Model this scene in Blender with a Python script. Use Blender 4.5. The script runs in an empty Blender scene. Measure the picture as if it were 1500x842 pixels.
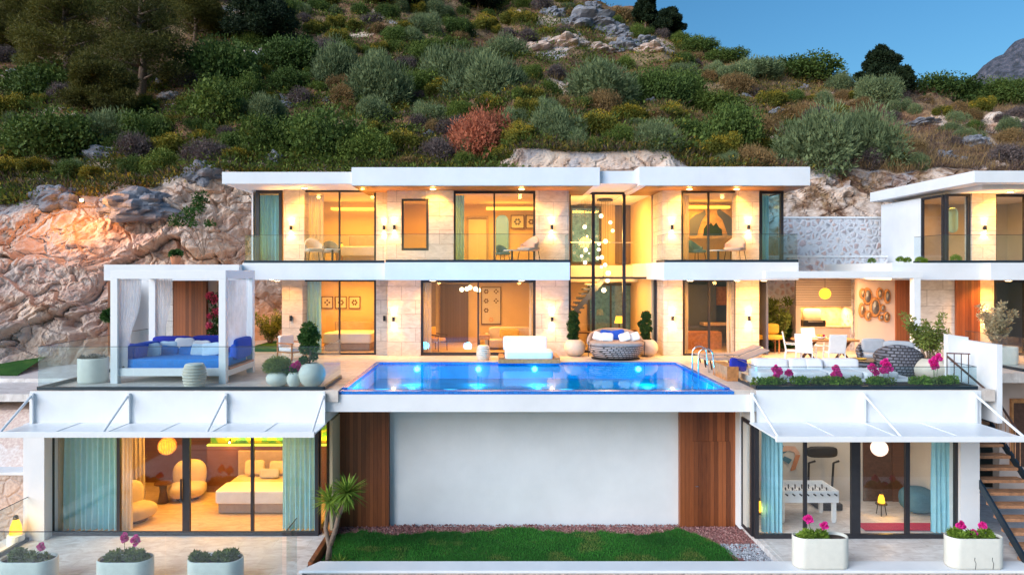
import bpy, math, random
import numpy as np
from mathutils import Vector, Matrix, noise
random.seed(7)
R = math.radians
F, CX, CY, CH = 1013.0, 728.0, 398.0, 3.15          # focal length in pixels, horizon point, camera height above the pool deck
def XX(px, D): return (px - CX) * D / F
def ZZ(py, D): return CH - (py - CY) * D / F
scene = bpy.context.scene
COL = scene.collection

# ------------------------------------------------------------------ materials
def nt(name):
    m = bpy.data.materials.new(name); m.use_nodes = True
    t = m.node_tree; t.nodes.clear()
    out = t.nodes.new('ShaderNodeOutputMaterial')
    return m, t, out
def N(t, kind, **kw):
    n = t.nodes.new(kind)
    for k, v in kw.items():
        if k in n.inputs: n.inputs[k].default_value = v
        else: setattr(n, k, v)
    return n
def ramp(t, fac, stops):
    r = t.nodes.new('ShaderNodeValToRGB'); e = r.color_ramp.elements
    e[0].position, e[0].color = stops[0][0], (*stops[0][1], 1)
    e[1].position, e[1].color = stops[-1][0], (*stops[-1][1], 1)
    for p, c in stops[1:-1]:
        x = e.new(p); x.color = (*c, 1)
    t.links.new(fac, r.inputs[0]); return r.outputs[0]
def mixc(t, fac, a, b, mode='MIX'):
    m = t.nodes.new('ShaderNodeMix'); m.data_type = 'RGBA'; m.blend_type = mode
    for k, v in ((0, fac), (6, a), (7, b)):
        if isinstance(v, (int, float)): m.inputs[k].default_value = v
        elif isinstance(v, tuple): m.inputs[k].default_value = (*v, 1)
        else: t.links.new(v, m.inputs[k])
    return m.outputs[2]
def math_(t, op, a, b=None, c=None):
    m = t.nodes.new('ShaderNodeMath'); m.operation = op
    for k, v in ((0, a), (1, b), (2, c)):
        if v is None: continue
        if isinstance(v, (int, float)): m.inputs[k].default_value = v
        else: t.links.new(v, m.inputs[k])
    return m.outputs[0]
def noise_(t, vec, scale, detail=4, rough=.55, dist=0):
    n = N(t, 'ShaderNodeTexNoise', Scale=scale, Detail=detail, Roughness=rough, Distortion=dist)
    if vec is not None: t.links.new(vec, n.inputs['Vector'])
    return n.outputs['Fac']
def coords(t, scale=None, which='Object'):
    c = t.nodes.new('ShaderNodeTexCoord').outputs[which]
    if scale is None: return c
    m = t.nodes.new('ShaderNodeMapping'); m.inputs['Scale'].default_value = scale
    t.links.new(c, m.inputs['Vector']); return m.outputs[0]
def finish(t, out, col, rough=.6, metal=0, bump=None, bstr=.3, bdist=.02, spec=.5, trans=0, sheen=0):
    p = t.nodes.new('ShaderNodeBsdfPrincipled')
    if isinstance(col, tuple): p.inputs['Base Color'].default_value = (*col, 1)
    else: t.links.new(col, p.inputs['Base Color'])
    if isinstance(rough, (int, float)): p.inputs['Roughness'].default_value = rough
    else: t.links.new(rough, p.inputs['Roughness'])
    p.inputs['Metallic'].default_value = metal
    p.inputs['Specular IOR Level'].default_value = spec
    if bump is not None:
        b = N(t, 'ShaderNodeBump', Strength=bstr, Distance=bdist)
        t.links.new(bump, b.inputs['Height']); t.links.new(b.outputs[0], p.inputs['Normal'])
    s = p.outputs[0]
    if trans:
        tr = t.nodes.new('ShaderNodeBsdfTranslucent')
        if isinstance(col, tuple): tr.inputs[0].default_value = (*col, 1)
        else: t.links.new(col, tr.inputs[0])
        mx = t.nodes.new('ShaderNodeMixShader'); mx.inputs[0].default_value = trans
        t.links.new(s, mx.inputs[1]); t.links.new(tr.outputs[0], mx.inputs[2]); s = mx.outputs[0]
    t.links.new(s, out.inputs[0])
def simple(name, col, rough=.6, metal=0, var=.12, nscale=6, bump=.15, bscale=40, bdist=.004, spec=.5, trans=0):
    m, t, out = nt(name); c = coords(t)
    f = noise_(t, c, nscale, 5)
    a = tuple(v * (1 - var) for v in col); b = tuple(min(1, v * (1 + var)) for v in col)
    cc = ramp(t, f, [(.3, a), (.7, b)])
    finish(t, out, cc, rough, metal, noise_(t, c, bscale, 3), bump, bdist, spec, trans)
    return m
def emis(name, col, s):
    m, t, out = nt(name); e = N(t, 'ShaderNodeEmission', Strength=s); e.inputs[0].default_value = (*col, 1)
    t.links.new(e.outputs[0], out.inputs[0]); return m
def planks(name, c0, c1, w=.11, rough=.45, vertical=True, gap=.05, grain=1.0):
    m, t, out = nt(name); c = coords(t)
    s = t.nodes.new('ShaderNodeSeparateXYZ'); t.links.new(c, s.inputs[0])
    h = math_(t, 'ADD', s.outputs[0], s.outputs[1]); v = s.outputs[2]
    if not vertical: h, v = v, h
    q = math_(t, 'DIVIDE', h, w); fl = math_(t, 'FLOOR', q); fr = math_(t, 'FRACT', q)
    wn = t.nodes.new('ShaderNodeTexWhiteNoise'); wn.noise_dimensions = '1D'; t.links.new(fl, wn.inputs['W'])
    cb = t.nodes.new('ShaderNodeCombineXYZ')
    t.links.new(math_(t, 'MULTIPLY', h, 14), cb.inputs[0]); t.links.new(math_(t, 'MULTIPLY', v, 1.1), cb.inputs[1]); t.links.new(fl, cb.inputs[2])
    g = noise_(t, cb.outputs[0], 2.2, 5, .6, .6)
    f = math_(t, 'ADD', math_(t, 'MULTIPLY', wn.outputs[0], .55), math_(t, 'MULTIPLY', g, .45 * grain))
    cc = ramp(t, f, [(.15, c0), (.75, c1)])
    edge = math_(t, 'GREATER_THAN', fr, gap)
    cc = mixc(t, edge, tuple(v_ * .12 for v_ in c0), cc)
    finish(t, out, cc, rough, 0, math_(t, 'ADD', edge, math_(t, 'MULTIPLY', g, .15)), .6, .008)
    return m
def blocks(name, c0, c1, mortar, bw=.9, bh=.45, ms=.008, rough=.75, off=.5, bump=.4, nsc=3.0):
    m, t, out = nt(name); c = coords(t)
    s = t.nodes.new('ShaderNodeSeparateXYZ'); t.links.new(c, s.inputs[0])
    cb = t.nodes.new('ShaderNodeCombineXYZ')
    t.links.new(math_(t, 'ADD', s.outputs[0], s.outputs[1]), cb.inputs[0]); t.links.new(s.outputs[2], cb.inputs[1])
    b = N(t, 'ShaderNodeTexBrick', Scale=1.0); b.offset = off
    b.inputs['Mortar Size'].default_value = ms; b.inputs['Brick Width'].default_value = bw; b.inputs['Row Height'].default_value = bh
    b.inputs['Color1'].default_value = (*c0, 1); b.inputs['Color2'].default_value = (*c1, 1); b.inputs['Mortar'].default_value = (*mortar, 1)
    t.links.new(cb.outputs[0], b.inputs[0])
    n = noise_(t, coords(t, (1, 1, 2.5)), nsc, 8, .65, 1.0)
    v = ramp(t, n, [(.3, (.8, .76, .72)), (.6, (1.08, 1.06, 1.03))])
    cc = mixc(t, 1.0, b.outputs[0], v, 'MULTIPLY')
    h = math_(t, 'SUBTRACT', math_(t, 'MULTIPLY', n, .25), b.outputs['Fac'])
    finish(t, out, cc, rough, 0, h, bump, .01)
    return m
def rubble(name, sc, grout, stones, lo=.0, hi=.32, bump=.6):
    m, t, out = nt(name); c = coords(t)
    nv = N(t, 'ShaderNodeTexNoise', Scale=2.5, Detail=3); t.links.new(c, nv.inputs[0])
    wv = mixc(t, .12, c, nv.outputs[1])
    vo = N(t, 'ShaderNodeTexVoronoi', Scale=sc); vo.feature = 'F1'; t.links.new(wv, vo.inputs[0])
    ve = N(t, 'ShaderNodeTexVoronoi', Scale=sc); ve.feature = 'DISTANCE_TO_EDGE'; t.links.new(wv, ve.inputs[0])
    sp = t.nodes.new('ShaderNodeSeparateColor'); t.links.new(vo.outputs['Color'], sp.inputs[0])
    st = ramp(t, sp.outputs[0], [(i / max(1, len(stones) - 1), s_) for i, s_ in enumerate(stones)])
    st = mixc(t, .5, st, ramp(t, noise_(t, c, 14, 6), [(.3, (.3, .3, .3)), (.7, (.95, .95, .95))]), 'OVERLAY')
    e = ramp(t, math_(t, 'ADD', ve.outputs[0], math_(t, 'MULTIPLY', noise_(t, c, 9, 4), .12)), [(lo + .06, (0, 0, 0)), (hi, (1, 1, 1))])
    cc = mixc(t, e, grout, st)
    finish(t, out, cc, .85, 0, math_(t, 'ADD', e, math_(t, 'MULTIPLY', noise_(t, c, 20, 6), .5)), bump, .05)
    return m
def leafmat(name, dark, light, tip=None, trans=.25):
    m, t, out = nt(name)
    a = t.nodes.new('ShaderNodeAttribute'); a.attribute_name = 'var'
    oi = t.nodes.new('ShaderNodeObjectInfo')
    f = math_(t, 'ADD', math_(t, 'MULTIPLY', a.outputs['Fac'], .8), math_(t, 'MULTIPLY', oi.outputs['Random'], .3))
    cc = ramp(t, f, [(.1, dark), (.95, light)])
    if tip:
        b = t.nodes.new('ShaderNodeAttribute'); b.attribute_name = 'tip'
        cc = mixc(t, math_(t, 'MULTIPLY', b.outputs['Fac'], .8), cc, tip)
    finish(t, out, cc, .7, 0, None, spec=.25, trans=trans)
    return m
def glassmat(name, tint=(.93, .97, .97), f0=.045, rough=.0, gl=1.0):
    m, t, out = nt(name)
    tr = t.nodes.new('ShaderNodeBsdfTransparent'); tr.inputs[0].default_value = (*tint, 1)
    g = t.nodes.new('ShaderNodeBsdfGlossy'); g.inputs['Roughness'].default_value = rough
    fr = t.nodes.new('ShaderNodeLayerWeight'); fr.inputs[0].default_value = .5
    mx = t.nodes.new('ShaderNodeMixShader')
    t.links.new(math_(t, 'ADD', f0 * gl, math_(t, 'MULTIPLY', math_(t, 'POWER', fr.outputs['Facing'], 5), .3)), mx.inputs[0])
    t.links.new(tr.outputs[0], mx.inputs[1]); t.links.new(g.outputs[0], mx.inputs[2]); t.links.new(mx.outputs[0], out.inputs[0])
    return m
def gravelmat(name, stops, sc):
    m, t, out = nt(name); c = coords(t)
    v = N(t, 'ShaderNodeTexVoronoi', Scale=sc); t.links.new(c, v.inputs[0])
    sp = t.nodes.new('ShaderNodeSeparateColor'); t.links.new(v.outputs['Color'], sp.inputs[0])
    finish(t, out, ramp(t, sp.outputs[0], stops), .85, 0, v.outputs['Distance'], 1, .03)
    return m
M = {}
m_, t, out = nt('white_render'); c = coords(t); n1 = noise_(t, c, .9, 6, .6); n2 = noise_(t, coords(t, (7, 7, .35)), 1.0, 6, .7); n3 = noise_(t, c, 45, 4, .6)
cc = mixc(t, ramp(t, n2, [(.52, (0, 0, 0)), (.78, (.07, .07, .07))]), ramp(t, n1, [(.3, (.74, .75, .77)), (.7, (.82, .83, .85))]), (.60, .60, .61)); finish(t, out, cc, .75, 0, math_(t, 'ADD', n3, math_(t, 'MULTIPLY', n1, 3)), .25, .012)
M['white'] = m_
M['white_trim'] = simple('white_painted_metal', (.82, .83, .84), .35, var=.02, bump=.03)
M['frame'] = simple('anthracite_aluminium', (.035, .035, .042), .4, .3, var=.1, bump=.03)
M['darkrail'] = simple('dark_rail', (.03, .05, .07), .35, .5, var=.1, bump=.03)
M['stone'] = blocks('pale_stone_cladding', (.66, .59, .51), (.58, .52, .45), (.36, .31, .27), 1.05, .52, .009)
M['stone_cool'] = blocks('white_block_cladding', (.70, .69, .68), (.64, .63, .62), (.42, .41, .40), 1.2, .62, .012)
M['travertine'] = blocks('travertine', (.62, .53, .45), (.53, .45, .38), (.42, .35, .30), .9, .6, .004)
def floorstone(name, c0, c1, mort, w=.9, h=.6):
    m, t, out = nt(name); c = coords(t)
    b = N(t, 'ShaderNodeTexBrick', Scale=1.0); b.inputs['Mortar Size'].default_value = .005
    b.inputs['Brick Width'].default_value = w; b.inputs['Row Height'].default_value = h
    b.inputs['Color1'].default_value = (*c0, 1); b.inputs['Color2'].default_value = (*c1, 1); b.inputs['Mortar'].default_value = (*mort, 1)
    t.links.new(c, b.inputs[0])
    n = noise_(t, coords(t, (1, 2.2, 1)), 2.0, 8, .65, 1.2)
    cc = mixc(t, 1.0, b.outputs[0], ramp(t, n, [(.3, (.74, .68, .64)), (.62, (1.1, 1.08, 1.05))]), 'MULTIPLY')
    finish(t, out, cc, ramp(t, n, [(.3, (.55,) * 3), (.7, (.35,) * 3)]), 0, n, .15, .01)
    return m
M['deck'] = floorstone('travertine_paving', (.72, .65, .60), (.64, .57, .52), (.44, .38, .34))
M['patio'] = floorstone('pale_patio_paving', (.76, .74, .74), (.68, .66, .66), (.52, .50, .50))
M['room_floor'] = floorstone('interior_stone_floor', (.58, .45, .30), (.53, .41, .27), (.40, .30, .20), 1.2, .8)
M['wood_clad'] = planks('wood_cladding', (.11, .028, .009), (.34, .10, .032), .115)
M['wood_wall'] = planks('dark_wood_panel', (.11, .045, .025), (.22, .09, .045), 1.3, gap=.006, vertical=False)
M['soffit'] = planks('wood_soffit', (.18, .08, .03), (.36, .18, .07), .09, gap=.12)
M['shutter'] = planks('horizontal_shutter_slats', (.55, .44, .36), (.62, .50, .42), .1, vertical=False, gap=.12, grain=.3)
M['wood'] = simple('oiled_wood', (.45, .19, .065), .45, var=.3, nscale=9, bump=.2)
M['wood_dark'] = simple('dark_wood', (.09, .04, .025), .45, var=.3, nscale=9)
M['tread'] = simple('stair_tread_wood', (.46, .22, .11), .55, var=.3, nscale=8)
M['room_wall'] = simple('interior_plaster', (.66, .51, .32), .8, var=.03, nscale=2, bump=.05)
M['room_ceiling'] = simple('interior_ceiling', (.75, .70, .62), .8, var=.02, nscale=2, bump=.03)
M['peach'] = simple('peach_plaster', (.66, .50, .42), .8, var=.05, nscale=2, bump=.1)
M['cream'] = simple('cream_plaster', (.58, .55, .50), .8, var=.04, nscale=2, bump=.1)
M['navy'] = simple('blue_grey_lacquer', (.10, .12, .20), .35, var=.05, bump=.02)
M['door'] = planks('grey_brown_door', (.13, .09, .09), (.17, .12, .12), .12, gap=.04)
M['curtain_sky_tint'] = simple('sheer_sky_tint_curtain', (.42, .80, .92), .9, var=.05, bump=.1, trans=.22)  # sky reflection on the sheers is put into the cloth colour
M['curtain'] = simple('cream_curtain', (.78, .70, .58), .9, var=.05, bump=.1, trans=.35)
M['curtain_white'] = simple('white_gauze', (.82, .83, .86), .9, var=.02, bump=.1, trans=.45)
def gauze(name, col, hole):
    m, t, out = nt(name); d = t.nodes.new('ShaderNodeBsdfDiffuse'); d.inputs[0].default_value = (*col, 1)
    tl = t.nodes.new('ShaderNodeBsdfTranslucent'); tl.inputs[0].default_value = (*col, 1); tr = t.nodes.new('ShaderNodeBsdfTransparent')
    a = t.nodes.new('ShaderNodeMixShader'); a.inputs[0].default_value = .45; t.links.new(d.outputs[0], a.inputs[1]); t.links.new(tl.outputs[0], a.inputs[2])
    b = t.nodes.new('ShaderNodeMixShader'); t.links.new(math_(t, 'MULTIPLY', noise_(t, coords(t), 2, 3), hole * 2), b.inputs[0]); t.links.new(a.outputs[0], b.inputs[1]); t.links.new(tr.outputs[0], b.inputs[2]); t.links.new(b.outputs[0], out.inputs[0]); return m
M['curtain_white'] = gauze('white_gauze_cloth', (.86, .87, .90), .32)
M['glass'] = glassmat('window_glass', (.965, .98, .985))
M['glass_teal'] = glassmat('teal_tinted_glass', (.78, .95, 1.0), gl=1.3)
M['rail_glass'] = glassmat('railing_glass', (.91, .965, .98), gl=1.2)
M['blue'] = simple('royal_blue_fabric', (.008, .08, .50), .85, var=.1, nscale=20, bump=.3, bscale=200)
M['blue_dark'] = simple('navy_blue_fabric', (.008, .02, .30), .85, var=.1, bump=.3, bscale=200)
M['blue_mid'] = simple('azure_fabric', (.004, .19, .60), .85, var=.1, bump=.3, bscale=200)
M['blue_pale'] = simple('pale_blue_fabric', (.45, .62, .75), .85, var=.08, bump=.3, bscale=200)
M['fabric_white'] = simple('white_fabric', (.78, .78, .80), .9, var=.04, bump=.3, bscale=160)
M['fabric_grey'] = simple('grey_fabric', (.36, .38, .42), .9, var=.08, bump=.3, bscale=160)
M['fabric_taupe'] = simple('taupe_fabric', (.36, .29, .26), .9, var=.1, bump=.3, bscale=160)
M['fabric_beige'] = simple('beige_fabric', (.58, .48, .36), .9, var=.06, bump=.3, bscale=120)
M['fabric_pink'] = simple('terracotta_pink_fabric', (.62, .38, .28), .9, var=.06, bump=.3, bscale=120)
M['mustard'] = simple('mustard_fabric', (.62, .38, .05), .9, var=.08, bump=.3, bscale=120)
M['teal_fabric'] = simple('teal_fabric', (.06, .17, .24), .9, var=.1, bump=.3, bscale=120)
M['pot_white'] = simple('cream_planter', (.70, .68, .60), .55, var=.05, bump=.1)
M['pot_beige'] = simple('beige_planter', (.62, .55, .45), .6, var=.06, bump=.1)
M['terracotta'] = simple('terracotta', (.55, .22, .11), .75, var=.1, bump=.1)
M['steel'] = simple('brushed_steel', (.75, .75, .76), .18, 1, var=.03, bump=.02)
M['black'] = simple('black_metal', (.02, .02, .022), .45, .3, var=.1, bump=.02)
M['soil'] = gravelmat('potting_soil', [(0, (.03, .018, .012)), (1, (.10, .055, .04))], 30)
M['gravel_red'] = gravelmat('red_gravel', [(0, (.13, .045, .045)), (.6, (.30, .12, .11)), (1, (.45, .26, .23))], 22)
M['gravel_grey'] = gravelmat('grey_gravel', [(0, (.16, .17, .19)), (1, (.55, .56, .60))], 20)
M['rattan'] = blocks('woven_rattan', (.66, .52, .47), (.48, .36, .33), (.09, .07, .06), .16, .07, .018, bump=1)
M['rattan_grey'] = blocks('grey_woven_rope', (.20, .21, .26), (.13, .14, .18), (.03, .03, .04), .14, .09, .018, bump=1)
M['rubble_white'] = rubble('white_pointed_rubble', 4.6, (.66, .67, .71), [(.30, .30, .33), (.55, .36, .32), (.45, .45, .50), (.62, .50, .46)], lo=.08, hi=.36)
M['rubble_pink'] = rubble('pink_rubble', 3.2, (.55, .42, .36), [(.50, .36, .30), (.62, .46, .38), (.42, .34, .30)], lo=.0, hi=.2)
M['marble'] = simple('veined_marble_splashback', (.66, .50, .34), .4, var=.35, nscale=5, bump=.05)
M['green_leaf'] = leafmat('green_leaves', (.015, .045, .012), (.07, .16, .035))
M['topiary_leaf'] = leafmat('topiary_leaves', (.012, .04, .012), (.05, .12, .03))
M['lime_leaf'] = leafmat('lime_leaves', (.06, .14, .015), (.26, .38, .05))
M['yucca_leaf'] = leafmat('yucca_leaves', (.05, .14, .02), (.30, .42, .06))
M['herb_leaf'] = leafmat('small_herb_leaves', (.06, .10, .02), (.28, .34, .08))
M['bloom'] = leafmat('magenta_petals', (.62, .01, .22), (.95, .06, .46))
M['bloom_red'] = leafmat('pink_red_petals', (.40, .02, .08), (.75, .12, .22))
M['bark'] = simple('bark', (.22, .15, .11), .9, var=.3, nscale=10, bump=.8, bscale=25, bdist=.02)
M['stem'] = simple('green_stem', (.10, .16, .05), .7)
WARM = (1.0, .42, .05)
M['lamp'] = emis('lamp_glow', (1, .66, .28), 14)
M['lamp_soft'] = emis('glass_globe_glow', (1, .74, .42), 3.2)
M['lamp_yellow'] = emis('yellow_shade_glow', (1, .42, .03), 1.5)
m_, t, out = nt('wicker_shade_glow'); sp_ = t.nodes.new('ShaderNodeSeparateXYZ'); t.links.new(coords(t), sp_.inputs[0]); e_ = t.nodes.new('ShaderNodeEmission')
wv_ = math_(t, 'FRACT', math_(t, 'MULTIPLY', sp_.outputs[2], 26)); t.links.new(ramp(t, wv_, [(.2, (.75, .20, .01)), (.5, (1, .45, .04)), (.8, (.8, .24, .01))]), e_.inputs[0]); t.links.new(math_(t, 'ADD', .6, math_(t, 'MULTIPLY', noise_(t, coords(t), 9, 3), 1.6)), e_.inputs[1]); t.links.new(e_.outputs[0], out.inputs[0]); M['lamp_wicker'] = m_
M['cove'] = emis('cove_light_strip', (1, .42, .04), 1.8)
M['cove_green'] = emis('cove_light_strip_green', (.75, .80, .05), 1.2)
M['pool_lamp'] = emis('pool_lamp_glow', (.55, .85, 1), 5)

M['dryleaf'] = leafmat('withered_leaves', (.12, .12, .12), (.36, .34, .32)); M['tanleaf'] = leafmat('dry_pale_leaves', (.18, .15, .08), (.5, .44, .28))
M['rattan_tan'] = simple('tan_wicker', (.45, .20, .07), .8, var=.3, nscale=20, bump=.8, bscale=60)
M['rust'] = simple('red_brown_metal', (.16, .06, .05), .5)
# ------------------------------------------------------------------ mesh builder
class MB:
    def __init__(s, off=(0, 0, 0)): s.v = []; s.f = []; s.o = Vector(off)
    def add(s, vs, fs, mtx=None):
        b = len(s.v)
        for p in vs:
            p = Vector(p)
            if mtx is not None: p = mtx @ p
            s.v.append(tuple(p - s.o))
        s.f += [tuple(b + i for i in f) for f in fs]; return s
    def box(s, x0, x1, y0, y1, z0, z1, mtx=None):
        x0, x1 = min(x0, x1), max(x0, x1); y0, y1 = min(y0, y1), max(y0, y1); z0, z1 = min(z0, z1), max(z0, z1)
        return s.add([(x0, y0, z0), (x1, y0, z0), (x1, y1, z0), (x0, y1, z0), (x0, y0, z1), (x1, y0, z1), (x1, y1, z1), (x0, y1, z1)],
                     [(0, 3, 2, 1), (4, 5, 6, 7), (0, 1, 5, 4), (1, 2, 6, 5), (2, 3, 7, 6), (3, 0, 4, 7)], mtx)
    def prism(s, pts, z0, z1, mtx=None):           # outline in x,y extruded in z
        n = len(pts)
        return s.add([(x, y, z0) for x, y in pts] + [(x, y, z1) for x, y in pts],
                     [tuple(range(n - 1, -1, -1)), tuple(range(n, 2 * n))] + [(i, (i + 1) % n, n + (i + 1) % n, n + i) for i in range(n)], mtx)
    def plate(s, pts, y0, y1):                      # outline in x,z extruded in y
        n = len(pts)
        return s.add([(x, y0, z) for x, z in pts] + [(x, y1, z) for x, z in pts],
                     [tuple(range(n)), tuple(range(2 * n - 1, n - 1, -1))] + [(i, n + i, n + (i + 1) % n, (i + 1) % n) for i in range(n)])
    def tube(s, pts, r, n=8, caps=True, mtx=None):
        P = [Vector(p) for p in pts]; rs = r if isinstance(r, (list, tuple)) else [r] * len(P)
        vs = []; fs = []; a = None
        for i, p in enumerate(P):
            d = (P[min(i + 1, len(P) - 1)] - P[max(i - 1, 0)]).normalized()
            if a is None: a = d.orthogonal().normalized()
            else: a = (a - d * a.dot(d)).normalized()
            b = d.cross(a)
            for k in range(n):
                th = 2 * math.pi * k / n; vs.append(p + (a * math.cos(th) + b * math.sin(th)) * rs[i])
        for i in range(len(P) - 1):
            for k in range(n): fs.append((i * n + k, i * n + (k + 1) % n, (i + 1) * n + (k + 1) % n, (i + 1) * n + k))
        if caps: fs += [tuple(range(n - 1, -1, -1)), tuple(range((len(P) - 1) * n, len(P) * n))]
        return s.add(vs, fs, mtx)
    def lathe(s, cx, cy, prof, n=28, sx=1, sy=1, mtx=None, cap=True):
        vs = []; fs = []
        for r, z in prof:
            for k in range(n):
                th = 2 * math.pi * k / n; vs.append((cx + r * sx * math.cos(th), cy + r * sy * math.sin(th), z))
        for i in range(len(prof) - 1):
            for k in range(n): fs.append((i * n + k, i * n + (k + 1) % n, (i + 1) * n + (k + 1) % n, (i + 1) * n + k))
        if cap: fs += [tuple(range(n - 1, -1, -1)), tuple(range((len(prof) - 1) * n, len(prof) * n))]
        return s.add(vs, fs, mtx)
    def ball(s, c, r, n=14, mtx=None):
        rx, ry, rz = (r, r, r) if isinstance(r, (int, float)) else r
        m_ = n // 2; vs = []; fs = []
        for i in range(m_ + 1):
            ph = math.pi * i / m_
            for k in range(n):
                th = 2 * math.pi * k / n; vs.append((c[0] + rx * math.sin(ph) * math.cos(th), c[1] + ry * math.sin(ph) * math.sin(th), c[2] - rz * math.cos(ph)))
        for i in range(m_):
            for k in range(n): fs.append((i * n + k, i * n + (k + 1) % n, (i + 1) * n + (k + 1) % n, (i + 1) * n + k))
        return s.add(vs, fs, mtx)
    def cushion(s, c, size, e=.35, n=20, mtx=None, puff=0):     # rounded pillow shape
        m_ = n // 2; vs = []; fs = []
        def pw(a, q): return math.copysign(abs(a) ** q, a)
        for i in range(m_ + 1):
            ph = -math.pi / 2 + math.pi * i / m_
            for k in range(n):
                th = 2 * math.pi * k / n + math.pi / n
                x = pw(math.cos(ph), e) * pw(math.cos(th), e); y = pw(math.cos(ph), e) * pw(math.sin(th), e); z = pw(math.sin(ph), e)
                q = 1 + puff * (abs(x * y if size[2] < min(size[0], size[1]) else x * z) - .5)
                vs.append((c[0] + x * size[0] / 2 * q, c[1] + y * size[1] / 2 * q, c[2] + z * size[2] / 2 * q))
        for i in range(m_):
            for k in range(n): fs.append((i * n + k, i * n + (k + 1) % n, (i + 1) * n + (k + 1) % n, (i + 1) * n + k))
        return s.add(vs, fs, mtx)
    def build(s, name, mat, parent=None, smooth=False, bevel=0):
        me = bpy.data.meshes.new(name); me.from_pydata(s.v, [], s.f); me.materials.append(mat)
        if smooth: me.shade_smooth()
        o = bpy.data.objects.new(name, me); COL.objects.link(o); o.parent = parent
        if bevel:
            b = o.modifiers.new('bevel', 'BEVEL'); b.width = bevel; b.segments = 2; b.limit_method = 'ANGLE'; b.harden_normals = False
        return o
def rz(a, c=(0, 0, 0)): return Matrix.Translation(c) @ Matrix.Rotation(R(a), 4, 'Z')
def trs(c, rx=0, ry=0, rz_=0): return Matrix.Translation(c) @ Matrix.Rotation(R(rz_), 4, 'Z') @ Matrix.Rotation(R(rx), 4, 'X') @ Matrix.Rotation(R(ry), 4, 'Y')
def tag(o, label=None, cat=None, group=None, kind=None):
    if label: o['label'] = label
    if cat: o['category'] = cat
    if group: o['group'] = group
    if kind: o['kind'] = kind
    return o
def thing(name, label, cat, loc=(0, 0, 0), rotz=0, group=None):
    o = bpy.data.objects.new(name, None); COL.objects.link(o); o.location = loc; o.rotation_euler = (0, 0, R(rotz))
    o.empty_display_size = .2
    return tag(o, label, cat, group)
def struct(o): o['kind'] = 'structure'; return o
CH_ = {}
def kids(o): return [c for c in bpy.data.objects if c.parent == o]
def dup(root, label, loc=None, rotz=None, scale=None):
    r = root.copy(); COL.objects.link(r)
    r['label'] = label
    if loc is not None: r.location = loc
    if rotz is not None: r.rotation_euler = (0, 0, R(rotz))
    if scale is not None: r.scale = scale if isinstance(scale, tuple) else (scale,) * 3
    def rec(a, b):
        for ch in kids(a):
            c = ch.copy(); COL.objects.link(c); c.parent = b; rec(ch, c)
    rec(root, r)
    return r
def light(kind, loc, power, col=WARM, size=.1, rot=(0, 0, 0), spot=None, parent=None, sizey=None):
    l = bpy.data.lights.new('light', kind); l.energy = power; l.color = col
    if kind == 'AREA':
        l.size = size
        if sizey: l.shape = 'RECTANGLE'; l.size_y = sizey
    else: l.shadow_soft_size = size
    if spot: l.spot_size = R(spot); l.spot_blend = .6
    o = bpy.data.objects.new('light', l); COL.objects.link(o); o.location = loc; o.rotation_euler = tuple(R(a) for a in rot); o.parent = parent
    return o
# ------------------------------------------------------------------ foliage builder
def np_mesh(name, V, nv, mat, attrs=None):      # V: (n, nv, 3) loose faces with nv corners
    n = len(V); me = bpy.data.meshes.new(name)
    me.vertices.add(n * nv); me.vertices.foreach_set('co', V.reshape(-1).astype(np.float32))
    me.loops.add(n * nv); me.loops.foreach_set('vertex_index', np.arange(n * nv, dtype=np.int32))
    me.polygons.add(n); me.polygons.foreach_set('loop_start', np.arange(0, n * nv, nv, dtype=np.int32))
    for k, a in (attrs or {}).items():
        at = me.attributes.new(k, 'FLOAT', 'FACE'); at.data.foreach_set('value', a.astype(np.float32))
    me.materials.append(mat); me.update(calc_edges=True); me.validate()
    return me
def leaves(rng, P, out, ln, wd, spread=.6, up=.2):
    n = len(P)
    d = out + rng.normal(0, spread, (n, 3)) + np.array([0, 0, up])
    d /= np.linalg.norm(d, axis=1, keepdims=True) + 1e-9
    s = np.cross(d, rng.normal(0, 1, (n, 3))); s /= np.linalg.norm(s, axis=1, keepdims=True) + 1e-9
    L = ln * rng.uniform(.6, 1.3, (n, 1)); W = wd * rng.uniform(.6, 1.3, (n, 1))
    return np.stack([P, P + d * L * .5 + s * W, P + d * L, P + d * L * .5 - s * W], 1)
def lobed(seed, n, lobes, ln, wd, spread=.6, up=.2, jit=.12, flat=1.0):
    """lobes: list of (x,y,z,r); leaves scattered near the lobe surfaces"""
    rng = np.random.default_rng(seed); L = np.array(lobes, float)
    w = L[:, 3] ** 2; idx = rng.choice(len(L), n, p=w / w.sum())
    d = rng.normal(0, 1, (n, 3)); d /= np.linalg.norm(d, axis=1, keepdims=True)
    rr = L[idx, 3:4] * (1 - np.abs(rng.normal(0, jit, (n, 1))) * 1.6 + rng.uniform(0, .12, (n, 1)))
    P = L[idx, :3] + d * rr * np.array([1, 1, flat])
    Lv = rng.uniform(0, 1, len(L))[idx]
    keep = P[:, 2] > -.02
    P, d, Lv = P[keep], d[keep], Lv[keep]
    V = leaves(rng, P, d, ln, wd, spread, up)
    var = np.clip(Lv * .5 + rng.uniform(0, .5, len(P)), 0, 1)
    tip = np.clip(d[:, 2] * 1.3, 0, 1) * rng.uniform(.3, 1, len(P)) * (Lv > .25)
    return V, {'var': var, 'tip': tip}
def core(mb, lobes, k=.8, flat=1.0):
    for x, y, z, r in lobes: mb.ball((x, y, z), (r * k, r * k, r * k * flat), 8)
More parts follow.
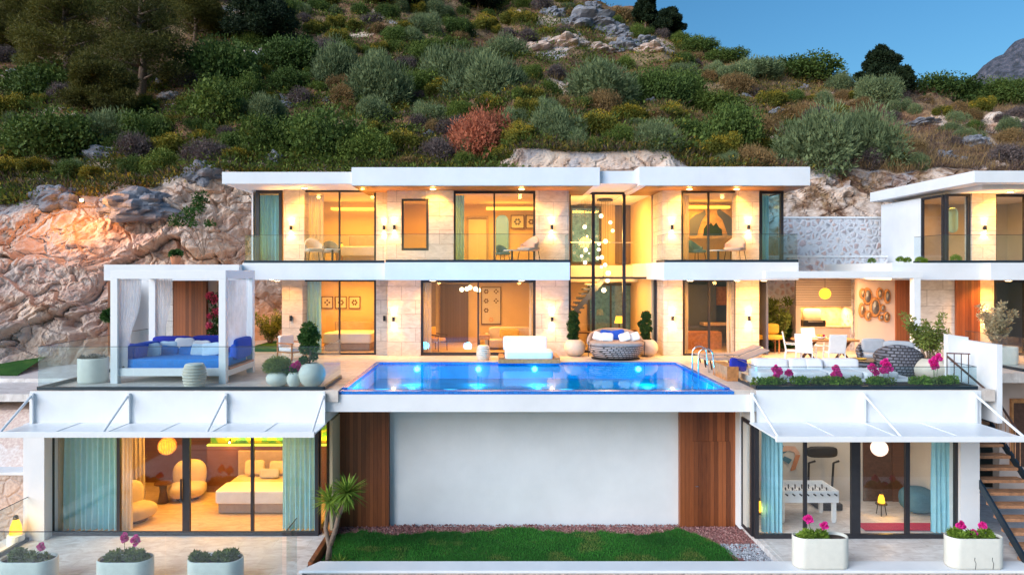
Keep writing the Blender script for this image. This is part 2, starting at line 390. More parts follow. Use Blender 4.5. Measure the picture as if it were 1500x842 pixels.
def foliage_obj(name, seed, n, lobes, ln, wd, mat, parent=None, k=.78, flat=1.0, **kw):
    V, at = lobed(seed, n, lobes, ln, wd, flat=flat, **kw)
    if k:                                     # a leafy inner mass of larger leaves so that the crown is not hollow
        V2, a2 = lobed(seed + 1, max(200, n // 3), [(x, y, z, r * .72) for x, y, z, r in lobes], ln * 1.5, wd * 1.9, flat=flat, spread=1.2, up=0)
        a2['tip'] *= 0
        V = np.concatenate([V, V2]); at = {q: np.concatenate([at[q], a2[q]]) for q in at}
    o = bpy.data.objects.new(name, np_mesh(name, V, 4, mat, at)); COL.objects.link(o); o.parent = parent
    return o
# ------------------------------------------------------------------ camera, sky, sun
cam = bpy.data.cameras.new('camera'); co = bpy.data.objects.new('camera', cam); COL.objects.link(co)
co.location = (0, 0, CH); co.rotation_euler = (R(90), 0, 0)
cam.sensor_width = 36; cam.lens = 36 * F / 1500; cam.shift_x = 22 / 1500; cam.shift_y = -23 / 1500
cam.clip_start = .1; cam.clip_end = 5000
scene.camera = co
SUN_EL, SUN_ROT = 5.0, 235.0
w = bpy.data.worlds.new('World'); scene.world = w; w.use_nodes = True
t = w.node_tree; bg = t.nodes['Background']
sky = t.nodes.new('ShaderNodeTexSky'); sky.sky_type = 'NISHITA'; sky.sun_disc = False
sky.sun_elevation = R(SUN_EL); sky.sun_rotation = R(SUN_ROT); sky.altitude = 200; sky.air_density = 1.0; sky.dust_density = 1.0; sky.ozone_density = 3.0
hs = t.nodes.new('ShaderNodeHueSaturation'); hs.inputs['Saturation'].default_value = 1.12; t.links.new(sky.outputs[0], hs.inputs['Color']); t.links.new(hs.outputs[0], bg.inputs[0]); bg.inputs[1].default_value = .135
sl = bpy.data.lights.new('sun', 'SUN'); sl.energy = 2.0; sl.angle = R(45); sl.color = (.86, .92, 1.0)
so = bpy.data.objects.new('sun', sl); COL.objects.link(so); so.rotation_euler = (R(62), 0, R(-50)); so.location = (0, -20, 40)
scene.view_settings.view_transform = 'Standard'; scene.view_settings.look = 'None'; scene.view_settings.exposure = 1.08; scene.view_settings.gamma = 1
scene.view_settings.use_curve_mapping = False
scene.cycles.use_denoising = True; scene.cycles.max_bounces = 7; scene.cycles.diffuse_bounces = 3; scene.cycles.glossy_bounces = 4
scene.cycles.transparent_max_bounces = 16; scene.cycles.transmission_bounces = 4; scene.cycles.sample_clamp_indirect = 4; scene.cycles.caustics_reflective = False; scene.cycles.caustics_refractive = False

# ------------------------------------------------------------------ terrain
def vnoise(x, y, z):
    xi, yi, zi = np.floor(x).astype(np.int64), np.floor(y).astype(np.int64), np.floor(z).astype(np.int64)
    fx, fy, fz = x - xi, y - yi, z - zi
    fx, fy, fz = [f * f * (3 - 2 * f) for f in (fx, fy, fz)]
    def h(a, b, c):
        n = (a * 374761393 + b * 668265263 + c * 2147483647 + 1013904223) & 0xffffffff
        n = ((n ^ (n >> 13)) * 1274126177) & 0xffffffff
        return ((n ^ (n >> 16)) & 0xffff) / 65535.0
    r = 0
    for dx in (0, 1):
        for dy in (0, 1):
            for dz in (0, 1):
                r = r + h(xi + dx, yi + dy, zi + dz) * (fx if dx else 1 - fx) * (fy if dy else 1 - fy) * (fz if dz else 1 - fz)
    return r * 2 - 1
def fbm(x, y, z=0.0, o=4, lac=2.1, g=.5):
    x = np.asarray(x, float); y = np.asarray(y, float); z = np.zeros_like(x) + z
    s = 0; a = 1
    for i in range(o): s = s + a * vnoise(x + 17.3 * i, y - 9.1 * i, z + 3.7 * i); x, y, z = x * lac, y * lac, z * lac; a *= g
    return s
def ridged(x, y, z=0.0, o=4):
    x = np.asarray(x, float); y = np.asarray(y, float); z = np.zeros_like(x) + z
    s = 0; a = 1
    for i in range(o): s = s + a * (1 - 2 * np.abs(vnoise(x + 11 * i, y + 5 * i, z))); x, y, z = x * 2.1, y * 2.1, z * 2.1; a *= .5
    return s
PX = [-500, -300, 0, 130, 250, 340, 420, 720, 760, 980, 1010, 1150, 1290, 1400, 1500, 2100]
DF = [22, 22, 24, 26, 28, 31.0, 32.5, 32.5, 32.5, 32.5, 32.5, 32.2, 32.2, 32.2, 32.2, 32.2]
ZF = [-.8, -.8, -.6, -.4, -.2, 0, 0, 0, 0, 0, 0, 3.5, 4.6, 4.6, 4.6, 4.6]
YB = [320, 312, 300, 284, 266, 248, 252, 250, 222, 224, 250, 250, 254, 250, 250, 250]
DB = [31, 31, 31.5, 32, 33, 33.5, 34.5, 34.5, 34.5, 34.5, 34.5, 34.5, 34.5, 34.5, 34.5, 34.5]
PR = [-500, 300, 500, 700, 870, 960, 1000, 1100, 1200, 1300, 1400, 1500, 2100]
DR = [85, 82, 80, 78, 75, 70, 68, 64, 60, 58, 57, 56, 54]
YR = [-260, -140, -90, -40, 8, 42, 60, 88, 104, 128, 146, 152, 175]
def profile(px, D):
    df, zf, yb, db = [np.interp(px, PX, a) for a in (DF, ZF, YB, DB)]
    pj = np.asarray(px, float); yb = yb + 7 * fbm(pj * .022, pj * 0 + 3.3, 0, 4)
    dr, yr = np.interp(px, PR, DR), np.interp(px, PR, YR)
    zb = CH + (CY - yb) * db / F
    s0 = np.clip((D - df) / (db - df), 0, 1)
    zbank = zf + (zb - zf) * s0 ** .85
    s = np.clip((D - db) / (dr - db), 0, 1)
    e = (CY - yb) / F + ((CY - yr) / F - (CY - yb) / F) * (s ** .85)
    zs = CH + e * D
    zr = CH + (CY - yr) / F * dr
    zfar = zr - (D - dr) * .25
    z = np.where(D < db, zbank, np.where(D < dr, zs, zfar))
    z = np.where(D < df, zf + (D - df) * 1.0, z)
    return z, s0 * (D < db) + (D >= db), s
def terrain(X, Y):
    X = np.asarray(X, float); Y = np.asarray(Y, float)
    px = CX + F * X / np.maximum(Y, 1)
    z, s0, s = profile(px, Y)
    bankw = np.clip(1 - np.abs(s0 - .5) * 2, 0, 1) ** .5 * (s0 < 1)
    slope = (s > 0)
    z = z + slope * np.clip(s * 12, 0, 1) * (.9 * fbm(X * .12, Y * .12, 1, 3) + .35 * fbm(X * .5, Y * .5, 4, 3) + .18 * np.maximum(ridged(X * .35, Y * .5, 7, 3), .3))
    return z
EF = (np.interp(-1, [0, 1], [0, 1]))
def bank_disp(X, Y, z):
    """horizontal bulges of the rock face: offset towards the camera"""
    w1 = .5 * fbm(X * .5, z * .5, 20.0, 2)
    q = (z * .9 + X * .35 + w1 * 1.2)                      # tilted broken strata
    ledge = (q - np.floor(q)) ** 3 * .25
    cell = np.floor((X * .8 + w1 * 2 + z * .5)) ; cellb = vnoise(cell * 3.1, np.floor(q) * 2.7, cell * 0 + 4)
    r = .9 * fbm(X * .22, z * .25 + Y * .1, 2.0, 3) - .20 * np.abs(ridged(X * .7, z * .9, 9.0, 4)) + ledge + .28 * cellb + .11 * ridged(X * 2.2, z * 2.6, 5.0, 4) + .05 * fbm(X * 7, z * 7, 6.0, 3)
    wx, wz = X + .5 * fbm(X * .9, z * .9, 31.0, 3), z + .5 * fbm(X * .9, z * .9, 41.0, 3)
    f1, e1 = facet(wx * .42, wz * .42, 1); f2, e2 = facet(wx * 1.3, wz * 1.3, 2); f3, e3 = facet(wx * 3.6, wz * 3.6, 3)
    return r * .65 + .5 * f1 + .22 * f2 + .07 * f3 - .28 * np.exp(-(e1 / .05) ** 2) - .10 * np.exp(-(e2 / .07) ** 2)
def facet(x, z, sd, n=1):
    a, b = x * .86 + z * .5, -x * .5 + z * .86
    gx, gz = np.floor(a), np.floor(b); best = np.full(np.shape(x), 9.0); out = np.zeros(np.shape(x)); sec = np.full(np.shape(x), 9.0)
    def hh(p, q, k):
        v = np.sin(p * 127.1 + q * 311.7 + k * 74.7 + sd * 13.3) * 43758.5453; return v - np.floor(v)
    for i in (-1, 0, 1):
        for j in (-1, 0, 1):
            p, q = gx + i, gz + j; dx, dz = a - p - hh(p, q, 1), b - q - hh(p, q, 2); d = np.sqrt(dx * dx + (dz * 1.4) ** 2)
            v = (hh(p, q, 3) - .5) + dx * (hh(p, q, 4) - .5) * 1.6 + dz * (hh(p, q, 5) - .5) * 1.6; m = d < best
            sec = np.where(m, best, np.minimum(sec, d)); out = np.where(m, v, out); best = np.where(m, d, best)
    return out, sec - best
def make_terrain():
    us = np.concatenate([np.linspace(-480, -20, 90), np.linspace(-18, 425, 360), np.linspace(428, 1560, 420), np.linspace(1570, 2100, 30)])
    rows = np.concatenate([np.linspace(0, .999, 210), 1 + np.linspace(0, 1, 190) ** 1.25, 2 + np.linspace(.02, 1, 12)])
    nu, nr = len(us), len(rows)
    V = np.zeros((nr, nu, 3)); A = np.zeros((nr, nu)); G = np.zeros((nr, nu))
    df, db, dr = np.interp(us, PX, DF), np.interp(us, PX, DB), np.interp(us, PR, DR)
    for i, r in enumerate(rows):
        D = df + (db - df) * r if r < 1 else (db + (dr - db) * (r - 1) if r <= 2 else dr + (r - 2) * 120)
        X = (us - CX) / F * D
        z = terrain(X, D)
        if r < 1:
            k = np.clip(r * 8, 0, 1) * np.clip((1 - r) * 6, 0, 1)
            leftw = np.clip((420 - us) / 60, 0, 1); amp = .30 + .62 * leftw
            d = bank_disp(X, D, z) * k * (amp + .45 * (1 - leftw) * (r > .5) * min(1, (r - .5) * 5))
            D2 = D - d; X2 = X
            V[i] = np.stack([X2, D2, z + .25 * d], 1); A[i] = np.where(us > 1050, .50, np.where(us > 425, .62, 1))
            # grey weathered slabs high on the left cliff
            G[i] = np.clip(fbm(X * .35, z * .5, 3.0, 3) * 2 * .7 + (r - .80) * 4, 0, .8)
        else:
            V[i] = np.stack([X, D, z], 1)
            s = min(1, r - 1)
            pale = fbm(X * .18, D * .25, 12.0, 3)
            A[i] = np.clip((.03 - s) * 60, 0, 1) + np.clip((pale - .45) * 3, 0, .8)
            G[i] = .5 + .5 * np.sign(fbm(X * .4, D * .4, 8.0, 2))
    faces = [(i * nu + j, i * nu + j + 1, (i + 1) * nu + j + 1, (i + 1) * nu + j) for i in range(nr - 1) for j in range(nu - 1)]
    me = bpy.data.meshes.new('hillside'); me.from_pydata(V.reshape(-1, 3).tolist(), [], faces)
    for nm, a in (('rock', A), ('grey', G)):
        at = me.attributes.new(nm, 'FLOAT', 'POINT'); at.data.foreach_set('value', a.reshape(-1).astype(np.float32))
    m, t, out = nt('hillside_ground'); c = coords(t)
    ra = t.nodes.new('ShaderNodeAttribute'); ra.attribute_name = 'rock'
    ga = t.nodes.new('ShaderNodeAttribute'); ga.attribute_name = 'grey'
    n1 = noise_(t, c, .8, 10, .68, .8); n2 = noise_(t, c, 3.5, 10, .7, .4); n3 = noise_(t, coords(t, (1, 1, .45)), .33, 5, .6, .5)
    rock = ramp(t, n1, [(.26, (.20, .09, .05)), (.38, (.46, .26, .17)), (.5, (.68, .49, .37)), (.62, (.72, .58, .48)), (.74, (.70, .60, .54))])
    rock = mixc(t, ramp(t, n3, [(.42, (0, 0, 0)), (.6, (.7, .7, .7))]), rock, ramp(t, n2, [(.3, (.44, .32, .27)), (.7, (.70, .58, .53))]))
    grey = ramp(t, n2, [(.3, (.13, .13, .16)), (.5, (.33, .33, .37)), (.75, (.56, .54, .56))])
    gf = math_(t, 'MULTIPLY', ga.outputs['Fac'], ramp(t, noise_(t, c, .55, 6, .6, .5), [(.47, (0, 0, 0)), (.55, (1, 1, 1))]))
    rock = mixc(t, gf, rock, grey)
    vo = N(t, 'ShaderNodeTexVoronoi', Scale=.8); vo.feature = 'DISTANCE_TO_EDGE'
    t.links.new(mixc(t, .35, c, N(t, 'ShaderNodeTexNoise', Scale=1.2, Detail=5).outputs[1]), vo.inputs[0])
    crack = ramp(t, math_(t, 'ADD', vo.outputs[0], math_(t, 'MULTIPLY', n2, .06)), [(.03, (.35, .3, .28)), (.07, (1, 1, 1))])
    rock = mixc(t, .08, rock, crack, 'MULTIPLY')
    soil = ramp(t, n2, [(.3, (.07, .035, .02)), (.48, (.16, .075, .045)), (.6, (.27, .15, .08)), (.75, (.38, .25, .15))])
    soil = mixc(t, ramp(t, n3, [(.45, (0, 0, 0)), (.62, (.75, .75, .75))]), soil, ramp(t, n2, [(.3, (.16, .10, .06)), (.7, (.46, .34, .19))]))
    f = ramp(t, math_(t, 'ADD', ra.outputs['Fac'], math_(t, 'MULTIPLY', math_(t, 'SUBTRACT', n1, .5), 1.2)), [(.4, (0, 0, 0)), (.6, (1, 1, 1))])
    vb = N(t, 'ShaderNodeTexVoronoi', Scale=5); t.links.new(c, vb.inputs[0])
    h = math_(t, 'ADD', math_(t, 'MULTIPLY', n1, 1.2), math_(t, 'ADD', math_(t, 'MULTIPLY', n2, .5), math_(t, 'MULTIPLY', vb.outputs[0], .12)))
    finish(t, out, mixc(t, f, soil, rock), .92, 0, h, .8, .085, .2)
    me.materials.append(m)
    o = bpy.data.objects.new('hillside', me); COL.objects.link(o); struct(o)
make_terrain()
def hit(px, py):
    """the point of the hillside that lies in the direction of photo pixel (px, py)"""
    D = np.arange(34.6, 110, .15); X = (px - CX) / F * D; e = CH + (CY - py) / F * D
    z = terrain(X, D); k = np.where(z >= e)[0]
    if len(k) == 0: return None
    d = D[k[0]]; return Vector(((px - CX) / F * d, d, float(z[k[0]])))
# ground far around, distant mountain
mb = MB(); mb.add([(-1500, 2000, -6), (-1500, -4, -6), (1500, -4, -6), (1500, 2000, -6), (1500, -60, -40.2), (-1500, -60, -40.2)], [(1, 2, 3, 0), (5, 4, 2, 1)])
struct(mb.build('ground', simple('far_ground', (.2, .15, .1), .9, var=.3, nscale=.05)))
m_, t, out = nt('unseen_sea_water'); n = noise_(t, coords(t, (.3, 1, 1)), .6, 6); finish(t, out, (.03, .10, .14), .12, 0, n, .35, .3)
struct(MB().add([(-4000, -6000, -40), (4000, -6000, -40), (4000, -50, -40), (-4000, -50, -40)], [(0, 1, 2, 3)]).build('water', m_))  # unseen sea behind the camera, added so the glass reflects bright sky
def mountain():
    nx, ny = 130, 60; V = []; Fc = []
    for j in range(ny):
        for i in range(nx):
            x = 370 + i * 5.0; y = 640 + j * 8.0
            a = 1 / (1 + math.exp(-(x - 572) / 13)) * (.87 + .13 * min(1, max(0, (x - 600) / 70)))
            h = 304 * max(0, a) * math.exp(-((y - 880) / 150) ** 2)
            n = float(noise.fractal(Vector((x * .018, y * .018, 3)), 1.0, 2.1, 6)); h = h * (1 + .05 * n) + 3 * n - 8
            V.append((x, y, h))
    for j in range(ny - 1):
        for i in range(nx - 1): Fc.append((j * nx + i, j * nx + i + 1, (j + 1) * nx + i + 1, (j + 1) * nx + i))
    m = MB(); m.add(V, Fc)
    mt, t, out = nt('far_mountain_hazy_rock'); c = coords(t)
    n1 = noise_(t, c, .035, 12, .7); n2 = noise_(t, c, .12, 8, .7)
    cc = ramp(t, n2, [(.38, (.045, .055, .07)), (.5, (.10, .11, .15)), (.65, (.21, .20, .25))])  # blue-grey of distant haze mixed into the rock colour
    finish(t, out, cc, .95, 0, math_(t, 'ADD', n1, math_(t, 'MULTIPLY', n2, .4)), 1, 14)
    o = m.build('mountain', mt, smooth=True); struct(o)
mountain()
# ------------------------------------------------------------------ shrubs, trees, boulders on the hillside
def dome_lobes(seed, n, r0=(.28, .45), flat=.75, spread=.62, top=.75):
    rg = random.Random(seed); L = [(0, 0, .35 * top, .55)]
    for i in range(n):
        a = rg.uniform(0, 2 * math.pi); q = rg.random() ** .6 * spread
        L.append((q * math.cos(a), q * math.sin(a), top * flat * math.sqrt(max(0, 1 - (q / .95) ** 2)) * rg.uniform(.45, 1.0), rg.uniform(*r0)))
    return L
leafM = {
    'dark': leafmat('mastic_leaves', (.026, .058, .013), (.15, .215, .045)),
    'olive': leafmat('olive_sage_leaves', (.065, .095, .04), (.27, .33, .15)),
    'green': leafmat('mid_green_leaves', (.04, .075, .015), (.19, .25, .045)),
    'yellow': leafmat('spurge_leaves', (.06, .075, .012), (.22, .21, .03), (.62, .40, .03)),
    'dry': leafmat('dry_twigs', (.06, .045, .045), (.21, .16, .15)),
    'tan': leafmat('dry_ochre_leaves', (.12, .075, .03), (.38, .24, .10)),
    'red': leafmat('dead_red_brown_leaves', (.24, .07, .035), (.66, .22, .12)),
    'pine': leafmat('pine_needles', (.036, .040, .011), (.18, .165, .03)),
    'conifer': leafmat('dark_tree_leaves', (.008, .02, .010), (.04, .065, .025)),
}
PROTO = {}
def proto(kind):
    if kind in PROTO: return PROTO[kind]
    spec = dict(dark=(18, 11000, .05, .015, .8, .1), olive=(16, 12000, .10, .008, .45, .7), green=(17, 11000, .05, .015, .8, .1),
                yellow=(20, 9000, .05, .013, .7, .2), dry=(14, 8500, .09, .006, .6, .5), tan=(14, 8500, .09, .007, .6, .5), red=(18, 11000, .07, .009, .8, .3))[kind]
    res = []
    for q in range(3):
        r0 = (.16, .28) if kind == 'yellow' else (.24, .42)
        L = dome_lobes(hash((kind, q)) % 1000 if False else q * 31 + len(kind) * 7, spec[0], r0)
        V, at = lobed(q * 17 + 5, spec[1], L, spec[2], spec[3], spread=spec[4], up=spec[5], jit=.16)
        V2, a2 = lobed(q * 17 + 6, 3500, [(x, y, z, r * .72) for x, y, z, r in L], .085, .032, spread=1.2, up=0); a2['tip'] *= 0
        res.append(np_mesh('shrub', np.concatenate([V, V2]), 4, leafM[kind], {k: np.concatenate([at[k], a2[k]]) for k in at}))
    PROTO[kind] = res; return res
PLACED = []       # (px, py of the middle, radius px, object, landmark name)
WORD = dict(dark='dark green', olive='sage grey-green', green='mid green', yellow='yellow-green spurge', dry='dry purplish twiggy', tan='dry ochre', red='dead red-brown')
def shrub(px, base, wpx, hpx, kind, label=None, mark=None, rg=random, P=None):
    P = P or hit(px, base)
    if P is None: return None
    sc = P.y / F; w_, h_ = wpx * sc / 2 * 1.18, hpx * sc * 1.12
    me = rg.choice(proto(kind))
    o = bpy.data.objects.new('shrub', me); COL.objects.link(o)
    o.location = P - Vector((0, -w_ * .35, .08 * h_ + .05)); o.rotation_euler = (0, 0, rg.uniform(0, 6.28)); o.scale = (w_ / .88, w_ / .88, h_ / .92)
    o['category'] = 'shrub'
    o['group'] = 'shrubs on the hillside'
    if label: o['label'] = label
    PLACED.append([px, base - hpx / 2, wpx / 2, o, mark, kind]); return o
BIG = [
 (310, 122, 118, 84, 'dark', 'big round dark green shrub beside the pine trees, upper left slope', 'the big round dark shrub'),
 (425, 104, 95, 62, 'dark', 'round dark green shrub between the sage shrubs and the big round dark shrub', None),
 (492, 128, 70, 70, 'olive', 'upright sage green shrub, left of the largest round sage shrub', 'the upright sage shrub'),
 (552, 158, 96, 84, 'olive', 'large round sage shrub above the roof with a bare purple underside', 'the round sage shrub'),
 (627, 98, 66, 48, 'green', 'fresh green round shrub above the twin sage shrubs', 'the fresh green shrub'),
 (672, 128, 92, 74, 'olive', 'left shrub of the twin sage shrubs above the red-brown shrub', 'the twin sage shrubs'),
 (716, 152, 110, 76, 'olive', 'right and lower shrub of the twin sage shrubs above the red-brown shrub', None),
 (742, 92, 74, 40, 'olive', 'low sage shrub behind the twin sage shrubs', None),
 (708, 232, 100, 90, 'red', 'dead red-brown shrub just above the main roof', 'the red-brown shrub'),
 (876, 152, 112, 68, 'olive', 'wide feathery sage shrub below the pale rock outcrop', 'the feathery sage shrub'),
 (958, 150, 84, 66, 'dark', 'dark green shrub to the right of the feathery sage shrub', None),
 (1000, 158, 70, 62, 'dark', 'dark green shrub on the slope under the skyline trees', None),
 (816, 212, 70, 62, 'olive', 'grey-green bush between the yellow spurge bushes', 'the grey-green bush'),
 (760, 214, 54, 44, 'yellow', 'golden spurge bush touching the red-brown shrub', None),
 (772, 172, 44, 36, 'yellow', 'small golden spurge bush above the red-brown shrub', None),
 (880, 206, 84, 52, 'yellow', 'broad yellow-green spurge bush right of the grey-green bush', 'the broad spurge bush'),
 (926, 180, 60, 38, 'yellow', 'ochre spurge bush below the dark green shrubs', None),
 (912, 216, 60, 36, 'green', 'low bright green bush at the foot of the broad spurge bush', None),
 (470, 232, 130, 84, 'dark', 'wide dark green thicket right above the left end of the roof', 'the wide thicket'),
 (400, 226, 90, 66, 'green', 'green left half of the thicket above the left end of the roof', None),
 (540, 238, 90, 52, 'green', 'low green shrub between the wide thicket and the red-brown shrub', None),
 (585, 226, 80, 44, 'yellow', 'ochre spurge mound left of the red-brown shrub', None),
 (640, 236, 70, 36, 'dry', 'dry purplish bush beside the red-brown shrub', None),
 (62, 226, 130, 80, 'dark', 'wide dark green shrub at the left edge above the cliff', 'the wide shrub at the left edge'),
 (40, 150, 110, 66, 'dark', 'broad dark shrub at the left edge under the pines', None),
 (150, 214, 90, 56, 'olive', 'sage shrub right of the wide dark green shrub at the left edge', None),
 (205, 214, 80, 62, 'dark', 'dark green shrub halfway between the left edge and the roof', None),
 (312, 186, 104, 78, 'green', 'rounded green shrub below the big round dark shrub', 'the rounded green shrub'),
 (360, 150, 60, 46, 'green', 'small fresh green shrub right of the big round dark shrub', None),
 (250, 234, 86, 46, 'yellow', 'yellow-tipped bush above the grey rock slabs', None),
 (128, 278, 52, 32, 'yellow', 'golden spurge bush on top of the cliff beside the orange spotlight', 'the golden bush on the cliff'),
 (300, 240, 70, 36, 'dry', 'dry purplish bush above the cliff near the roof corner', None),
 (1084, 218, 90, 76, 'dark', 'round dark green shrub above the right end of the main roof', 'the round shrub by the roof end'),
 (1010, 212, 78, 48, 'dark', 'low dark green shrub left of the round shrub by the roof end', None),
 (1040, 168, 92, 42, 'green', 'flat green shrub above the round shrub by the roof end', None),
 (1210, 246, 118, 90, 'olive', 'left half of the very large sage shrub over the cut bank', 'the very large sage shrub'),
 (1275, 240, 104, 84, 'olive', 'right greener half of the very large sage shrub over the cut bank', None),
 (1180, 120, 110, 46, 'dark', 'wide dark shrub on the right skyline', 'the wide skyline shrub'),
 (1120, 116, 86, 34, 'olive', 'low sage shrub left of the wide skyline shrub', None),
 (1400, 152, 112, 58, 'conifer', 'wide dark tree-like shrub on the skyline left of the mountain', 'the skyline shrub by the mountain'),
 (1482, 152, 70, 44, 'conifer', 'dark shrub on the skyline below the distant mountain', None),
 (1065, 92, 70, 26, 'dark', 'flat dark shrub on the descending skyline', None),
 (1020, 76, 64, 28, 'dark', 'small dark shrub high on the descending skyline', None),
 (1130, 96, 60, 24, 'dark', 'small round dark shrub on the skyline left of the wide skyline shrub', None),
 (1290, 150, 60, 42, 'olive', 'sage shrub at the foot of the lone skyline tree', None),
]
PROTO_ALIAS = {'conifer': 'dark'}
rg0 = random.Random(3)
for px, b, w_, h_, k, lab, mk in BIG:
    shrub(px, b, w_, h_, PROTO_ALIAS.get(k, k), lab, mk, rg0)
# ---- pines and trees: trunk, crown
def tree(px, base, wpx, hpx, mk, label, name='tree', seed=1, layers=11, cat='tree', group='trees on the hillside'):
    P = hit(px, base)
    if P is None: return
    sc = P.y / F; W, H = wpx * sc, hpx * sc
    rg = random.Random(seed); th = thing(name, label, cat, P, 0, group)
    m = MB(); m.tube([(0, 0, -.4), (.03 * H, 0, .3 * H), (-.02 * H, .02 * H, .62 * H), (0, 0, .9 * H)], [.045 * H, .035 * H, .022 * H, .008 * H], 8)
    L = []
    for i in range(layers):
        f = (i + .5) / layers; z = H * (.22 + .72 * f); rad = W * .5 * (1 - .62 * f ** 1.6) * rg.uniform(.6, 1)
        for q in range(5 if f < .8 else 3):
            a = rg.uniform(0, 6.28); x, y = rad * math.cos(a) * rg.uniform(.45, 1), rad * math.sin(a) * rg.uniform(.45, 1)
            L.append((x, y, z + rg.uniform(-.04, .04) * H, W * rg.uniform(.10, .17)))
            if q < 2: m.tube([(0, 0, z - .08 * H), (x * .5, y * .5, z - .04 * H), (x, y, z)], [.015 * H, .01 * H, .004 * H], 5)
    m.build('trunk', M['bark'], th, True)
    foliage_obj('crown', seed, 24000, L, .20, .018 if mk == 'pine' else .040, leafM[mk], th, flat=.62, spread=.7, up=.35, jit=.2)
    PLACED.append([px, base - hpx / 2, wpx / 2, th, None, 'tree'])
TREES = [
 (95, 128, 160, 150, 'pine', 'broad olive-brown pine tree at the top left', 1),
 (205, 150, 170, 165, 'pine', 'largest olive-brown pine tree, left of the big round dark shrub', 2),
 (30, 80, 110, 100, 'pine', 'dark pine tree in the upper left corner', 3),
 (150, 176, 120, 90, 'pine', 'low drooping pine tree in front of the largest pine', 4),
 (285, 60, 120, 80, 'pine', 'pine tree at the top edge above the big round dark shrub', 5),
 (375, 66, 120, 80, 'conifer', 'dark pine tree at the top edge left of the dry slope', 6),
 (580, 10, 90, 60, 'conifer', 'dark tree at the top edge above the fresh green shrub', 7),
 (700, 16, 80, 50, 'conifer', 'dark tree at the top edge above the low sage shrub', 8),
 (945, 44, 44, 52, 'conifer', 'tallest dark tree on the skyline at the hill crest', 9),
 (978, 52, 50, 36, 'conifer', 'dark spreading tree on the crest right of the tallest skyline tree', 10),
 (1290, 136, 62, 66, 'conifer', 'lone rounded tree standing above the right skyline', 11),
 (1322, 140, 36, 40, 'conifer', 'small dark tree just right of the lone rounded skyline tree', 12),
 (1432, 140, 50, 46, 'conifer', 'small dark tree on the skyline in front of the distant mountain', 13),
]
for a in TREES: tree(*a[:5], a[5], seed=a[6], name='pine_tree' if a[4] == 'pine' else 'tree')
# ---- boulders and outcrops
rockM = []
for nm, ca, cb in (('grey_rock', (.11, .115, .145), (.34, .34, .37)), ('pale_rock', (.42, .27, .20), (.68, .56, .50))):
    m, t, out = nt(nm); c = coords(t); n1 = noise_(t, c, 2.2, 10, .7, .5)
    cc = ramp(t, n1, [(.32, ca), (.5, tuple((p + q) / 2 for p, q in zip(ca, cb))), (.7, cb)])
    finish(t, out, cc, .9, 0, n1, 1, .15, .2); rockM.append(m)
def rockmesh(seed, mat, rough=.35):
    bm_v = []; m = MB(); m.ball((0, 0, 0), 1, 44)
    for i, p in enumerate(m.v):
        v = Vector(p); n = noise.fractal(v * 1.1 + Vector((seed * 7.1, 0, 0)), 1.0, 2.2, 6); c = noise.voronoi(v * 1.6 + Vector((seed, 3, 1)))[0]
        m.v[i] = tuple(v * (.82 + rough * .7 * n + .55 * (c[1] - c[0])))
    me = bpy.data.meshes.new('boulder'); me.from_pydata(m.v, [], m.f); me.materials.append(mat); return me
RK = [[rockmesh(s, rockM[0]) for s in range(3)], [rockmesh(s + 5, rockM[1]) for s in range(3)]]
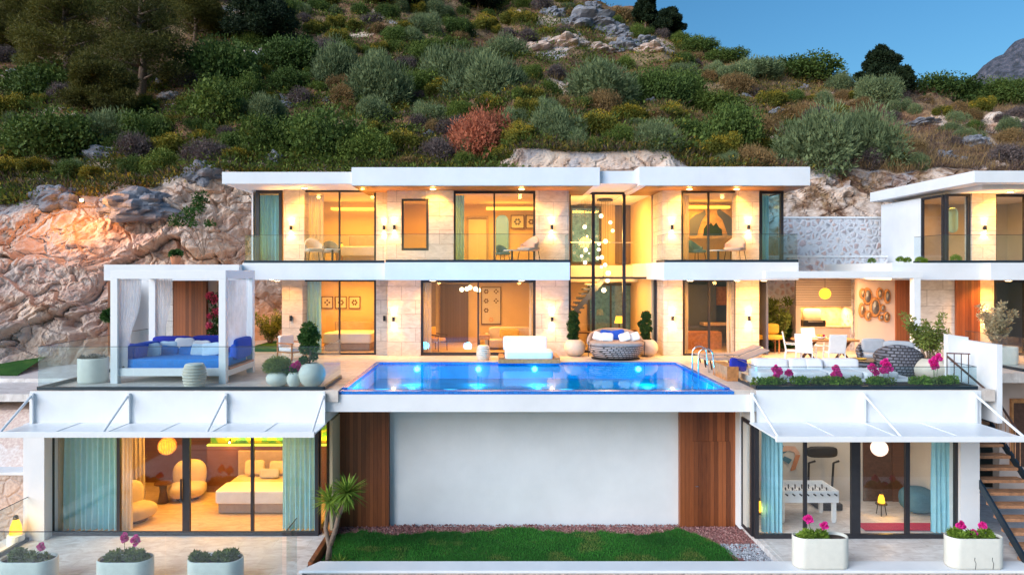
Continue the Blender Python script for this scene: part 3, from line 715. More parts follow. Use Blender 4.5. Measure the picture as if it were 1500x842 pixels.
ROCKS = [
 (790, 74, 70, 26, 1, 'pale pink rock outcrop left of the crest outcrops'), (832, 70, 60, 24, 1, 'pale squared rock outcrop above the feathery sage shrub'),
 (862, 42, 90, 40, 0, 'long grey rock ridge near the crest'), (808, 24, 50, 22, 0, 'grey rock on the upper slope left of the long ridge'),
 (905, 52, 54, 26, 0, 'grey rock right of the long ridge'), (880, 76, 56, 18, 1, 'flat pale rock between the two pale outcrops'),
 (922, 72, 62, 28, 0, 'dark grey boulder in the middle of the crest outcrop'), (960, 78, 54, 22, 1, 'pale rock at the right end of the crest outcrop'),
 (944, 66, 40, 18, 0, 'small grey rock above the pale right end of the crest outcrop'), (868, 12, 30, 16, 0, 'small grey rock where the hill meets the sky'),
 (410, 158, 42, 13, 0, 'flat grey slab above the wide thicket'), (232, 134, 20, 26, 0, 'upright small grey rock below the pines'),
 (243, 146, 34, 18, 1, 'pinkish rock beside the upright small grey rock'), (250, 158, 28, 8, 1, 'thin white slab below the pinkish rock'),
 (192, 202, 26, 30, 0, 'blue-grey pointed rock above the wide shrubs'), (146, 236, 64, 34, 0, 'grey ledge above the golden bush on the cliff'),
 (466, 226, 22, 28, 0, 'small upright grey rock behind the left roof'), (400, 240, 34, 26, 0, 'tilted grey rock behind the left roof corner'),
 (72, 300, 92, 44, 0, 'long weathered blue-grey boulder on the cliff edge at far left'), (190, 308, 120, 46, 0, 'large tilted blue-grey slab below the cliff rim, right of the orange spotlight'), (290, 262, 60, 40, 0, 'stack of grey rock at the cliff top near the roof'),
 (20, 108, 30, 12, 0, 'small grey rock at the far left edge'), (628, 202, 20, 14, 0, 'small blue-grey stone left of the red-brown shrub'),
 (1140, 166, 36, 13, 0, 'flat grey stone right of the flat green shrub'), (1095, 146, 26, 12, 0, 'small grey stone above the flat green shrub'),
 (1180, 132, 18, 11, 0, 'tiny blue-grey stone below the wide skyline shrub'), (1355, 184, 50, 13, 0, 'long flat grey stone right of the very large sage shrub'),
 (1434, 212, 48, 22, 0, 'rounded blue-grey boulder on the dry grass at right'), (1385, 236, 42, 18, 0, 'low brownish-grey stone right of the large sage shrub'),
 (1460, 250, 50, 20, 1, 'pale pointed boulder just above the neighbouring roof'), (1418, 240, 26, 14, 0, 'small grey stone left of the pale pointed boulder'),
 (1440, 256, 30, 12, 1, 'small pale stone touching the neighbouring roofline'),
 (955, 152, 20, 12, 0, 'small grey stone under the dark green shrub'), (590, 170, 24, 10, 1, 'small pale stone right of the round sage shrub'),
 (345, 132, 20, 10, 0, 'small grey stone near the small fresh green shrub'), (480, 150, 24, 10, 0, 'little grey stone under the upright sage shrub'),
]
for i, (px, b, w_, h_, k, lab) in enumerate(ROCKS):
    P = hit(px, b)
    if P is None: continue
    if b > 254 and px < 350 or px == 190:                 # the ones lying on the rim of the cliff
        D = {72: 31.3, 190: 30.6, 290: 33.0}.get(px, 33); P = Vector((XX(px, D), D, ZZ(b, D)))
    sc = P.y / F; o = bpy.data.objects.new('boulder', RK[k][i % 3]); COL.objects.link(o)
    o.location = P + Vector((0, w_ * sc * .25, h_ * sc * .18)); o.scale = (w_ * sc * .5, w_ * sc * .42, h_ * sc * .55); o.rotation_euler = (R(random.uniform(-12, 12)), R(random.uniform(-14, 10)), R(random.uniform(-30, 30)))
    tag(o, lab, 'boulder', 'boulders on the hillside'); PLACED.append([px, b, w_ / 2, o, None, 'rock'])
# ---- the smaller shrubs between them
rg1 = random.Random(11); TARGET = 288 - len(BIG); made = 0; tries = 0
small = []
while made < TARGET and tries < 9000:
    tries += 1
    px = rg1.uniform(-5, 1505); yt = np.interp(px, PR, YR); yb = np.interp(px, PX, YB) - 2
    py = rg1.uniform(max(4, yt + 6), yb)
    if px > 1290 and rg1.random() < .62: continue
    if 990 < px < 1290 and rg1.random() < .25: continue
    dist = (yb - py) / max(60., yb - yt)
    wpx = rg1.uniform(30, 74) * (1 - .45 * dist)
    if any(abs(px - q[0]) < (q[2] + wpx / 2) * .56 and abs(py - wpx * .3 - q[1]) < (q[2] * .8 + wpx * .35) * .5 for q in PLACED): continue
    if px < 480: ks = ['dark', 'green', 'yellow', 'dry', 'olive', 'dark', 'yellow']
    elif px < 1000: ks = ['dark', 'green', 'yellow', 'yellow', 'dry', 'olive', 'tan', 'yellow']
    else: ks = ['yellow', 'dry', 'tan', 'olive', 'dark', 'tan']
    k = rg1.choice(ks)
    if shrub(px, py, wpx, wpx * rg1.uniform(.55, .8), k, None, None, rg1): made += 1; small.append(PLACED[-1])
# labels of the small ones: colour, the landmark next to it and the side on which it stands
marks = [(q[0], q[1], q[4]) for q in PLACED if q[4]]
marks += [(870, 50, 'the long grey rock ridge'), (205, 70, 'the largest pine'), (1434, 200, 'the rounded boulder'), (60, 40, 'the upper left corner'), (1355, 180, 'the long flat stone'), (1290, 110, 'the lone skyline tree'), (945, 25, 'the tallest skyline tree')]
buckets = {}
for q in small:
    m_ = min(marks, key=lambda m: math.hypot(m[0] - q[0], (m[1] - q[1]) * 1.4))
    dx, dy = q[0] - m_[0], q[1] - m_[1]
    side = ('right of' if dx > 0 else 'left of') if abs(dx) > abs(dy) * 1.3 else ('below' if dy > 0 else 'above')
    buckets.setdefault((q[5], side, m_[2]), []).append(q)
ORD = ['', 'second', 'third', 'fourth', 'fifth', 'sixth', 'seventh', 'eighth']
for (k, side, mk), qs in buckets.items():
    qs.sort(key=lambda q: -q[2])
    for i, q in enumerate(qs):
        base = f'{WORD[k]} bush {side} {mk}'
        pre = 'only small ' if len(qs) == 1 else ('largest ' if i == 0 else ('smallest ' if i == len(qs) - 1 else ORD[i] + ' largest '))
        q[3]['label'] = pre.replace('only ', '') + base
# ---- undergrowth: tufts and dry grass nobody could count
def scatter(name, n, seed, mat, ln, wd, region, per, label, up=1.6, sz=(.5, 1.4)):
    rng = np.random.default_rng(seed); px = rng.uniform(*region[:2], n); yb = np.interp(px, PX, DB); dr = np.interp(px, PR, DR)
    s = rng.uniform(0, 1, n) ** 1.5; D = yb + (dr - yb) * s * .98 + .1
    X = (px - CX) / F * D
    dens = fbm(X * .25, D * .25, seed, 3) + region[2]; k = dens > rng.uniform(-.6, .6, n)
    X, D = X[k], D[k]; z = terrain(X, D)
    size = rng.uniform(sz[0], sz[1], len(X))
    P = np.repeat(np.stack([X, D, z - .03], 1), per, 0); S = np.repeat(size, per)[:, None]; T = np.repeat(rng.uniform(0, 1, len(X)), per)
    off = rng.normal(0, 1, P.shape) * np.array([.22, .22, .02]); d = off / (np.linalg.norm(off, axis=1, keepdims=True) + 1e-6) * .8 + np.array([0, 0, up])
    P = P + off * S
    V = leaves(rng, P, d, ln, wd, .35, .2); V = P[:, None] + (V - P[:, None]) * S[:, None]
    o = bpy.data.objects.new(name, np_mesh(name, V, 4, mat, {'var': np.clip(T * .6 + rng.uniform(0, .4, len(P)), 0, 1), 'tip': rng.uniform(0, 1, len(P)) * (T > .5)}))
    COL.objects.link(o); tag(o, label, None, None, 'stuff')
grassM = leafmat('dry_grass_blades', (.16, .09, .04), (.50, .33, .15))
purpM = leafmat('withered_scrub', (.05, .035, .03), (.20, .13, .11))
scrubM = leafmat('low_green_scrub', (.025, .045, .014), (.14, .16, .04), (.40, .27, .04))
scatter('leafy_scrub', 5200, 4, leafM['green'], .075, .020, (-60, 1010, .05), 75, 'tangled green scrub filling the gaps between the shrubs', sz=(1.2, 3.2), up=.35)
scatter('golden_scrub', 3000, 6, leafM['yellow'], .06, .016, (-60, 1250, -.05), 60, 'tangled yellow-green scrub between the shrubs', sz=(1.0, 2.4), up=.4)
scatter('dry_grass', 9000, 1, grassM, .38, .008, (700, 1560, .0), 16, 'dry straw-coloured grass on the right part of the hillside')
scatter('low_scrub', 20000, 2, scrubM, .17, .026, (-60, 1200, .2), 22, 'low green and ochre scrub covering the ground between the shrubs', sz=(.6, 1.7), up=.6)
scatter('withered_undergrowth', 10000, 3, purpM, .24, .012, (-60, 1560, .15), 20, 'withered purplish brown undergrowth on the slope', sz=(.6, 1.7), up=.8)
# ------------------------------------------------------------------ the villa
FY = 25.9            # front plane of the stone walls
VO = (0, 26, 0)
villa = thing('villa', 'white modern two-storey villa with stone-clad walls, flat roofs and lit glass fronts', 'villa', VO)
def B(*boxes):
    m = MB(VO)
    for b in boxes: m.box(*b)
    return m
def V(name, mat, *boxes, bevel=0): return B(*boxes).build(name, M[mat], villa, bevel=bevel)
# decks and podium
lx0, lx1, rx0, rx1 = -12.3, -4.22, 6.33, 13.25       # terrace left edge, pool edges, terrace right edge
mb = MB(); mb.box(-12.39, lx1, 18.36, 31.9, -.3, 0); mb.box(lx1, rx0, 24.2, 31.9, -.3, 0); mb.box(rx0, 13.3, 18.46, 31.9, -.3, 0); mb.box(13.3, 30, 21.5, 31.9, -.3, 0)
struct(mb.build('terrace_deck', M['deck']))
V('fascia', 'white', (-12.39, -4.57, 18.34, 19.9, -.90, -.31), (-12.39, -4.57, 18.34, 18.355, -.31, -.015))
V('fascia', 'white', (-4.57, 6.92, 18.44, 18.78, -.58, -.12), )
V('fascia', 'white', (6.92, 12.9, 18.42, 19.9, -.92, -.31), (6.92, 12.9, 18.42, 18.455, -.31, -.015))
V('fascia', 'white', (-4.57, lx1, 18.46, 19.9, -.58, -.31), (rx0, 6.92, 18.465, 19.9, -.58, -.31))
# lower storey: recessed wall under the pool with its wood panels
V('wall', 'white', (-3.12, 5.28, 20.1, 20.4, -4.3, -.6))
wp = V('wood_panel', 'wood_clad', (-4.56, -3.11, 19.9, 20.3, -4.3, -.6)); wp2 = V('wood_panel', 'wood_clad', (5.27, 6.86, 19.9, 20.3, -4.3, -.6))
dr = V('door', 'wood_clad', (5.62, 6.70, 19.875, 19.895, -4.15, -1.72))
o = MB(VO).tube([(5.70, 19.86, -3.0), (5.70, 19.84, -3.0), (5.78, 19.84, -3.0)], .012).build('handle', M['steel'], dr)
def frame_box(m, x0, x1, z0, z1, y, ft=.06, d=.09, mull=(), trans=()):
    m.box(x0, x0 + ft, y - d / 2, y + d / 2, z0, z1); m.box(x1 - ft, x1, y - d / 2, y + d / 2, z0, z1)
    m.box(x0 + ft, x1 - ft, y - d / 2, y + d / 2, z0, z0 + ft); m.box(x0 + ft, x1 - ft, y - d / 2, y + d / 2, z1 - ft, z1)
    for q in mull:
        x, w_ = q if isinstance(q, tuple) else (q, ft * .8)
        m.box(x - w_ / 2, x + w_ / 2, y - d / 2 + .004, y + d / 2 - .004, z0 + ft, z1 - ft)
    for z in trans: m.box(x0 + ft, x1 - ft, y - d / 2 + .007, y + d / 2 - .007, z - ft / 2, z + ft / 2)
def window(x0, x1, z0, z1, y, mull=(), ft=.07, parent=None, gl='glass', trans=(), off=VO):
    parent = parent or villa
    m = MB(off); frame_box(m, x0, x1, z0, z1, y, ft, .1, mull, trans); o = m.build('window', M['frame'], parent)
    MB(off).box(x0 + ft * .7, x1 - ft * .7, y - .006, y + .006, z0 + ft * .7, z1 - ft * .7).build('pane', M[gl], o)
    return o
def sidewindow(x, y0, y1, z0, z1, ft=.07, parent=None, gl='glass', off=VO):
    m = MB(off); d = .09
    for a, b in ((y0, y0 + ft), (y1 - ft, y1)): m.box(x - d / 2, x + d / 2, a, b, z0, z1)
    m.box(x - d / 2, x + d / 2, y0 + ft, y1 - ft, z0, z0 + ft); m.box(x - d / 2, x + d / 2, y0 + ft, y1 - ft, z1 - ft, z1)
    o = m.build('window', M['frame'], parent or villa)
    MB(off).box(x - .006, x + .006, y0 + ft * .7, y1 - ft * .7, z0 + ft * .7, z1 - ft * .7).build('pane', M[gl], o); return o
def room(x0, x1, y0, y1, z0, z1, wall='room_wall', floor='room_floor', back=None, left=True, right=True, parent=None, off=VO, ceil='room_ceiling'):
    p = parent or villa; t_ = .08
    MB(off).box(x0, x1, y0, y1, z0, z0 + .006).build('floor', M[floor], p)
    MB(off).box(x0, x1, y0, y1, z1, z1 + .05).build('ceiling', M[ceil], p)
    MB(off).box(x0, x1, y1, y1 + t_, z0, z1).build('wall', M[back or wall], p)
    if left: MB(off).box(x0 - t_, x0, y0, y1, z0, z1).build('wall', M[wall], p)
    if right: MB(off).box(x1, x1 + t_, y0, y1, z0, z1).build('wall', M[wall], p)
# --- lower left room (bedroom) and lower right room (games room)
G = -4.0
V('pillar', 'white', (-12.62, -12.06, 18.42, 19.1, G - .3, -.905))
window(XX(73, 18.8), XX(467, 18.8), G, -.92, 18.8, mull=[(XX(174.5, 18.8), .09), (XX(273.5, 18.8), .2), (XX(370, 18.8), .08)], ft=.1)
MB(VO).box(XX(266, 18.8), XX(268, 18.8), 18.70, 18.745, -3.05, -2.45).build('handle', M['frame'], villa)
sidewindow(-4.86, 18.86, 20.0, G, -.92, .1)
V('pillar', 'white', (-4.80, -4.58, 19.95, 20.5, G, -.61))
room(-12.0, -4.6, 19.0, 23.5, G, -.93, 'room_wall', 'room_floor', back='wood_wall')
V('partition', 'wood_wall', (XX(302, 22.4), -4.7, 22.45, 22.6, G, -2.50))
V('cove_light', 'cove_green', (XX(302, 22.4), -4.7, 22.44, 22.6, -2.498, -2.46))
m_, t, out = nt('green_mural'); c = coords(t); n = noise_(t, c, 1.3, 4, .6, 1.5)
cc = ramp(t, n, [(.3, (.02, .16, .16)), (.42, (.10, .35, .08)), (.5, (.45, .50, .03)), (.6, (.70, .42, .02)), (.72, (.10, .30, .12))]); finish(t, out, cc, .5); M['mural'] = m_
V('mural', 'mural', (XX(302, 22.4), -4.7, 22.75, 22.78, -2.48, -.94))
V('pillar', 'white', (12.37, 12.88, 18.45, 19.1, G - .1, -.925))
window(XX(1109, 18.4), XX(1411, 18.4), G, -.93, 18.6, mull=[(XX(1184, 18.4), .08), (XX(1258.5, 18.4), .24), (XX(1335, 18.4), .11)], ft=.11)
sidewindow(6.93, 18.7, 19.5, G, -.93, .1)
V('pillar', 'white', (6.86, 7.02, 19.52, 20.3, G - .1, -.61))
room(6.98, 12.86, 19.12, 21.6, G, -.94, 'cream', 'patio', back='cream')
V('door', 'wood_dark', (XX(1266, 21.5), XX(1332, 21.5), 21.54, 21.59, G + .01, -1.0))
V('door', 'wood_wall', (XX(1308, 21.5), XX(1332, 21.5), 21.50, 21.535, G + .01, -1.0))
# --- pool
pool = thing('swimming_pool', 'long blue-tiled infinity pool with glowing turquoise water', 'swimming pool', (1, 21, 0))
def Pm(name, mat, *bx):
    m = MB((1, 21, 0))
    for b in bx: m.box(*b)
    return m.build(name, mat, pool)
m_, t, out = nt('blue_mosaic'); c = coords(t); s = t.nodes.new('ShaderNodeSeparateXYZ'); t.links.new(c, s.inputs[0])
cb = t.nodes.new('ShaderNodeCombineXYZ'); t.links.new(s.outputs[0], cb.inputs[0]); t.links.new(math_(t, 'ADD', s.outputs[1], s.outputs[2]), cb.inputs[1])
b = N(t, 'ShaderNodeTexBrick', Scale=1.0); b.offset = 0; b.inputs['Brick Width'].default_value = .05; b.inputs['Row Height'].default_value = .05; b.inputs['Mortar Size'].default_value = .003
b.inputs['Color1'].default_value = (.005, .12, .52, 1); b.inputs['Color2'].default_value = (.012, .22, .74, 1); b.inputs['Mortar'].default_value = (.08, .25, .6, 1); b.inputs['Bias'].default_value = 0
t.links.new(cb.outputs[0], b.inputs[0]); finish(t, out, b.outputs[0], .25, 0, b.outputs['Fac'], -.3, .004); M['mosaic'] = m_
M['pool_floor'] = simple('turquoise_pool_tiles', (.01, .50, .78), .5, var=.15, nscale=1.5)
Pm('basin', M['pool_floor'], (lx1 + .02, rx0 - .02, 18.8, 24.1, -.57, -.55), (lx1 + .02, rx0 - .02, 24.0, 24.1, -.55, -.12), (lx1 + .02, lx1 + .1, 18.8, 24.0, -.55, -.12), (rx0 - .1, rx0 - .02, 18.8, 24.0, -.55, -.12))
Pm('tile_edge', M['mosaic'], (lx1 + .003, rx0 - .003, 18.45, 18.80, -.115, -.035), (lx1 + .003, lx1 + .16, 18.8, 24.197, -.115, .004), (rx0 - .16, rx0 - .003, 18.8, 24.197, -.115, .004), (lx1 + .16, rx0 - .16, 24.0, 24.197, -.115, .004))

m_, t, out = nt('pool_water'); c = coords(t)
tr = t.nodes.new('ShaderNodeBsdfTransparent'); tr.inputs[0].default_value = (.10, .70, .97, 1)
g = t.nodes.new('ShaderNodeBsdfGlossy'); g.inputs['Roughness'].default_value = .015; g.inputs[0].default_value = (.62, .86, 1, 1)
bp = N(t, 'ShaderNodeBump', Strength=.10, Distance=.02); t.links.new(noise_(t, coords(t, (1, .6, 1)), 5, 3), bp.inputs['Height'])
fr = t.nodes.new('ShaderNodeFresnel'); fr.inputs[0].default_value = 1.33
for q in (g, fr): t.links.new(bp.outputs[0], q.inputs['Normal'])
mx = t.nodes.new('ShaderNodeMixShader'); t.links.new(math_(t, 'MULTIPLY', fr.outputs[0], .6), mx.inputs[0]); t.links.new(tr.outputs[0], mx.inputs[1]); t.links.new(g.outputs[0], mx.inputs[2]); t.links.new(mx.outputs[0], out.inputs[0])
m = MB((1, 21, 0)); m.add([(lx1 + .05, 18.7, -.03), (rx0 - .05, 18.7, -.03), (rx0 - .05, 24.05, -.03), (lx1 + .05, 24.05, -.03)], [(0, 1, 2, 3)])
m.build('water', m_, pool)
for px in (607, 700, 785, 942):
    x = XX(px, 23.2)
    o = MB((1, 21, 0)).tube([(x, 24.0, -.22), (x, 23.95, -.22)], .09, 16).build('underwater_lamp', M['pool_lamp'], pool)
    light('POINT', (x - 1, 1.6, -.35), 12, (.45, .8, 1), .12, parent=pool)
for px in (560, 660, 830, 985): light('POINT', (XX(px, 20.2) - 1, -.9, -.3), 60, (.25, .7, 1), .2, parent=pool)
# --- slabs, balconies, roofs
SB, ST = 2.86, 3.46
V('floor_slab', 'white', (XX(355, 24.5), XX(563.5, 24.5), 24.5, 31.8, SB, ST), bevel=.01)
V('floor_slab', 'white', (XX(563.5, 24.2), XX(835, 24.2), 24.2, 31.8, SB - .004, ST + .02), bevel=.01)
V('floor_slab', 'white', (XX(972, 24.2), XX(1170, 24.2), 24.2, 31.8, SB - .004, ST + .02), bevel=.01)
V('floor_slab', 'white', (XX(152, 24.2), XX(355, 24.5) - .002, 24.2, 27.6, SB - .02, 3.40), bevel=.01)
# ground floor piers
V('stone_wall', 'stone', (XX(413, FY), XX(443, FY), FY, 26.6, 0, SB - .01), (XX(413, FY), XX(443, FY), FY + .3, 31.5, .001, SB - .01) if False else (XX(413, FY), XX(413, FY) + .3, 26.6, 31.5, 0, SB - .01))
V('stone_wall', 'stone', (XX(551, 26.2), XX(568, FY), 26.2, 26.6, 0, SB - .01))
V('stone_wall', 'stone', (XX(567.5, FY), XX(616, FY), FY, 26.6, 0, SB - .01))
V('stone_wall', 'stone', (XX(785, FY), XX(833, FY), FY, 27.0, 0, SB - .01))
V('stone_wall', 'stone', (XX(972, FY), XX(1000, FY), FY, 27.6, 0, SB - .01))
V('stone_wall', 'stone', (XX(1078.5, FY), XX(1112, FY), FY, 26.6, 0, SB - .01))
# upper floor piers
F1, T1 = ST + .025, 6.14
V('stone_wall', 'stone', (XX(413, FY), XX(443.5, FY), FY + .2, 26.7, ST + .003, 6.3))
V('stone_wall', 'stone', (XX(551, 26.1), XX(568, FY), 26.1, 26.6, ST + .003, 6.3))
V('stone_wall', 'stone', (XX(567, 25.5), XX(588, 25.5), 25.5, 26.0, F1, T1), (XX(628, 25.5), XX(664.5, 25.5), 25.5, 26.0, F1, T1), (XX(588, 25.5), XX(628, 25.5), 25.5, 26.0, F1, ZZ(367, 25.5)), (XX(588, 25.5), XX(628, 25.5), 25.5, 26.0, ZZ(291, 25.5), T1))
V('stone_wall', 'stone', (XX(784.5, 25.5), XX(833, 25.5), 25.5, 26.9, F1, T1))
V('stone_wall', 'stone', (XX(970.5, 25.5), XX(998, 25.5), 25.5, 27.5, F1, T1))
V('stone_wall', 'stone', (XX(1079, 25.5), XX(1112, 25.5), 25.5, 26.0, F1, T1))
# windows
window(XX(443, 26.3), XX(551, 26.3), 0, SB - .01, 26.3, mull=[(XX(497.5, 26.3), .06)])
window(XX(616, 26.1), XX(785, 26.1), 0, SB - .01, 26.1, mull=[(XX(700.5, 26.1), .06)], ft=.11)
window(XX(1000, 26.1), XX(1078.5, 26.1), 0, SB - .01, 26.1, mull=[(XX(1038.5, 26.1), .07)], ft=.07)
window(XX(375.5, 26.3), XX(413.5, 26.3), ST, 6.24, 26.3, ft=.12, gl='glass_teal')
window(XX(443, 26.3), XX(551, 26.3), ST, 6.24, 26.3, mull=[(XX(497.5, 26.3), .06)])
window(XX(588, 25.6), XX(628, 25.6), ZZ(367, 25.6), ZZ(291, 25.6), 25.6, ft=.09)
window(XX(664, 25.7), XX(784.5, 25.7), F1, T1, 25.7, mull=[(XX(724, 25.7), .06)], ft=.09)
window(XX(998, 25.7), XX(1079, 25.7), F1, T1, 25.7, mull=[(XX(1037.5, 25.7), .07)], ft=.06)
window(XX(1112, 25.7), XX(1147, 25.7), F1, T1, 25.7, ft=.1, gl='glass_teal')
sidewindow(XX(1146, 25.7), 25.8, 28.2, F1, T1, gl='glass_teal')
window(XX(833, 27), XX(961, 27), .0, 6.24, 27.0, mull=[(XX(869, 27), .12), (XX(914, 27), .12)], ft=.08, trans=(ZZ(407, 27),))
# rooms behind
room(XX(443, 26.3) - .35, -4.16, 26.4, 30.2, .008, SB - .03, 'room_wall')
room(XX(616, 26.1) - .5, XX(785, 26.1) + .35, 26.2, 30.8, .008, SB - .03, 'room_wall')
room(2.75, 6.05, 27.1, 31.4, .008, 6.2, 'room_wall', back='room_wall')
room(6.45, 10.2, 26.2, 30.6, .008, SB - .03, 'navy', back='navy')
room(XX(375, 26.3), -4.2, 26.4, 30.4, ST + .03, 6.2, 'room_wall')
room(-4.08, 2.66, 26.05, 30.4, ST + .03, 6.1, 'room_wall')
room(6.25, 10.6, 26.05, 30.2, ST + .03, 6.1, 'room_wall', right=False)
V('wall', 'white', (10.6, 10.7, 28.2, 30.2, F1, T1))
V('rear_wall', 'white', (-9.7, 10.75, 31.6, 31.8, 0, 6.2))
V('side_wall', 'white', (XX(375, 26.3) - .15, XX(375, 26.3) - .1, 26.25, 31.6, ST, 6.2))
# cove strips inside the upper rooms, gallery and rear windows of the hall with painted daylight
for x0, x1, y, z in ((XX(482, 29), XX(548, 29), 29.3, 5.78), (XX(712, 29), XX(782, 29), 29.3, 5.80), (XX(1002, 28), XX(1077, 28), 28.6, 5.78)):
    V('cove_light', 'cove', (x0, x1, y, y + .5, z, z + .09))
V('gallery', 'room_ceiling', (2.76, 6.04, 29.6, 31.3, 2.72, 3.42))
m_, t, out = nt('painted_dusk_daylight'); c = coords(t); n = noise_(t, c, 6, 6, .7)
finish(t, out, ramp(t, n, [(.35, (.03, .16, .42)), (.6, (.12, .36, .72))]), .3); M['painted_dusk'] = m_  # dusk light from outside, painted on opaque panels behind the rear windows
for x0, x1, z0, z1, ms in ((XX(826, 31), XX(882, 31), 3.5, ZZ(301, 31), [XX(838, 31)]), (XX(862, 31), XX(932, 31), .1, 2.62, [XX(896, 31)])):
    V('painted_daylight_panel', 'painted_dusk', (x0, x1, 31.33, 31.36, z0, z1)); window(x0, x1, z0, z1, 31.26, mull=[(q, .07) for q in ms], ft=.1)
V('upper_door', 'door', (XX(903, 31), XX(937, 31), 31.3, 31.37, 3.5, ZZ(300, 31)))
V('upper_door', 'door', (XX(940, 31), XX(944, 31), 31.3, 31.37, 3.5, ZZ(308, 31)))
MB(VO).tube([(2.9, 29.62, 4.4), (6.0, 29.62, 4.4)], .02).build('gallery_rail', M['steel'], villa)
m = MB(VO)
for i in range(9): m.box(2.76 + i * .12, 3.2 + i * .14, 28.6, 29.5, 1.05 + i * .19, 1.13 + i * .19)
m.plate([(2.76, .85), (2.76, 1.12), (4.4, 3.0), (4.4, 2.7)], 28.52, 28.6); m.build('stair', M['navy'], villa)
# main door and wardrobe panel in the lounge, kitchen fronts
V('door', 'door', (XX(645, 30.7), XX(686, 30.7), 30.70, 30.79, .02, 2.6)); V('wall_panel', 'fabric_taupe', (XX(628, 30.7), XX(638, 30.7), 30.7, 30.79, .02, 2.7))
V('kitchen_cabinet', 'navy', (XX(1004, 30), XX(1048, 30), 29.9, 30.5, .02, 2.6)); V('kitchen_cabinet', 'wood', (XX(1040, 30.1), XX(1072, 30.1), 30.1, 30.5, 1.7, 2.5))
V('kitchen_counter', 'peach', (XX(1030, 29), XX(1076, 29), 28.9, 29.5, .9, 1.0)); V('kitchen_island', 'wood', (XX(1004, 28), XX(1056, 28), 27.9, 28.5, .02, .72))
V('door', 'cream', (XX(686, 30), XX(712, 30), 30.3, 30.38, F1 + .01, 5.45)); V('door_frame', 'fabric_taupe', (XX(683, 30), XX(686, 30), 30.28, 30.39, F1, 5.5), (XX(712, 30), XX(715, 30), 30.28, 30.39, F1, 5.5), (XX(683, 30), XX(715, 30), 30.28, 30.39, 5.5, 5.58))
# roofs
V('roof', 'white', (XX(515, 24.2), XX(879, 24.2), 24.2, 31.9, 6.16, 6.80), bevel=.01)
V('roof', 'white', (XX(325, 24.35), XX(515, 24.2) - .003, 24.35, 31.9, 6.24, 6.66), bevel=.01)
V('roof', 'white', (XX(879, 24.2) + .003, XX(936, 24.2) - .003, 24.4, 31.9, 6.26, 6.70))
V('roof', 'white', (XX(936, 24.2), XX(1187, 24.2), 24.2, 31.9, 6.16, 6.82), bevel=.01)
V('soffit', 'soffit', (XX(515, 24.2) + .03, XX(879, 24.2) - .25, 24.24, 27.2, 6.142, 6.158)); V('soffit', 'soffit', (XX(936, 24.2) + .25, XX(1187, 24.2) - .03, 24.24, 27.2, 6.142, 6.158))
# annex behind the cabana (under the west slab)
V('wall', 'peach', (XX(240, 27), XX(355, 27), 27.0, 27.3, 0, SB - .03)); V('stone_wall', 'stone_cool', (XX(240, 26.95), XX(254, 26.95), 26.9, 26.995, 0, SB - .03))
V('wood_panel', 'wood_clad', (XX(254, 26.8), XX(302, 26.8), 26.8, 26.99, 0, SB - .03)); V('wood_panel', 'wood_clad', (XX(319, 26.8), XX(331, 26.8), 26.8, 26.99, 0, SB - .03)); V('wood_panel', 'wood_clad', (XX(158, 26), XX(168, 26), 26.0, 26.9, 0, SB - .03))
V('side_wall', 'white', (XX(168, 26), XX(240, 27), 27.1, 27.3, 0, SB - .03))
# balcony railings: base rail, glass panes
def railing(label, pts, z, h=1.02, base=.09, joints=(), gl='rail_glass', pm=None):
    x, y = pts[0]; th = thing('glass_railing', label, 'railing', (x, y, z)); off = (x, y, z)
    for (xa, ya), (xb, yb) in zip(pts, pts[1:]):
        d = Vector((xb - xa, yb - ya, 0)); L_ = d.length; a = math.degrees(math.atan2(d.y, d.x)); mt = rz(a, (xa, ya, 0))
        MB(off).box(0, L_, -.04, .04, z, z + base, mtx=mt).build('base_rail', M['darkrail'], th)
        n = max(1, round(L_ / 3.0))
        for i in range(n):
            MB(off).box(L_ * i / n + .006, L_ * (i + 1) / n - .006, -.007, .007, z + base * .5, z + h, mtx=mt).build('pane', M[gl], th)
            MB(off).box(L_ * i / n + .006, L_ * (i + 1) / n - .006, -.009, .009, z + h, z + h + .014, mtx=mt).build('top_edge', M['darkrail'], th)
    return th
railing('glass railing of the left upstairs balcony', [(XX(359, 24.55), 26.2), (XX(359, 24.55), 24.56), (XX(563, 24.55), 24.56)], ST + .001, .98)
railing('glass railing of the middle upstairs balcony in front of two windows', [(XX(565, 24.25), 24.26), (XX(833, 24.25), 24.26), (XX(833, 24.25), 25.5)], ST + .021, .98)
railing('glass railing of the right upstairs balcony with the peacock mural behind', [(XX(975, 24.25), 25.5), (XX(975, 24.25), 24.26), (XX(1168, 24.25), 24.26), (XX(1168, 24.25), 27)], ST + .021, .98)
railing('long glass railing around the cabana terrace', [(-12.2, 25.5), (-12.22, 18.42), (-4.62, 18.42), (-4.64, 20.5)], .001, 1.15)
railing('low glass railing around the sunken white sofa terrace', [(6.97, 21.2), (6.97, 18.53), (12.85, 18.53), (12.85, 19.6)], .001, .60)
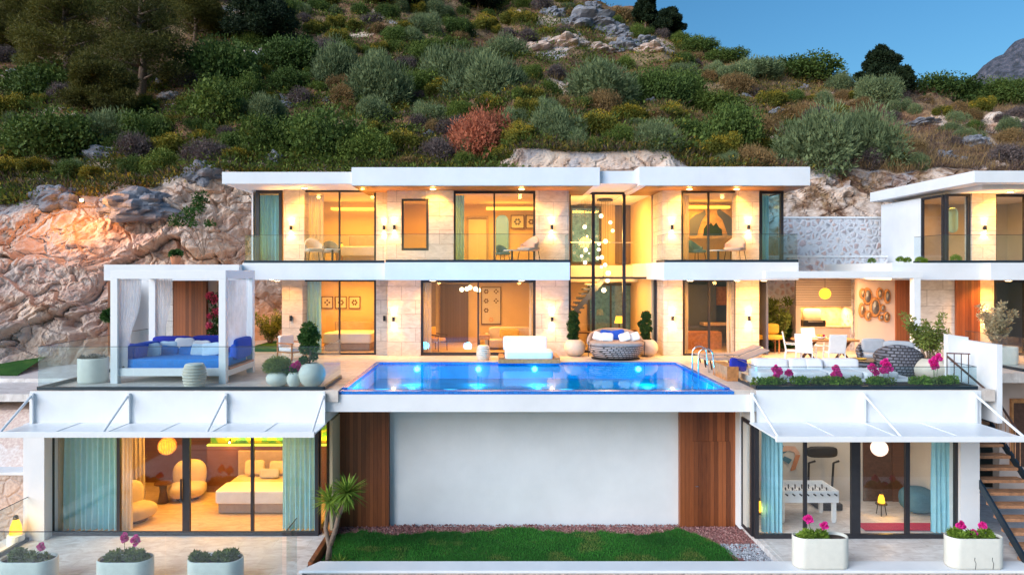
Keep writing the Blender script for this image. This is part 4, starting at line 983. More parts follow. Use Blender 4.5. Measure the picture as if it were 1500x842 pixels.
# awnings under the terraces
def awning(label, x0, x1, yw, yf, z, xs, skew=0):
    off = (x0, yw, z); th = thing('awning', label, 'awning', off)
    MB(off).box(x0, x1, yf + .04, yw, z, z + .035).build('panel', M['white_trim'], th)
    MB(off).box(x0 - .01, x1 + .01, yf - .04, yf + .035, z - .05, z + .09).build('front_rail', M['white_trim'], th, bevel=.008)
    n = len(xs) * 2 - 2
    for i in range(1, n): MB(off).box(x0 + (x1 - x0) * i / n - .012, x0 + (x1 - x0) * i / n + .012, yf + .04, yw - .01, z + .036, z + .05).build('seam', M['white_trim'], th)
    for x in xs:
        x_ = min(max(x, x0 + .05), x1 - .05)
        MB(off).box(x_ - .04, x_ + .04, yw - .085, yw - .003, z + .04, -.06).build('bracket', M['white_trim'], th)
        MB(off).tube([(x_, yw - .06, -.12), (x_, yf, z + .06)], .032, 8).build('strut', M['white_trim'], th)
    return th
awning('long white steel awning over the bedroom glass front, lower left', -12.36, -4.52, 18.335, 17.1, -.89, [-12.3, -9.75, -7.18, -4.58])
awning('white steel awning over the games room glass front, lower right', 6.72, 12.75, 18.415, 16.65, -.89, [6.78, 9.75, 12.7])
# interior lights of the villa
def room_light(x, y, z, p, sx=1.6, sy=1.2, col=WARM): light('AREA', (x, y, z), p, col, sx, (0, 0, 0), sizey=sy)
K = 1.05
for x, y, z, p in ((-6, 28.3, 2.75, 100), (-.6, 28.3, 2.75, 95), (4.2, 28.4, 6.1, 190), (4.3, 29.0, 2.68, 60), (8.2, 28, 2.75, 34), (-5.8, 28.6, 6.05, 110), (-8.9, 28.6, 6.05, 10), (-.2, 28.4, 6.0, 90), (-2.8, 27.4, 6.0, 75), (8.0, 28, 6.0, 90)):
    room_light(x, y, z, p * K)
room_light(-9.4, 21.0, -1.0, 90, 2.5, 1.6); room_light(-6.6, 20.6, -1.0, 72, 1.6, 1.4); light('AREA', (-6.9, 22.66, -2.40), 16, (.9, .85, .08), 4.0, (180, 0, 0), sizey=.06)
room_light(9.7, 20.4, -1.0, 20, 3.5, 1.2, (1, .86, .72))
# ------------------------------------------------------------------ wall lamps and ceiling lights
def wall_lamp(px, py, y, label, on=True):
    x, z = XX(px, y), ZZ(py, y); off = (x, y, z); th = thing('wall_lamp', label, 'wall lamp', off, group='up and down wall lamps on the stone piers')
    MB(off).box(x - .03, x + .03, y - .03, y - .001, z - .05, z + .05).build('bracket', M['black'], th)
    MB(off).tube([(x, y - .085, z - .10), (x, y - .085, z + .10)], .05, 16).build('body', M['black'], th)
    if on:
        for s in (-1, 1):
            MB(off).tube([(x, y - .085, z + s * .102), (x, y - .085, z + s * .106)], .04, 12).build('lens', M['lamp'], th)
            light('SPOT', (0, -.10, s * .13), 58, (1, .42, .08), .03, (0 if s < 0 else 180, 0, 0), 96, th)
            light('POINT', (0, -.09, s * .22), 3.0, (1, .56, .2), .05, parent=th)
UP = 25.5
wall_lamp(427, 334, 26.1, 'lit wall lamp upstairs between the narrow window and the left bedroom window')
wall_lamp(563, 334, 26.1, 'lit wall lamp upstairs at the recessed pier edge, left one of the close pair')
wall_lamp(578, 333, UP, 'lit wall lamp upstairs beside the small framed window, right one of the close pair')
wall_lamp(808, 333, UP, 'lit wall lamp upstairs between the round-mirror room and the glass hall')
wall_lamp(983.7, 333, UP, 'lit wall lamp upstairs between the glass hall and the peacock room')
wall_lamp(1095.6, 333, UP, 'lit wall lamp upstairs right of the peacock room window')
wall_lamp(577, 467, FY, 'lit wall lamp downstairs on the pier left of the lounge window')
wall_lamp(808.5, 467, FY, 'lit wall lamp downstairs between the lounge and the round wicker daybed')
wall_lamp(984.6, 466, FY, 'lit wall lamp downstairs left of the kitchen window')
wall_lamp(1096.4, 466, FY, 'lit wall lamp downstairs right of the kitchen window')
wall_lamp(427, 466, FY, 'unlit black wall lamp above the wooden armchair', False)
wall_lamp(563.5, 466, 26.2, 'unlit black wall lamp right of the downstairs bedroom window', False)
def downlight(px, y, z, label, p=42):
    x = XX(px, y); th = thing('ceiling_light', label, 'ceiling light', (x, y, z), group='round downlights under the roof and balcony')
    MB((x, y, z)).lathe(x, y, [(.13, z), (.13, z - .03), (.09, z - .03)], 20).build('ring', M['white_trim'], th)
    MB((x, y, z)).lathe(x, y, [(.085, z - .031), (.085, z - .036)], 20).build('lens', M['lamp'], th)
    light('POINT', (0, 0, -.14), p * .16, (1, .50, .12), .07, parent=th)
    light('SPOT', (0, 0, -.07), p * 3.6, (1, .40, .05), .06, (26, 0, 0), 120, th)
for px, y, z, l in ((446, 25.3, 6.23, 'left downlight above the left upstairs bedroom window'), (531, 25.3, 6.23, 'right downlight above the left upstairs bedroom window'),
    (634, 24.9, 6.14, 'downlight in the wood soffit above the small framed window'), (764, 24.9, 6.14, 'downlight in the wood soffit above the round-mirror room'),
    (1010, 24.9, 6.14, 'left downlight above the peacock room'), (1079, 24.9, 6.14, 'right downlight above the peacock room'),
    (634, 24.8, 2.85, 'left downlight above the lounge window'), (764, 24.8, 2.85, 'right downlight above the lounge window'),
    (1011, 24.8, 2.85, 'left downlight above the kitchen window'), (1080, 24.8, 2.85, 'right downlight above the kitchen window'),
    (1119, 24.8, 2.85, 'downlight under the slab beside the leafy garden corner'), (406, 24.8, 2.85, 'downlight under the slab above the wooden armchair')):
    downlight(px, y, z, l, 20 if px == 406 else 32)
downlight(398, 28.2, 2.85, 'deeper downlight lighting the rock behind the wooden armchair', 60)  # extra fixture added to brighten the dark rock under the slab
# ------------------------------------------------------------------ curtains
def curtain(px0, px1, y, z0, z1, mat, label, folds=9, amp=.06, taper=0.0):
    x0, x1 = XX(px0, y), XX(px1, y); off = ((x0 + x1) / 2, y, z0); n = folds * 8; m = MB(off); vs = []; rows = 14
    rg = random.Random(int(px0))
    ph = [rg.uniform(-.6, .6) for _ in range(n + 1)]
    for j in range(rows + 1):
        f = j / rows
        for i in range(n + 1):
            u = i / n; xx = x0 + (x1 - x0) * (u * (1 - taper * (f ** 2)) )
            vs.append((xx, y + amp * math.sin(u * folds * 6.283 + ph[i] * .6) * (.6 + .5 * (1 - f)) + .02 * math.sin(f * 5 + u * 20), z0 + (z1 - z0) * f))
    m.add(vs, [(j * (n + 1) + i, j * (n + 1) + i + 1, (j + 1) * (n + 1) + i + 1, (j + 1) * (n + 1) + i) for j in range(rows) for i in range(n)])
    o = m.build('curtain', M[mat], None, True); o.location = off; tag(o, label, 'curtain', 'curtains at the windows'); return o
G1 = -4 + .02
curtain(82, 172, 19.15, G1, -.95, 'curtain_sky_tint', 'wide teal sheer curtain at the left end of the lower bedroom', 11, .08)
curtain(178, 194, 19.2, G1, -.95, 'curtain', 'narrow cream curtain beside the wide teal sheer curtain', 3, .06)
curtain(190, 212, 21.6, G1, -.95, 'curtain', 'cream curtain on the inner side wall of the lower bedroom', 4, .05)
curtain(414, 464, 19.15, G1, -.95, 'curtain_sky_tint', 'teal sheer curtain hiding the end of the bed', 7, .07)
curtain(1115, 1146, 18.95, G1, -.95, 'curtain_sky_tint', 'teal curtain at the left corner of the games room', 5, .06)
curtain(1364, 1405, 18.95, G1, -.95, 'curtain_sky_tint', 'teal curtain at the right end of the games room', 6, .06)
curtain(446, 471, 26.6, .02, 2.8, 'curtain_sky_tint', 'pale curtain at the left side of the downstairs bedroom window', 5, .05)
curtain(619, 632, 26.45, .02, 2.8, 'curtain', 'cream curtain at the left side of the lounge window', 3, .05)
curtain(775, 783, 26.45, .02, 2.8, 'curtain', 'slim cream curtain at the right side of the lounge window', 2, .05)
curtain(1064, 1077, 26.45, .02, 2.8, 'curtain', 'cream curtain at the right side of the kitchen window', 3, .05)
curtain(1002, 1008, 26.45, .02, 2.8, 'curtain', 'slim cream curtain at the left side of the kitchen window', 2, .04)
curtain(380, 411, 26.7, 3.5, 6.1, 'curtain_sky_tint', 'pale teal curtain behind the narrow upstairs corner window', 6, .05)
curtain(447, 474, 26.7, 3.5, 6.1, 'curtain', 'cream curtain in the left upstairs bedroom', 5, .05)
curtain(667, 680, 26.3, 3.5, 6.05, 'curtain_sky_tint', 'pale curtain at the left of the round-mirror room', 3, .05)
curtain(1000, 1009, 26.3, 3.5, 6.05, 'curtain', 'cream curtain at the left of the peacock room', 2, .05)
curtain(1114, 1126, 26.3, 3.5, 6.05, 'curtain_sky_tint', 'pale teal curtain behind the right upstairs corner glass', 3, .05)
# ------------------------------------------------------------------ pictures and mirrors
def picture(px0, px1, py0, py1, y, label, motif='flower', cols=1, rows=1):
    x0, x1, z0, z1 = XX(px0, y), XX(px1, y), ZZ(py1, y), ZZ(py0, y); off = ((x0 + x1) / 2, y, (z0 + z1) / 2)
    th = thing('picture', label, 'picture', off, group='framed pictures on the inside walls'); f = .035
    m = MB(off)
    for b in ((x0, x0 + f, z0, z1), (x1 - f, x1, z0, z1), (x0 + f, x1 - f, z0, z0 + f), (x0 + f, x1 - f, z1 - f, z1)): m.box(b[0], b[1], y - .04, y - .003, b[2], b[3])
    m.build('frame', M['wood_dark'], th); sh = MB(off).box(x0 + f, x1 - f, y - .02, y - .004, z0 + f, z1 - f).build('sheet', M['cream'], th)
    k = 0
    for r in range(rows):
        for c_ in range(cols):
            k += 1
            if (r, c_) in ((2, 1),) and rows == 4: continue
            cx = x0 + (x1 - x0) * (c_ + .5) / cols; cz = z1 - (z1 - z0) * (r + .5) / rows; s_ = min((x1 - x0) / cols, (z1 - z0) / rows) * .3
            if rows == 4 and r == 3:
                if c_: continue
                cx = (x0 + x1) / 2
            m = MB(off)
            for a in range(4 if (k + len(label)) % 2 else 6):
                th_ = 2 * math.pi * a / (4 if (k + len(label)) % 2 else 6)
                px_, pz_ = cx + s_ * .6 * math.cos(th_), cz + s_ * .6 * math.sin(th_)
                m.plate([(px_ - s_ * .36, pz_), (px_, pz_ - s_ * .36), (px_ + s_ * .36, pz_), (px_, pz_ + s_ * .36)], y - .0245 - .0004 * a, y - .0205)
            m.build('motif', M['fabric_pink' if (rows == 4 and r == 3) else ('navy' if motif == 'navy' else 'wood_dark')], sh)
    return th
picture(471, 488, 434, 452, 30.15, 'first of the three square emblem pictures above the downstairs bed')
picture(491, 508, 434, 452, 30.15, 'middle one of the three square emblem pictures above the downstairs bed')
picture(511, 528, 434, 452, 30.15, 'last of the three square emblem pictures, nearest the window post')
picture(705, 734, 420, 475, 30.75, 'tall framed sheet of small emblems on the lounge wall', cols=2, rows=4)
picture(748, 768, 315, 335, 30.3, 'square blue medallion picture upstairs beside the arched mirror', 'navy')
picture(770, 786, 315, 335, 30.3, 'picture partly hidden by the window post in the mirror room')
def mirror(px0, px1, py0, py1, y, label):
    x0, x1, z0, z1 = XX(px0, y), XX(px1, y), ZZ(py1, y), ZZ(py0, y); r = (x1 - x0) / 2; cx = (x0 + x1) / 2; pts = []
    for k in range(17): a = math.pi * k / 16; pts.append((cx + r * math.cos(a), z1 - r + r * math.sin(a)))
    for k in range(17): a = math.pi + math.pi * k / 16; pts.append((cx + r * math.cos(a), z0 + r + r * math.sin(a)))
    o = MB((cx, y, z0)).plate(pts, y - .03, y - .004).build('mirror', M['blue_pale'], None); o.location = (cx, y, z0); tag(o, label, 'mirror')
    o.data.materials[0] = M['mirror']
M['mirror'] = simple('dim_mirror', (.45, .75, .80), .08, .6, var=.02, bump=0)
mirror(726, 745, 315, 372, 30.3, 'tall arched mirror in the upstairs room')
# peacock mural (two long-necked birds on a gilded ground)
y = 28.9; th = thing('peacock_mural', 'gilded wall panel with two dark blue peacocks behind the upstairs window', 'mural', (XX(1042, y), y, 4.0)); off = (XX(1042, y), y, 4.0)
m_, t, out = nt('gilded_mural_ground'); n = noise_(t, coords(t), 2.5, 6, .6, 1.2); finish(t, out, ramp(t, n, [(.35, (.30, .19, .10)), (.6, (.50, .34, .17))]), .6)
MB(off).box(XX(1001, y), XX(1084, y), y, y + .05, ZZ(349, y), ZZ(300, y)).build('sheet', m_, th)
def pl(pts, name, mat, dy): MB(off).plate([(XX(a, y), ZZ(b, y)) for a, b in pts], y - dy, y - .002).build(name, mat, th)
pl([(1010, 345), (1010, 322), (1018, 315), (1026, 312), (1030, 310), (1031, 307), (1033, 309), (1034, 315), (1031, 319), (1027, 326), (1023, 338), (1021, 345)], 'bird', M['navy'], .012)
pl([(1052, 302), (1055, 303), (1056, 308), (1062, 312), (1070, 318), (1077, 330), (1079, 345), (1066, 345), (1062, 333), (1058, 322), (1051, 315), (1050, 309), (1053, 306)], 'bird', M['navy'], .012)
pl([(1030, 345), (1031, 335), (1035, 329), (1038, 332), (1041, 326), (1045, 331), (1049, 326), (1053, 333), (1057, 336), (1058, 345)], 'foliage', M['topiary_leaf'], .016)
# ------------------------------------------------------------------ pendants
def globe_cluster():
    y = 28.9; off = (XX(886, y), y, 6.18); th = thing('chandelier', 'cascade of glowing glass globes hanging through the two-storey hall', 'chandelier', off)
    MB(off).lathe(XX(886, y), y, [(.33, 6.1), (.33, 6.17)], 28).build('canopy', M['black'], th)
    S = [(880.5, 316.5, 4.3), (894, 326, 3.6), (897.5, 338, 3.4), (887, 353.5, 4.6), (877.5, 357.5, 3.5), (877, 365.5, 3.6), (881.5, 377, 4.2), (875.5, 378, 3.5), (886.5, 388, 3.8), (856.5, 332.5, 4), (858, 366, 4), (852, 375, 3), (857, 384.5, 4), (881, 391, 3), (891, 400, 5), (890, 411, 4.2), (884.5, 425, 4.8), (860, 346, 2), (868, 341, 2), (867, 353, 2), (863, 371, 1.6), (868, 373, 1.6)]
    for i, (px, py, r) in enumerate(S):
        yy = y + ((i * 37) % 7 - 3) * .07; x, z = XX(px, yy), ZZ(py, yy)
        s_ = MB(off).ball((x, yy, z), r * yy / F * .72, 16).build('globe', M['lamp_soft'], th, True)
        MB(off).tube([(x, yy, z), (x, yy, 6.12)], .004, 4).build('cord', M['black'], s_)
globe_cluster()
light('POINT', (XX(884, 28.5), 28.1, 4.6), 60, (1, .52, .12), .3); light('POINT', (XX(884, 28.5), 28.1, 2.6), 40, (1, .52, .12), .3)
def sphere_lamp(px, py, y, r, mat, label, name='pendant_lamp', top=None, p=8, ribs=True):
    x, z = XX(px, y), ZZ(py, y); off = (x, y, z); th = thing(name, label, 'pendant lamp', off)
    g = MB(off).ball((x, y, z), r * .93, 20).build('shade', M[mat], th, True)
    if ribs:
        m = MB(off)
        for k in range(10):
            a = math.pi * k / 10; m.tube([(x + r * math.sin(q) * math.cos(a), y + r * math.sin(q) * math.sin(a), z - r * math.cos(q)) for q in [2 * math.pi * i / 24 for i in range(25)]], .008, 4)
        m.build('cage', M['wood'], th)
    if top: MB(off).tube([(x, y, z + r * .9), (x, y, top)], .008, 6).build('cord', M['black'], th)
    light('POINT', (0, -r - .12, 0), p, (1, .6, .2), .1, parent=th); return th
sphere_lamp(245, 653, 21.2, .27, 'lamp_wicker', 'round wicker pendant lamp glowing over the armchair in the lower bedroom', top=-.95)
sphere_lamp(1288, 656, 19.9, .25, 'lamp_pink', 'round pinkish glowing pendant lamp in the games room', top=-.95, p=3) if 'lamp_pink' in M else None
M['lamp_pink'] = emis('pink_shade_glow', (1, .62, .48), 1.1)
sphere_lamp(1288, 656, 19.9, .25, 'lamp_pink', 'round pinkish glowing pendant lamp in the games room', top=-.95, p=3, ribs=False)
# lounge branch lamp
y = 29; off = (XX(688, y), y, ZZ(423, y)); th = thing('branch_lamp', 'branching ceiling lamp with small glass globes in the lounge', 'ceiling lamp', off)
m = MB(off); m.tube([(XX(672, y), y, ZZ(425, y)), (XX(686, y), y, ZZ(420, y)), (XX(702, y), y, ZZ(424, y))], .012, 6); m.tube([(XX(687, y), y, ZZ(420, y)), (XX(687, y), y, 2.8)], .012, 6); m.build('arm', M['black'], th)
for px, py in ((676.5, 424), (684, 423), (688.5, 421), (696.5, 423), (701, 425)): MB(off).ball((XX(px, y), y, ZZ(py, y)), .095, 14).build('globe', M['lamp_soft'], th, True)
# ------------------------------------------------------------------ bedroom, lower left
def bed(x0, x1, yf, yb, z, label, hb=1.35, throw='fabric_white', base='fabric_taupe', cover='fabric_beige', wall=True):
    cx = (x0 + x1) / 2; off = (cx, yf, z); th = thing('bed', label, 'bed', off)
    MB(off).box(x0 + .05, x1 - .05, yf + .05, yb - .1, z, z + .32).build('base', M[base], th, bevel=.03)
    MB(off).cushion((cx, (yf + yb) / 2, z + .47), (x1 - x0, yb - yf - .1, .34), .18, 32).build('mattress', M[cover], th, True)
    if hb: MB(off).box(x0 - .05, x1 + .05, yb - .08, yb, z, z + hb).build('headboard', M['fabric_taupe'], th, bevel=.04)
    if throw: MB(off).cushion((cx, yf + .45, z + .48), (x1 - x0 + .07, .95, .40), .16, 32).build('throw', M[throw], th, True)
    return th
bed(-8.30, -6.15, 20.4, 22.35, G1, 'double bed with pale throw and taupe headboard in the lower bedroom', 1.38)
def pillow(c, size, rot, mat, label, grp=None, cat='pillow'):
    o = MB().cushion((0, 0, 0), size, .45, 22, puff=.1).build('pillow', M[mat], None, True); o.location = c; o.rotation_euler = tuple(R(a) for a in rot); tag(o, label, cat, grp); return o
PG = 'pillows on the lower bedroom bed'
pillow((-7.70, 22.0, G1 + .92), (.62, .16, .46), (-14, 0, 2), 'fabric_beige', 'light pillow leaning on the bed headboard, left side', PG); pillow((-6.95, 22.05, G1 + .9), (.6, .16, .42), (-14, 0, -2), 'fabric_beige', 'light pillow leaning on the bed headboard, right side', PG)
pillow((-7.15, 21.75, G1 + .80), (.62, .14, .30), (-20, 0, 0), 'fabric_grey', 'grey small pillow in front of the light ones on the bed', PG)
def round_chair(c, s, rot, mat, label):
    th = thing('armchair', label, 'armchair', c, rot)
    MB().lathe(0, 0, [(.30 * s, 0), (.30 * s, .05)], 24).build('base', M['wood_dark'], th)
    MB().cushion((0, 0, .27 * s), (1.0 * s, .95 * s, .42 * s), .7, 24).build('seat', M[mat], th, True)
    MB().cushion((0, .27 * s, .62 * s), (.92 * s, .42 * s, .85 * s), .75, 24).build('backrest', M[mat], th, True); return th
round_chair((XX(275, 21.8), 21.8, G1), 1.1, 12, 'fabric_beige', 'rounded beige armchair beside the round side table')
round_chair((XX(196, 19.75), 19.85, G1), 1.05, 70, 'fabric_beige', 'rounded armchair cut off by the cream curtain at the bedroom front')
th = thing('side_table', 'small dark round side table between the two rounded armchairs', 'side table', (XX(239, 21.4), 21.4, G1))
MB().lathe(0, 0, [(.16, 0), (.10, .35), (.12, .58)], 20).build('leg', M['wood_dark'], th, True); MB().lathe(0, 0, [(.26, .58), (.26, .62)], 24).build('table_top', M['wood_dark'], th)
th = thing('wall_spotlight', 'small wall spotlight over the bedside wood panel', 'wall lamp', (XX(336, 22.3), 22.3, ZZ(646, 22.3))); MB().tube([(0, .1, .03), (0, 0, 0)], .04, 10).build('body', M['black'], th); MB().ball((0, 0, -.04), .03, 8).build('bulb', M['lamp'], th); light('POINT', (0, -.1, -.12), 5, WARM, .04, parent=th)
# ------------------------------------------------------------------ games room
y = 20.3; x0, x1 = XX(1143, 19.6), XX(1229, 19.6); th = thing('football_table', 'white table football game with rows of rods and handles', 'games table', ((x0 + x1) / 2, 19.6, G1)); off = ((x0 + x1) / 2, 19.6, G1)
m = MB(off); zt = G1 + .93
for b in ((x0, x1, 19.6, 19.64), (x0, x1, 20.56, 20.6), (x0, x0 + .04, 19.64, 20.56), (x1 - .04, x1, 19.64, 20.56)): m.box(*b, zt - .34, zt)
m.box(x0 + .04, x1 - .04, 19.64, 20.56, zt - .2, zt - .17); m.build('body', M['white_trim'], th, bevel=.006)
for a, b in ((x0 + .1, 19.7), (x1 - .1, 19.7), (x0 + .1, 20.5), (x1 - .1, 20.5)): m = MB(off).box(a - .05, a + .05, b - .05, b + .05, G1 + .04, zt - .34).tube([(a, b, G1), (a, b, G1 + .04)], .05, 10); m.build('leg', M['white_trim'], th)
for k in range(8):
    xx = x0 + .14 + k * (x1 - x0 - .28) / 7; rd = MB(off).tube([(xx, 19.5, zt - .08), (xx, 20.7, zt - .08)], .008, 6).build('rod', M['steel'], th)
    m = MB(off); m.tube([(xx, 19.44, zt - .08), (xx, 19.56, zt - .08)], .022, 8)
    for q in range(3): m.box(xx - .012, xx + .012, 19.75 + q * .28, 19.79 + q * .28, zt - .16, zt - .04)
    m.build('handle', M['black'], rd)
x = XX(1212, 20.9); off = (x, 20.9, G1); th = thing('treadmill', 'dark treadmill with curved console at the back of the games room', 'treadmill', off)
MB(off).box(x - .35, x + .35, 20.65, 21.5, G1, G1 + .2).build('deck', M['black'], th, bevel=.03)
for s in (-1, 1): MB(off).tube([(x + s * .36, 21.4, G1 + .1), (x + s * .38, 21.3, G1 + 1.25), (x + s * .36, 20.95, G1 + 1.4)], .035, 8).build('upright', M['black'], th)
MB(off).cushion((x, 21.25, G1 + 1.6), (.95, .14, .34), .5, 20).build('console', M['black'], th, True)
x = XX(1152, 21.5); off = (x, 21.5, ZZ(664, 21.5)); th = thing('wall_painting', 'colourful abstract figure painted on the games room wall', 'painting', off)
for i, (pts, mt) in enumerate((([(-.3, .42), (-.12, .3), (.05, .05), (-.06, -.02), (-.22, .2), (-.34, .34)], 'teal_fabric'), ([(-.3, .1), (0, .22), (.3, .2), (.45, 0), (.3, -.12), (.28, .02), (.1, .08), (-.25, 0)], 'fabric_pink'), ([(.32, -.06), (.46, -.06), (.3, -.52), (.16, -.56), (.2, -.42)], 'terracotta'), ([(-.02, -.1), (.2, -.2), (.1, -.34), (-.12, -.2)], 'teal_fabric'))):
    MB(off).plate([(x + a, ZZ(664, 21.5) + b) for a, b in pts], 21.57 - .004 * i, 21.59).build('figure_shape', M[mt], th)
m = MB((XX(1350, 20.4), 20.6, G1)); m.cushion((XX(1350, 20.4), 20.6, G1 + .36), (.95, .9, .74), .75, 24); o = m.build('bean_bag', M['teal_fabric'], None, True); o.location = (XX(1350, 20.4), 20.6, G1); tag(o, 'dark grey bean bag behind the right curtain of the games room', 'bean bag')
o = MB().box(-1.1, 1.1, -.28, .28, 0, .015).build('exercise_mat', simple('crimson_mat', (.50, .02, .08), .9), None, bevel=.004); o.location = (XX(1316, 19.4), 19.35, G1 + .001); tag(o, 'crimson exercise mat on the games room floor', 'mat')
def lantern(loc, label, s=1.0, p=10):
    th = thing('lantern', label, 'lantern', loc)
    MB().lathe(0, 0, [(.02, 0), (.13 * s, .02 * s), (.11 * s, .20 * s), (.06 * s, .34 * s)], 18).build('shade', M['lamp_yellow'], th, True)
    MB().lathe(0, 0, [(.06 * s, .345 * s), (.05 * s, .42 * s), (.02 * s, .44 * s)], 14).build('cap', M['black'], th, True)
    light('POINT', (0, -.3 * s, .2 * s), p, (1, .5, .08), .1, parent=th); return th
lantern((XX(1291, 20.3), 20.3, G1 + .35), 'glowing yellow lantern lamp in the middle of the games room', .75, 7)  # lantern added in place of a lamp reflection on the window glass
lantern((XX(1120, 18.85), 19.3, G1 + .45), 'glowing yellow lantern at the left curtain of the games room', .9, 4)
for i, (px, d, l_) in enumerate(((1291, 20.3, 'low round black stool under the lantern in the middle of the games room'), (1120, 19.3, 'low round black stool under the lantern beside the left games room curtain'))):
    xq = XX(px, 20.3) if i == 0 else XX(1120, 18.85); th = thing('stool', l_, 'stool', (xq, d, G1)); h_ = .345 if i == 0 else .445
    MB().lathe(0, 0, [(.16, h_ - .03), (.16, h_)], 18).build('seat', M['black'], th)
    for k in range(3): a = 2.1 * k; MB().tube([(.1 * math.cos(a), .1 * math.sin(a), h_ - .03), (.15 * math.cos(a), .15 * math.sin(a), 0)], .012, 6).build('leg', M['black'], th)
# ------------------------------------------------------------------ cabana daybed on the left terrace
cx0, cx1, cyf, cyb = XX(171, 19.65), XX(328.5, 19.65), 19.6, 21.75
th = thing('cabana', 'white four-post cabana with a flat frame roof around the blue daybed', 'cabana', ((cx0 + cx1) / 2, 20.7, 0)); off = ((cx0 + cx1) / 2, 20.7, 0); PT = 3.19
for x in (cx0, cx1):
    for y in (cyf, cyb): MB(off).box(x - .10, x + .10, y - .10, y + .10, 0, PT - .24).build('post', M['white_trim'], th, bevel=.008)
for b in ((cx0 - .1, cx1 + .1, cyf - .1, cyf + .1), (cx0 - .1, cx1 + .1, cyb - .1, cyb + .1), (cx0 - .1, cx0 + .1, cyf + .1, cyb - .1), (cx1 - .1, cx1 + .1, cyf + .1, cyb - .1)):
    MB(off).box(*b, PT - .24 + .001, PT).build('beam', M['white_trim'], th, bevel=.006)
m = MB(off)
MB(off).box(cx0 + .1, cx1 - .1, cyf - .02, cyf + .06, .20, .42).build('front_board', M['white_trim'], th, bevel=.006)
MB(off).box(cx1 + .02, cx1 + .098, cyf + .1, cyb - .1, .18, .36).build('side_board', M['white_trim'], th); MB(off).box(cx1 - .12, cx1 + .14, cyf + .11, cyb - .11, .362, .42).build('side_shelf', simple('salmon_wood', (.55, .24, .14), .5, var=.2), th)
MB(off).box(cx0 + .1, cx1 - .1, cyf + .07, cyb, .22, .40).build('platform', M['white_trim'], th)
MB(off).cushion(((cx0 + cx1) / 2 + .08, 20.62, .53), (cx1 - cx0 - .2, 1.95, .28), .15, 36).build('mattress', M['blue_mid'], th, True)
for i, (a, b) in enumerate(((cx0 + .12, -9.5), (-9.48, -8.15), (-8.13, cx1 - .12))): MB(off).cushion(((a + b) / 2, 21.52, .88 + (.02 if i == 1 else 0)), (b - a, .3, .55), .3, 24).build('back_cushion', M['blue_dark'], th, True)
MB(off).cushion((cx0 + .32, 20.55, .80), (.34, 1.5, .50), .3, 24).build('back_cushion', M['blue'], th, True)
MB(off).cushion((cx1 - .0, 20.95, .86), (.26, 1.25, .62), .3, 24).build('back_cushion', M['blue'], th, True)
def drape(x0, x1, y0, y1, z1, z0, pinch, zs, name='curtain', parent=None, side=0, folds=7):
    n = folds * 8; rows = 24; m = MB(off); vs = []
    for j in range(rows + 1):
        f = j / rows; z = z1 + (z0 - z1) * f
        g = math.exp(-((z - zs) / .8) ** 2) if z > zs else 1
        wfac = 1 - (1 - pinch) * g
        for i in range(n + 1):
            u = i / n; uu = side + (u - side) * wfac
            vs.append((x0 + (x1 - x0) * uu, y0 + (y1 - y0) * uu + .035 * math.sin(u * folds * 6.283) , z + .04 * math.sin(u * 9 + f * 4) * f))
    m.add(vs, [(j * (n + 1) + i, j * (n + 1) + i + 1, (j + 1) * (n + 1) + i + 1, (j + 1) * (n + 1) + i) for j in range(rows) for i in range(n)])
    return m.build(name, M['curtain_white'], parent, True)
def cab_curtain(label, *a, **k):
    o = drape(*a, **k); o.location = off; tag(o, label, 'curtain', 'gauze curtains of the cabana')
cab_curtain('gauze curtain tied at the front left post of the cabana', cx0 + .12, cx0 + .72, cyf + .02, cyf + .02, PT - .25, .45, .35, 1.05, side=0)
cab_curtain('gauze curtain at the back left of the cabana swept aside towards its left post', cx0 + .1, cx0 + .62, cyb, cyb - .05, PT - .25, .75, .55, 1.2, side=0, folds=6)
cab_curtain('gauze curtain along the left side of the cabana', cx0, cx0, cyf + .25, cyf + 1.3, PT - .25, .7, .5, 1.1, side=0)
cab_curtain('gauze curtain along the right side of the cabana', cx1, cx1, cyf + .15, cyb - .2, PT - .25, 1.0, .92, 1.3, side=0, folds=10)
cab_curtain('gauze curtain gathered at the back right post of the cabana', cx1 - .45, cx1 - .11, cyb - .02, cyb - .02, PT - .25, .6, .6, 1.2, side=1, folds=5)
GP = 'pillows on the cabana daybed'
def pil(px, py, y, s, mat, label, tz=0, tilt=-18): pillow((XX(px, y), y, ZZ(py, y) + .13), (s, .16, s * .72), (tilt, tz, 0), mat, label, GP)
pil(192, 520, 20.35, .62, 'blue', 'deep blue pillow at the left end of the daybed', 6); pil(221, 520, 20.5, .6, 'blue_pale', 'pale blue pillow leaning at the left of the daybed', -8)
pil(247, 516, 21.2, .6, 'blue_pale', 'light pillow behind the pale blue ones in the daybed centre left'); pil(248, 522, 20.9, .55, 'blue_mid', 'azure pillow in the middle row, left of two', 4)
pil(276, 523, 20.9, .58, 'blue_mid', 'azure pillow in the middle row, right of two', -4); pil(270, 511, 21.25, .6, 'fabric_white', 'white pillow at the back centre of the daybed')
pil(295, 514, 21.2, .55, 'fabric_white', 'white pillow at the back right of the daybed'); pil(293, 519, 20.75, .52, 'blue_pale', 'pale blue pillow right of the azure ones', 5)
pil(310, 518, 20.6, .56, 'blue_pale', 'pale blue pillow next to the front right post', -6)
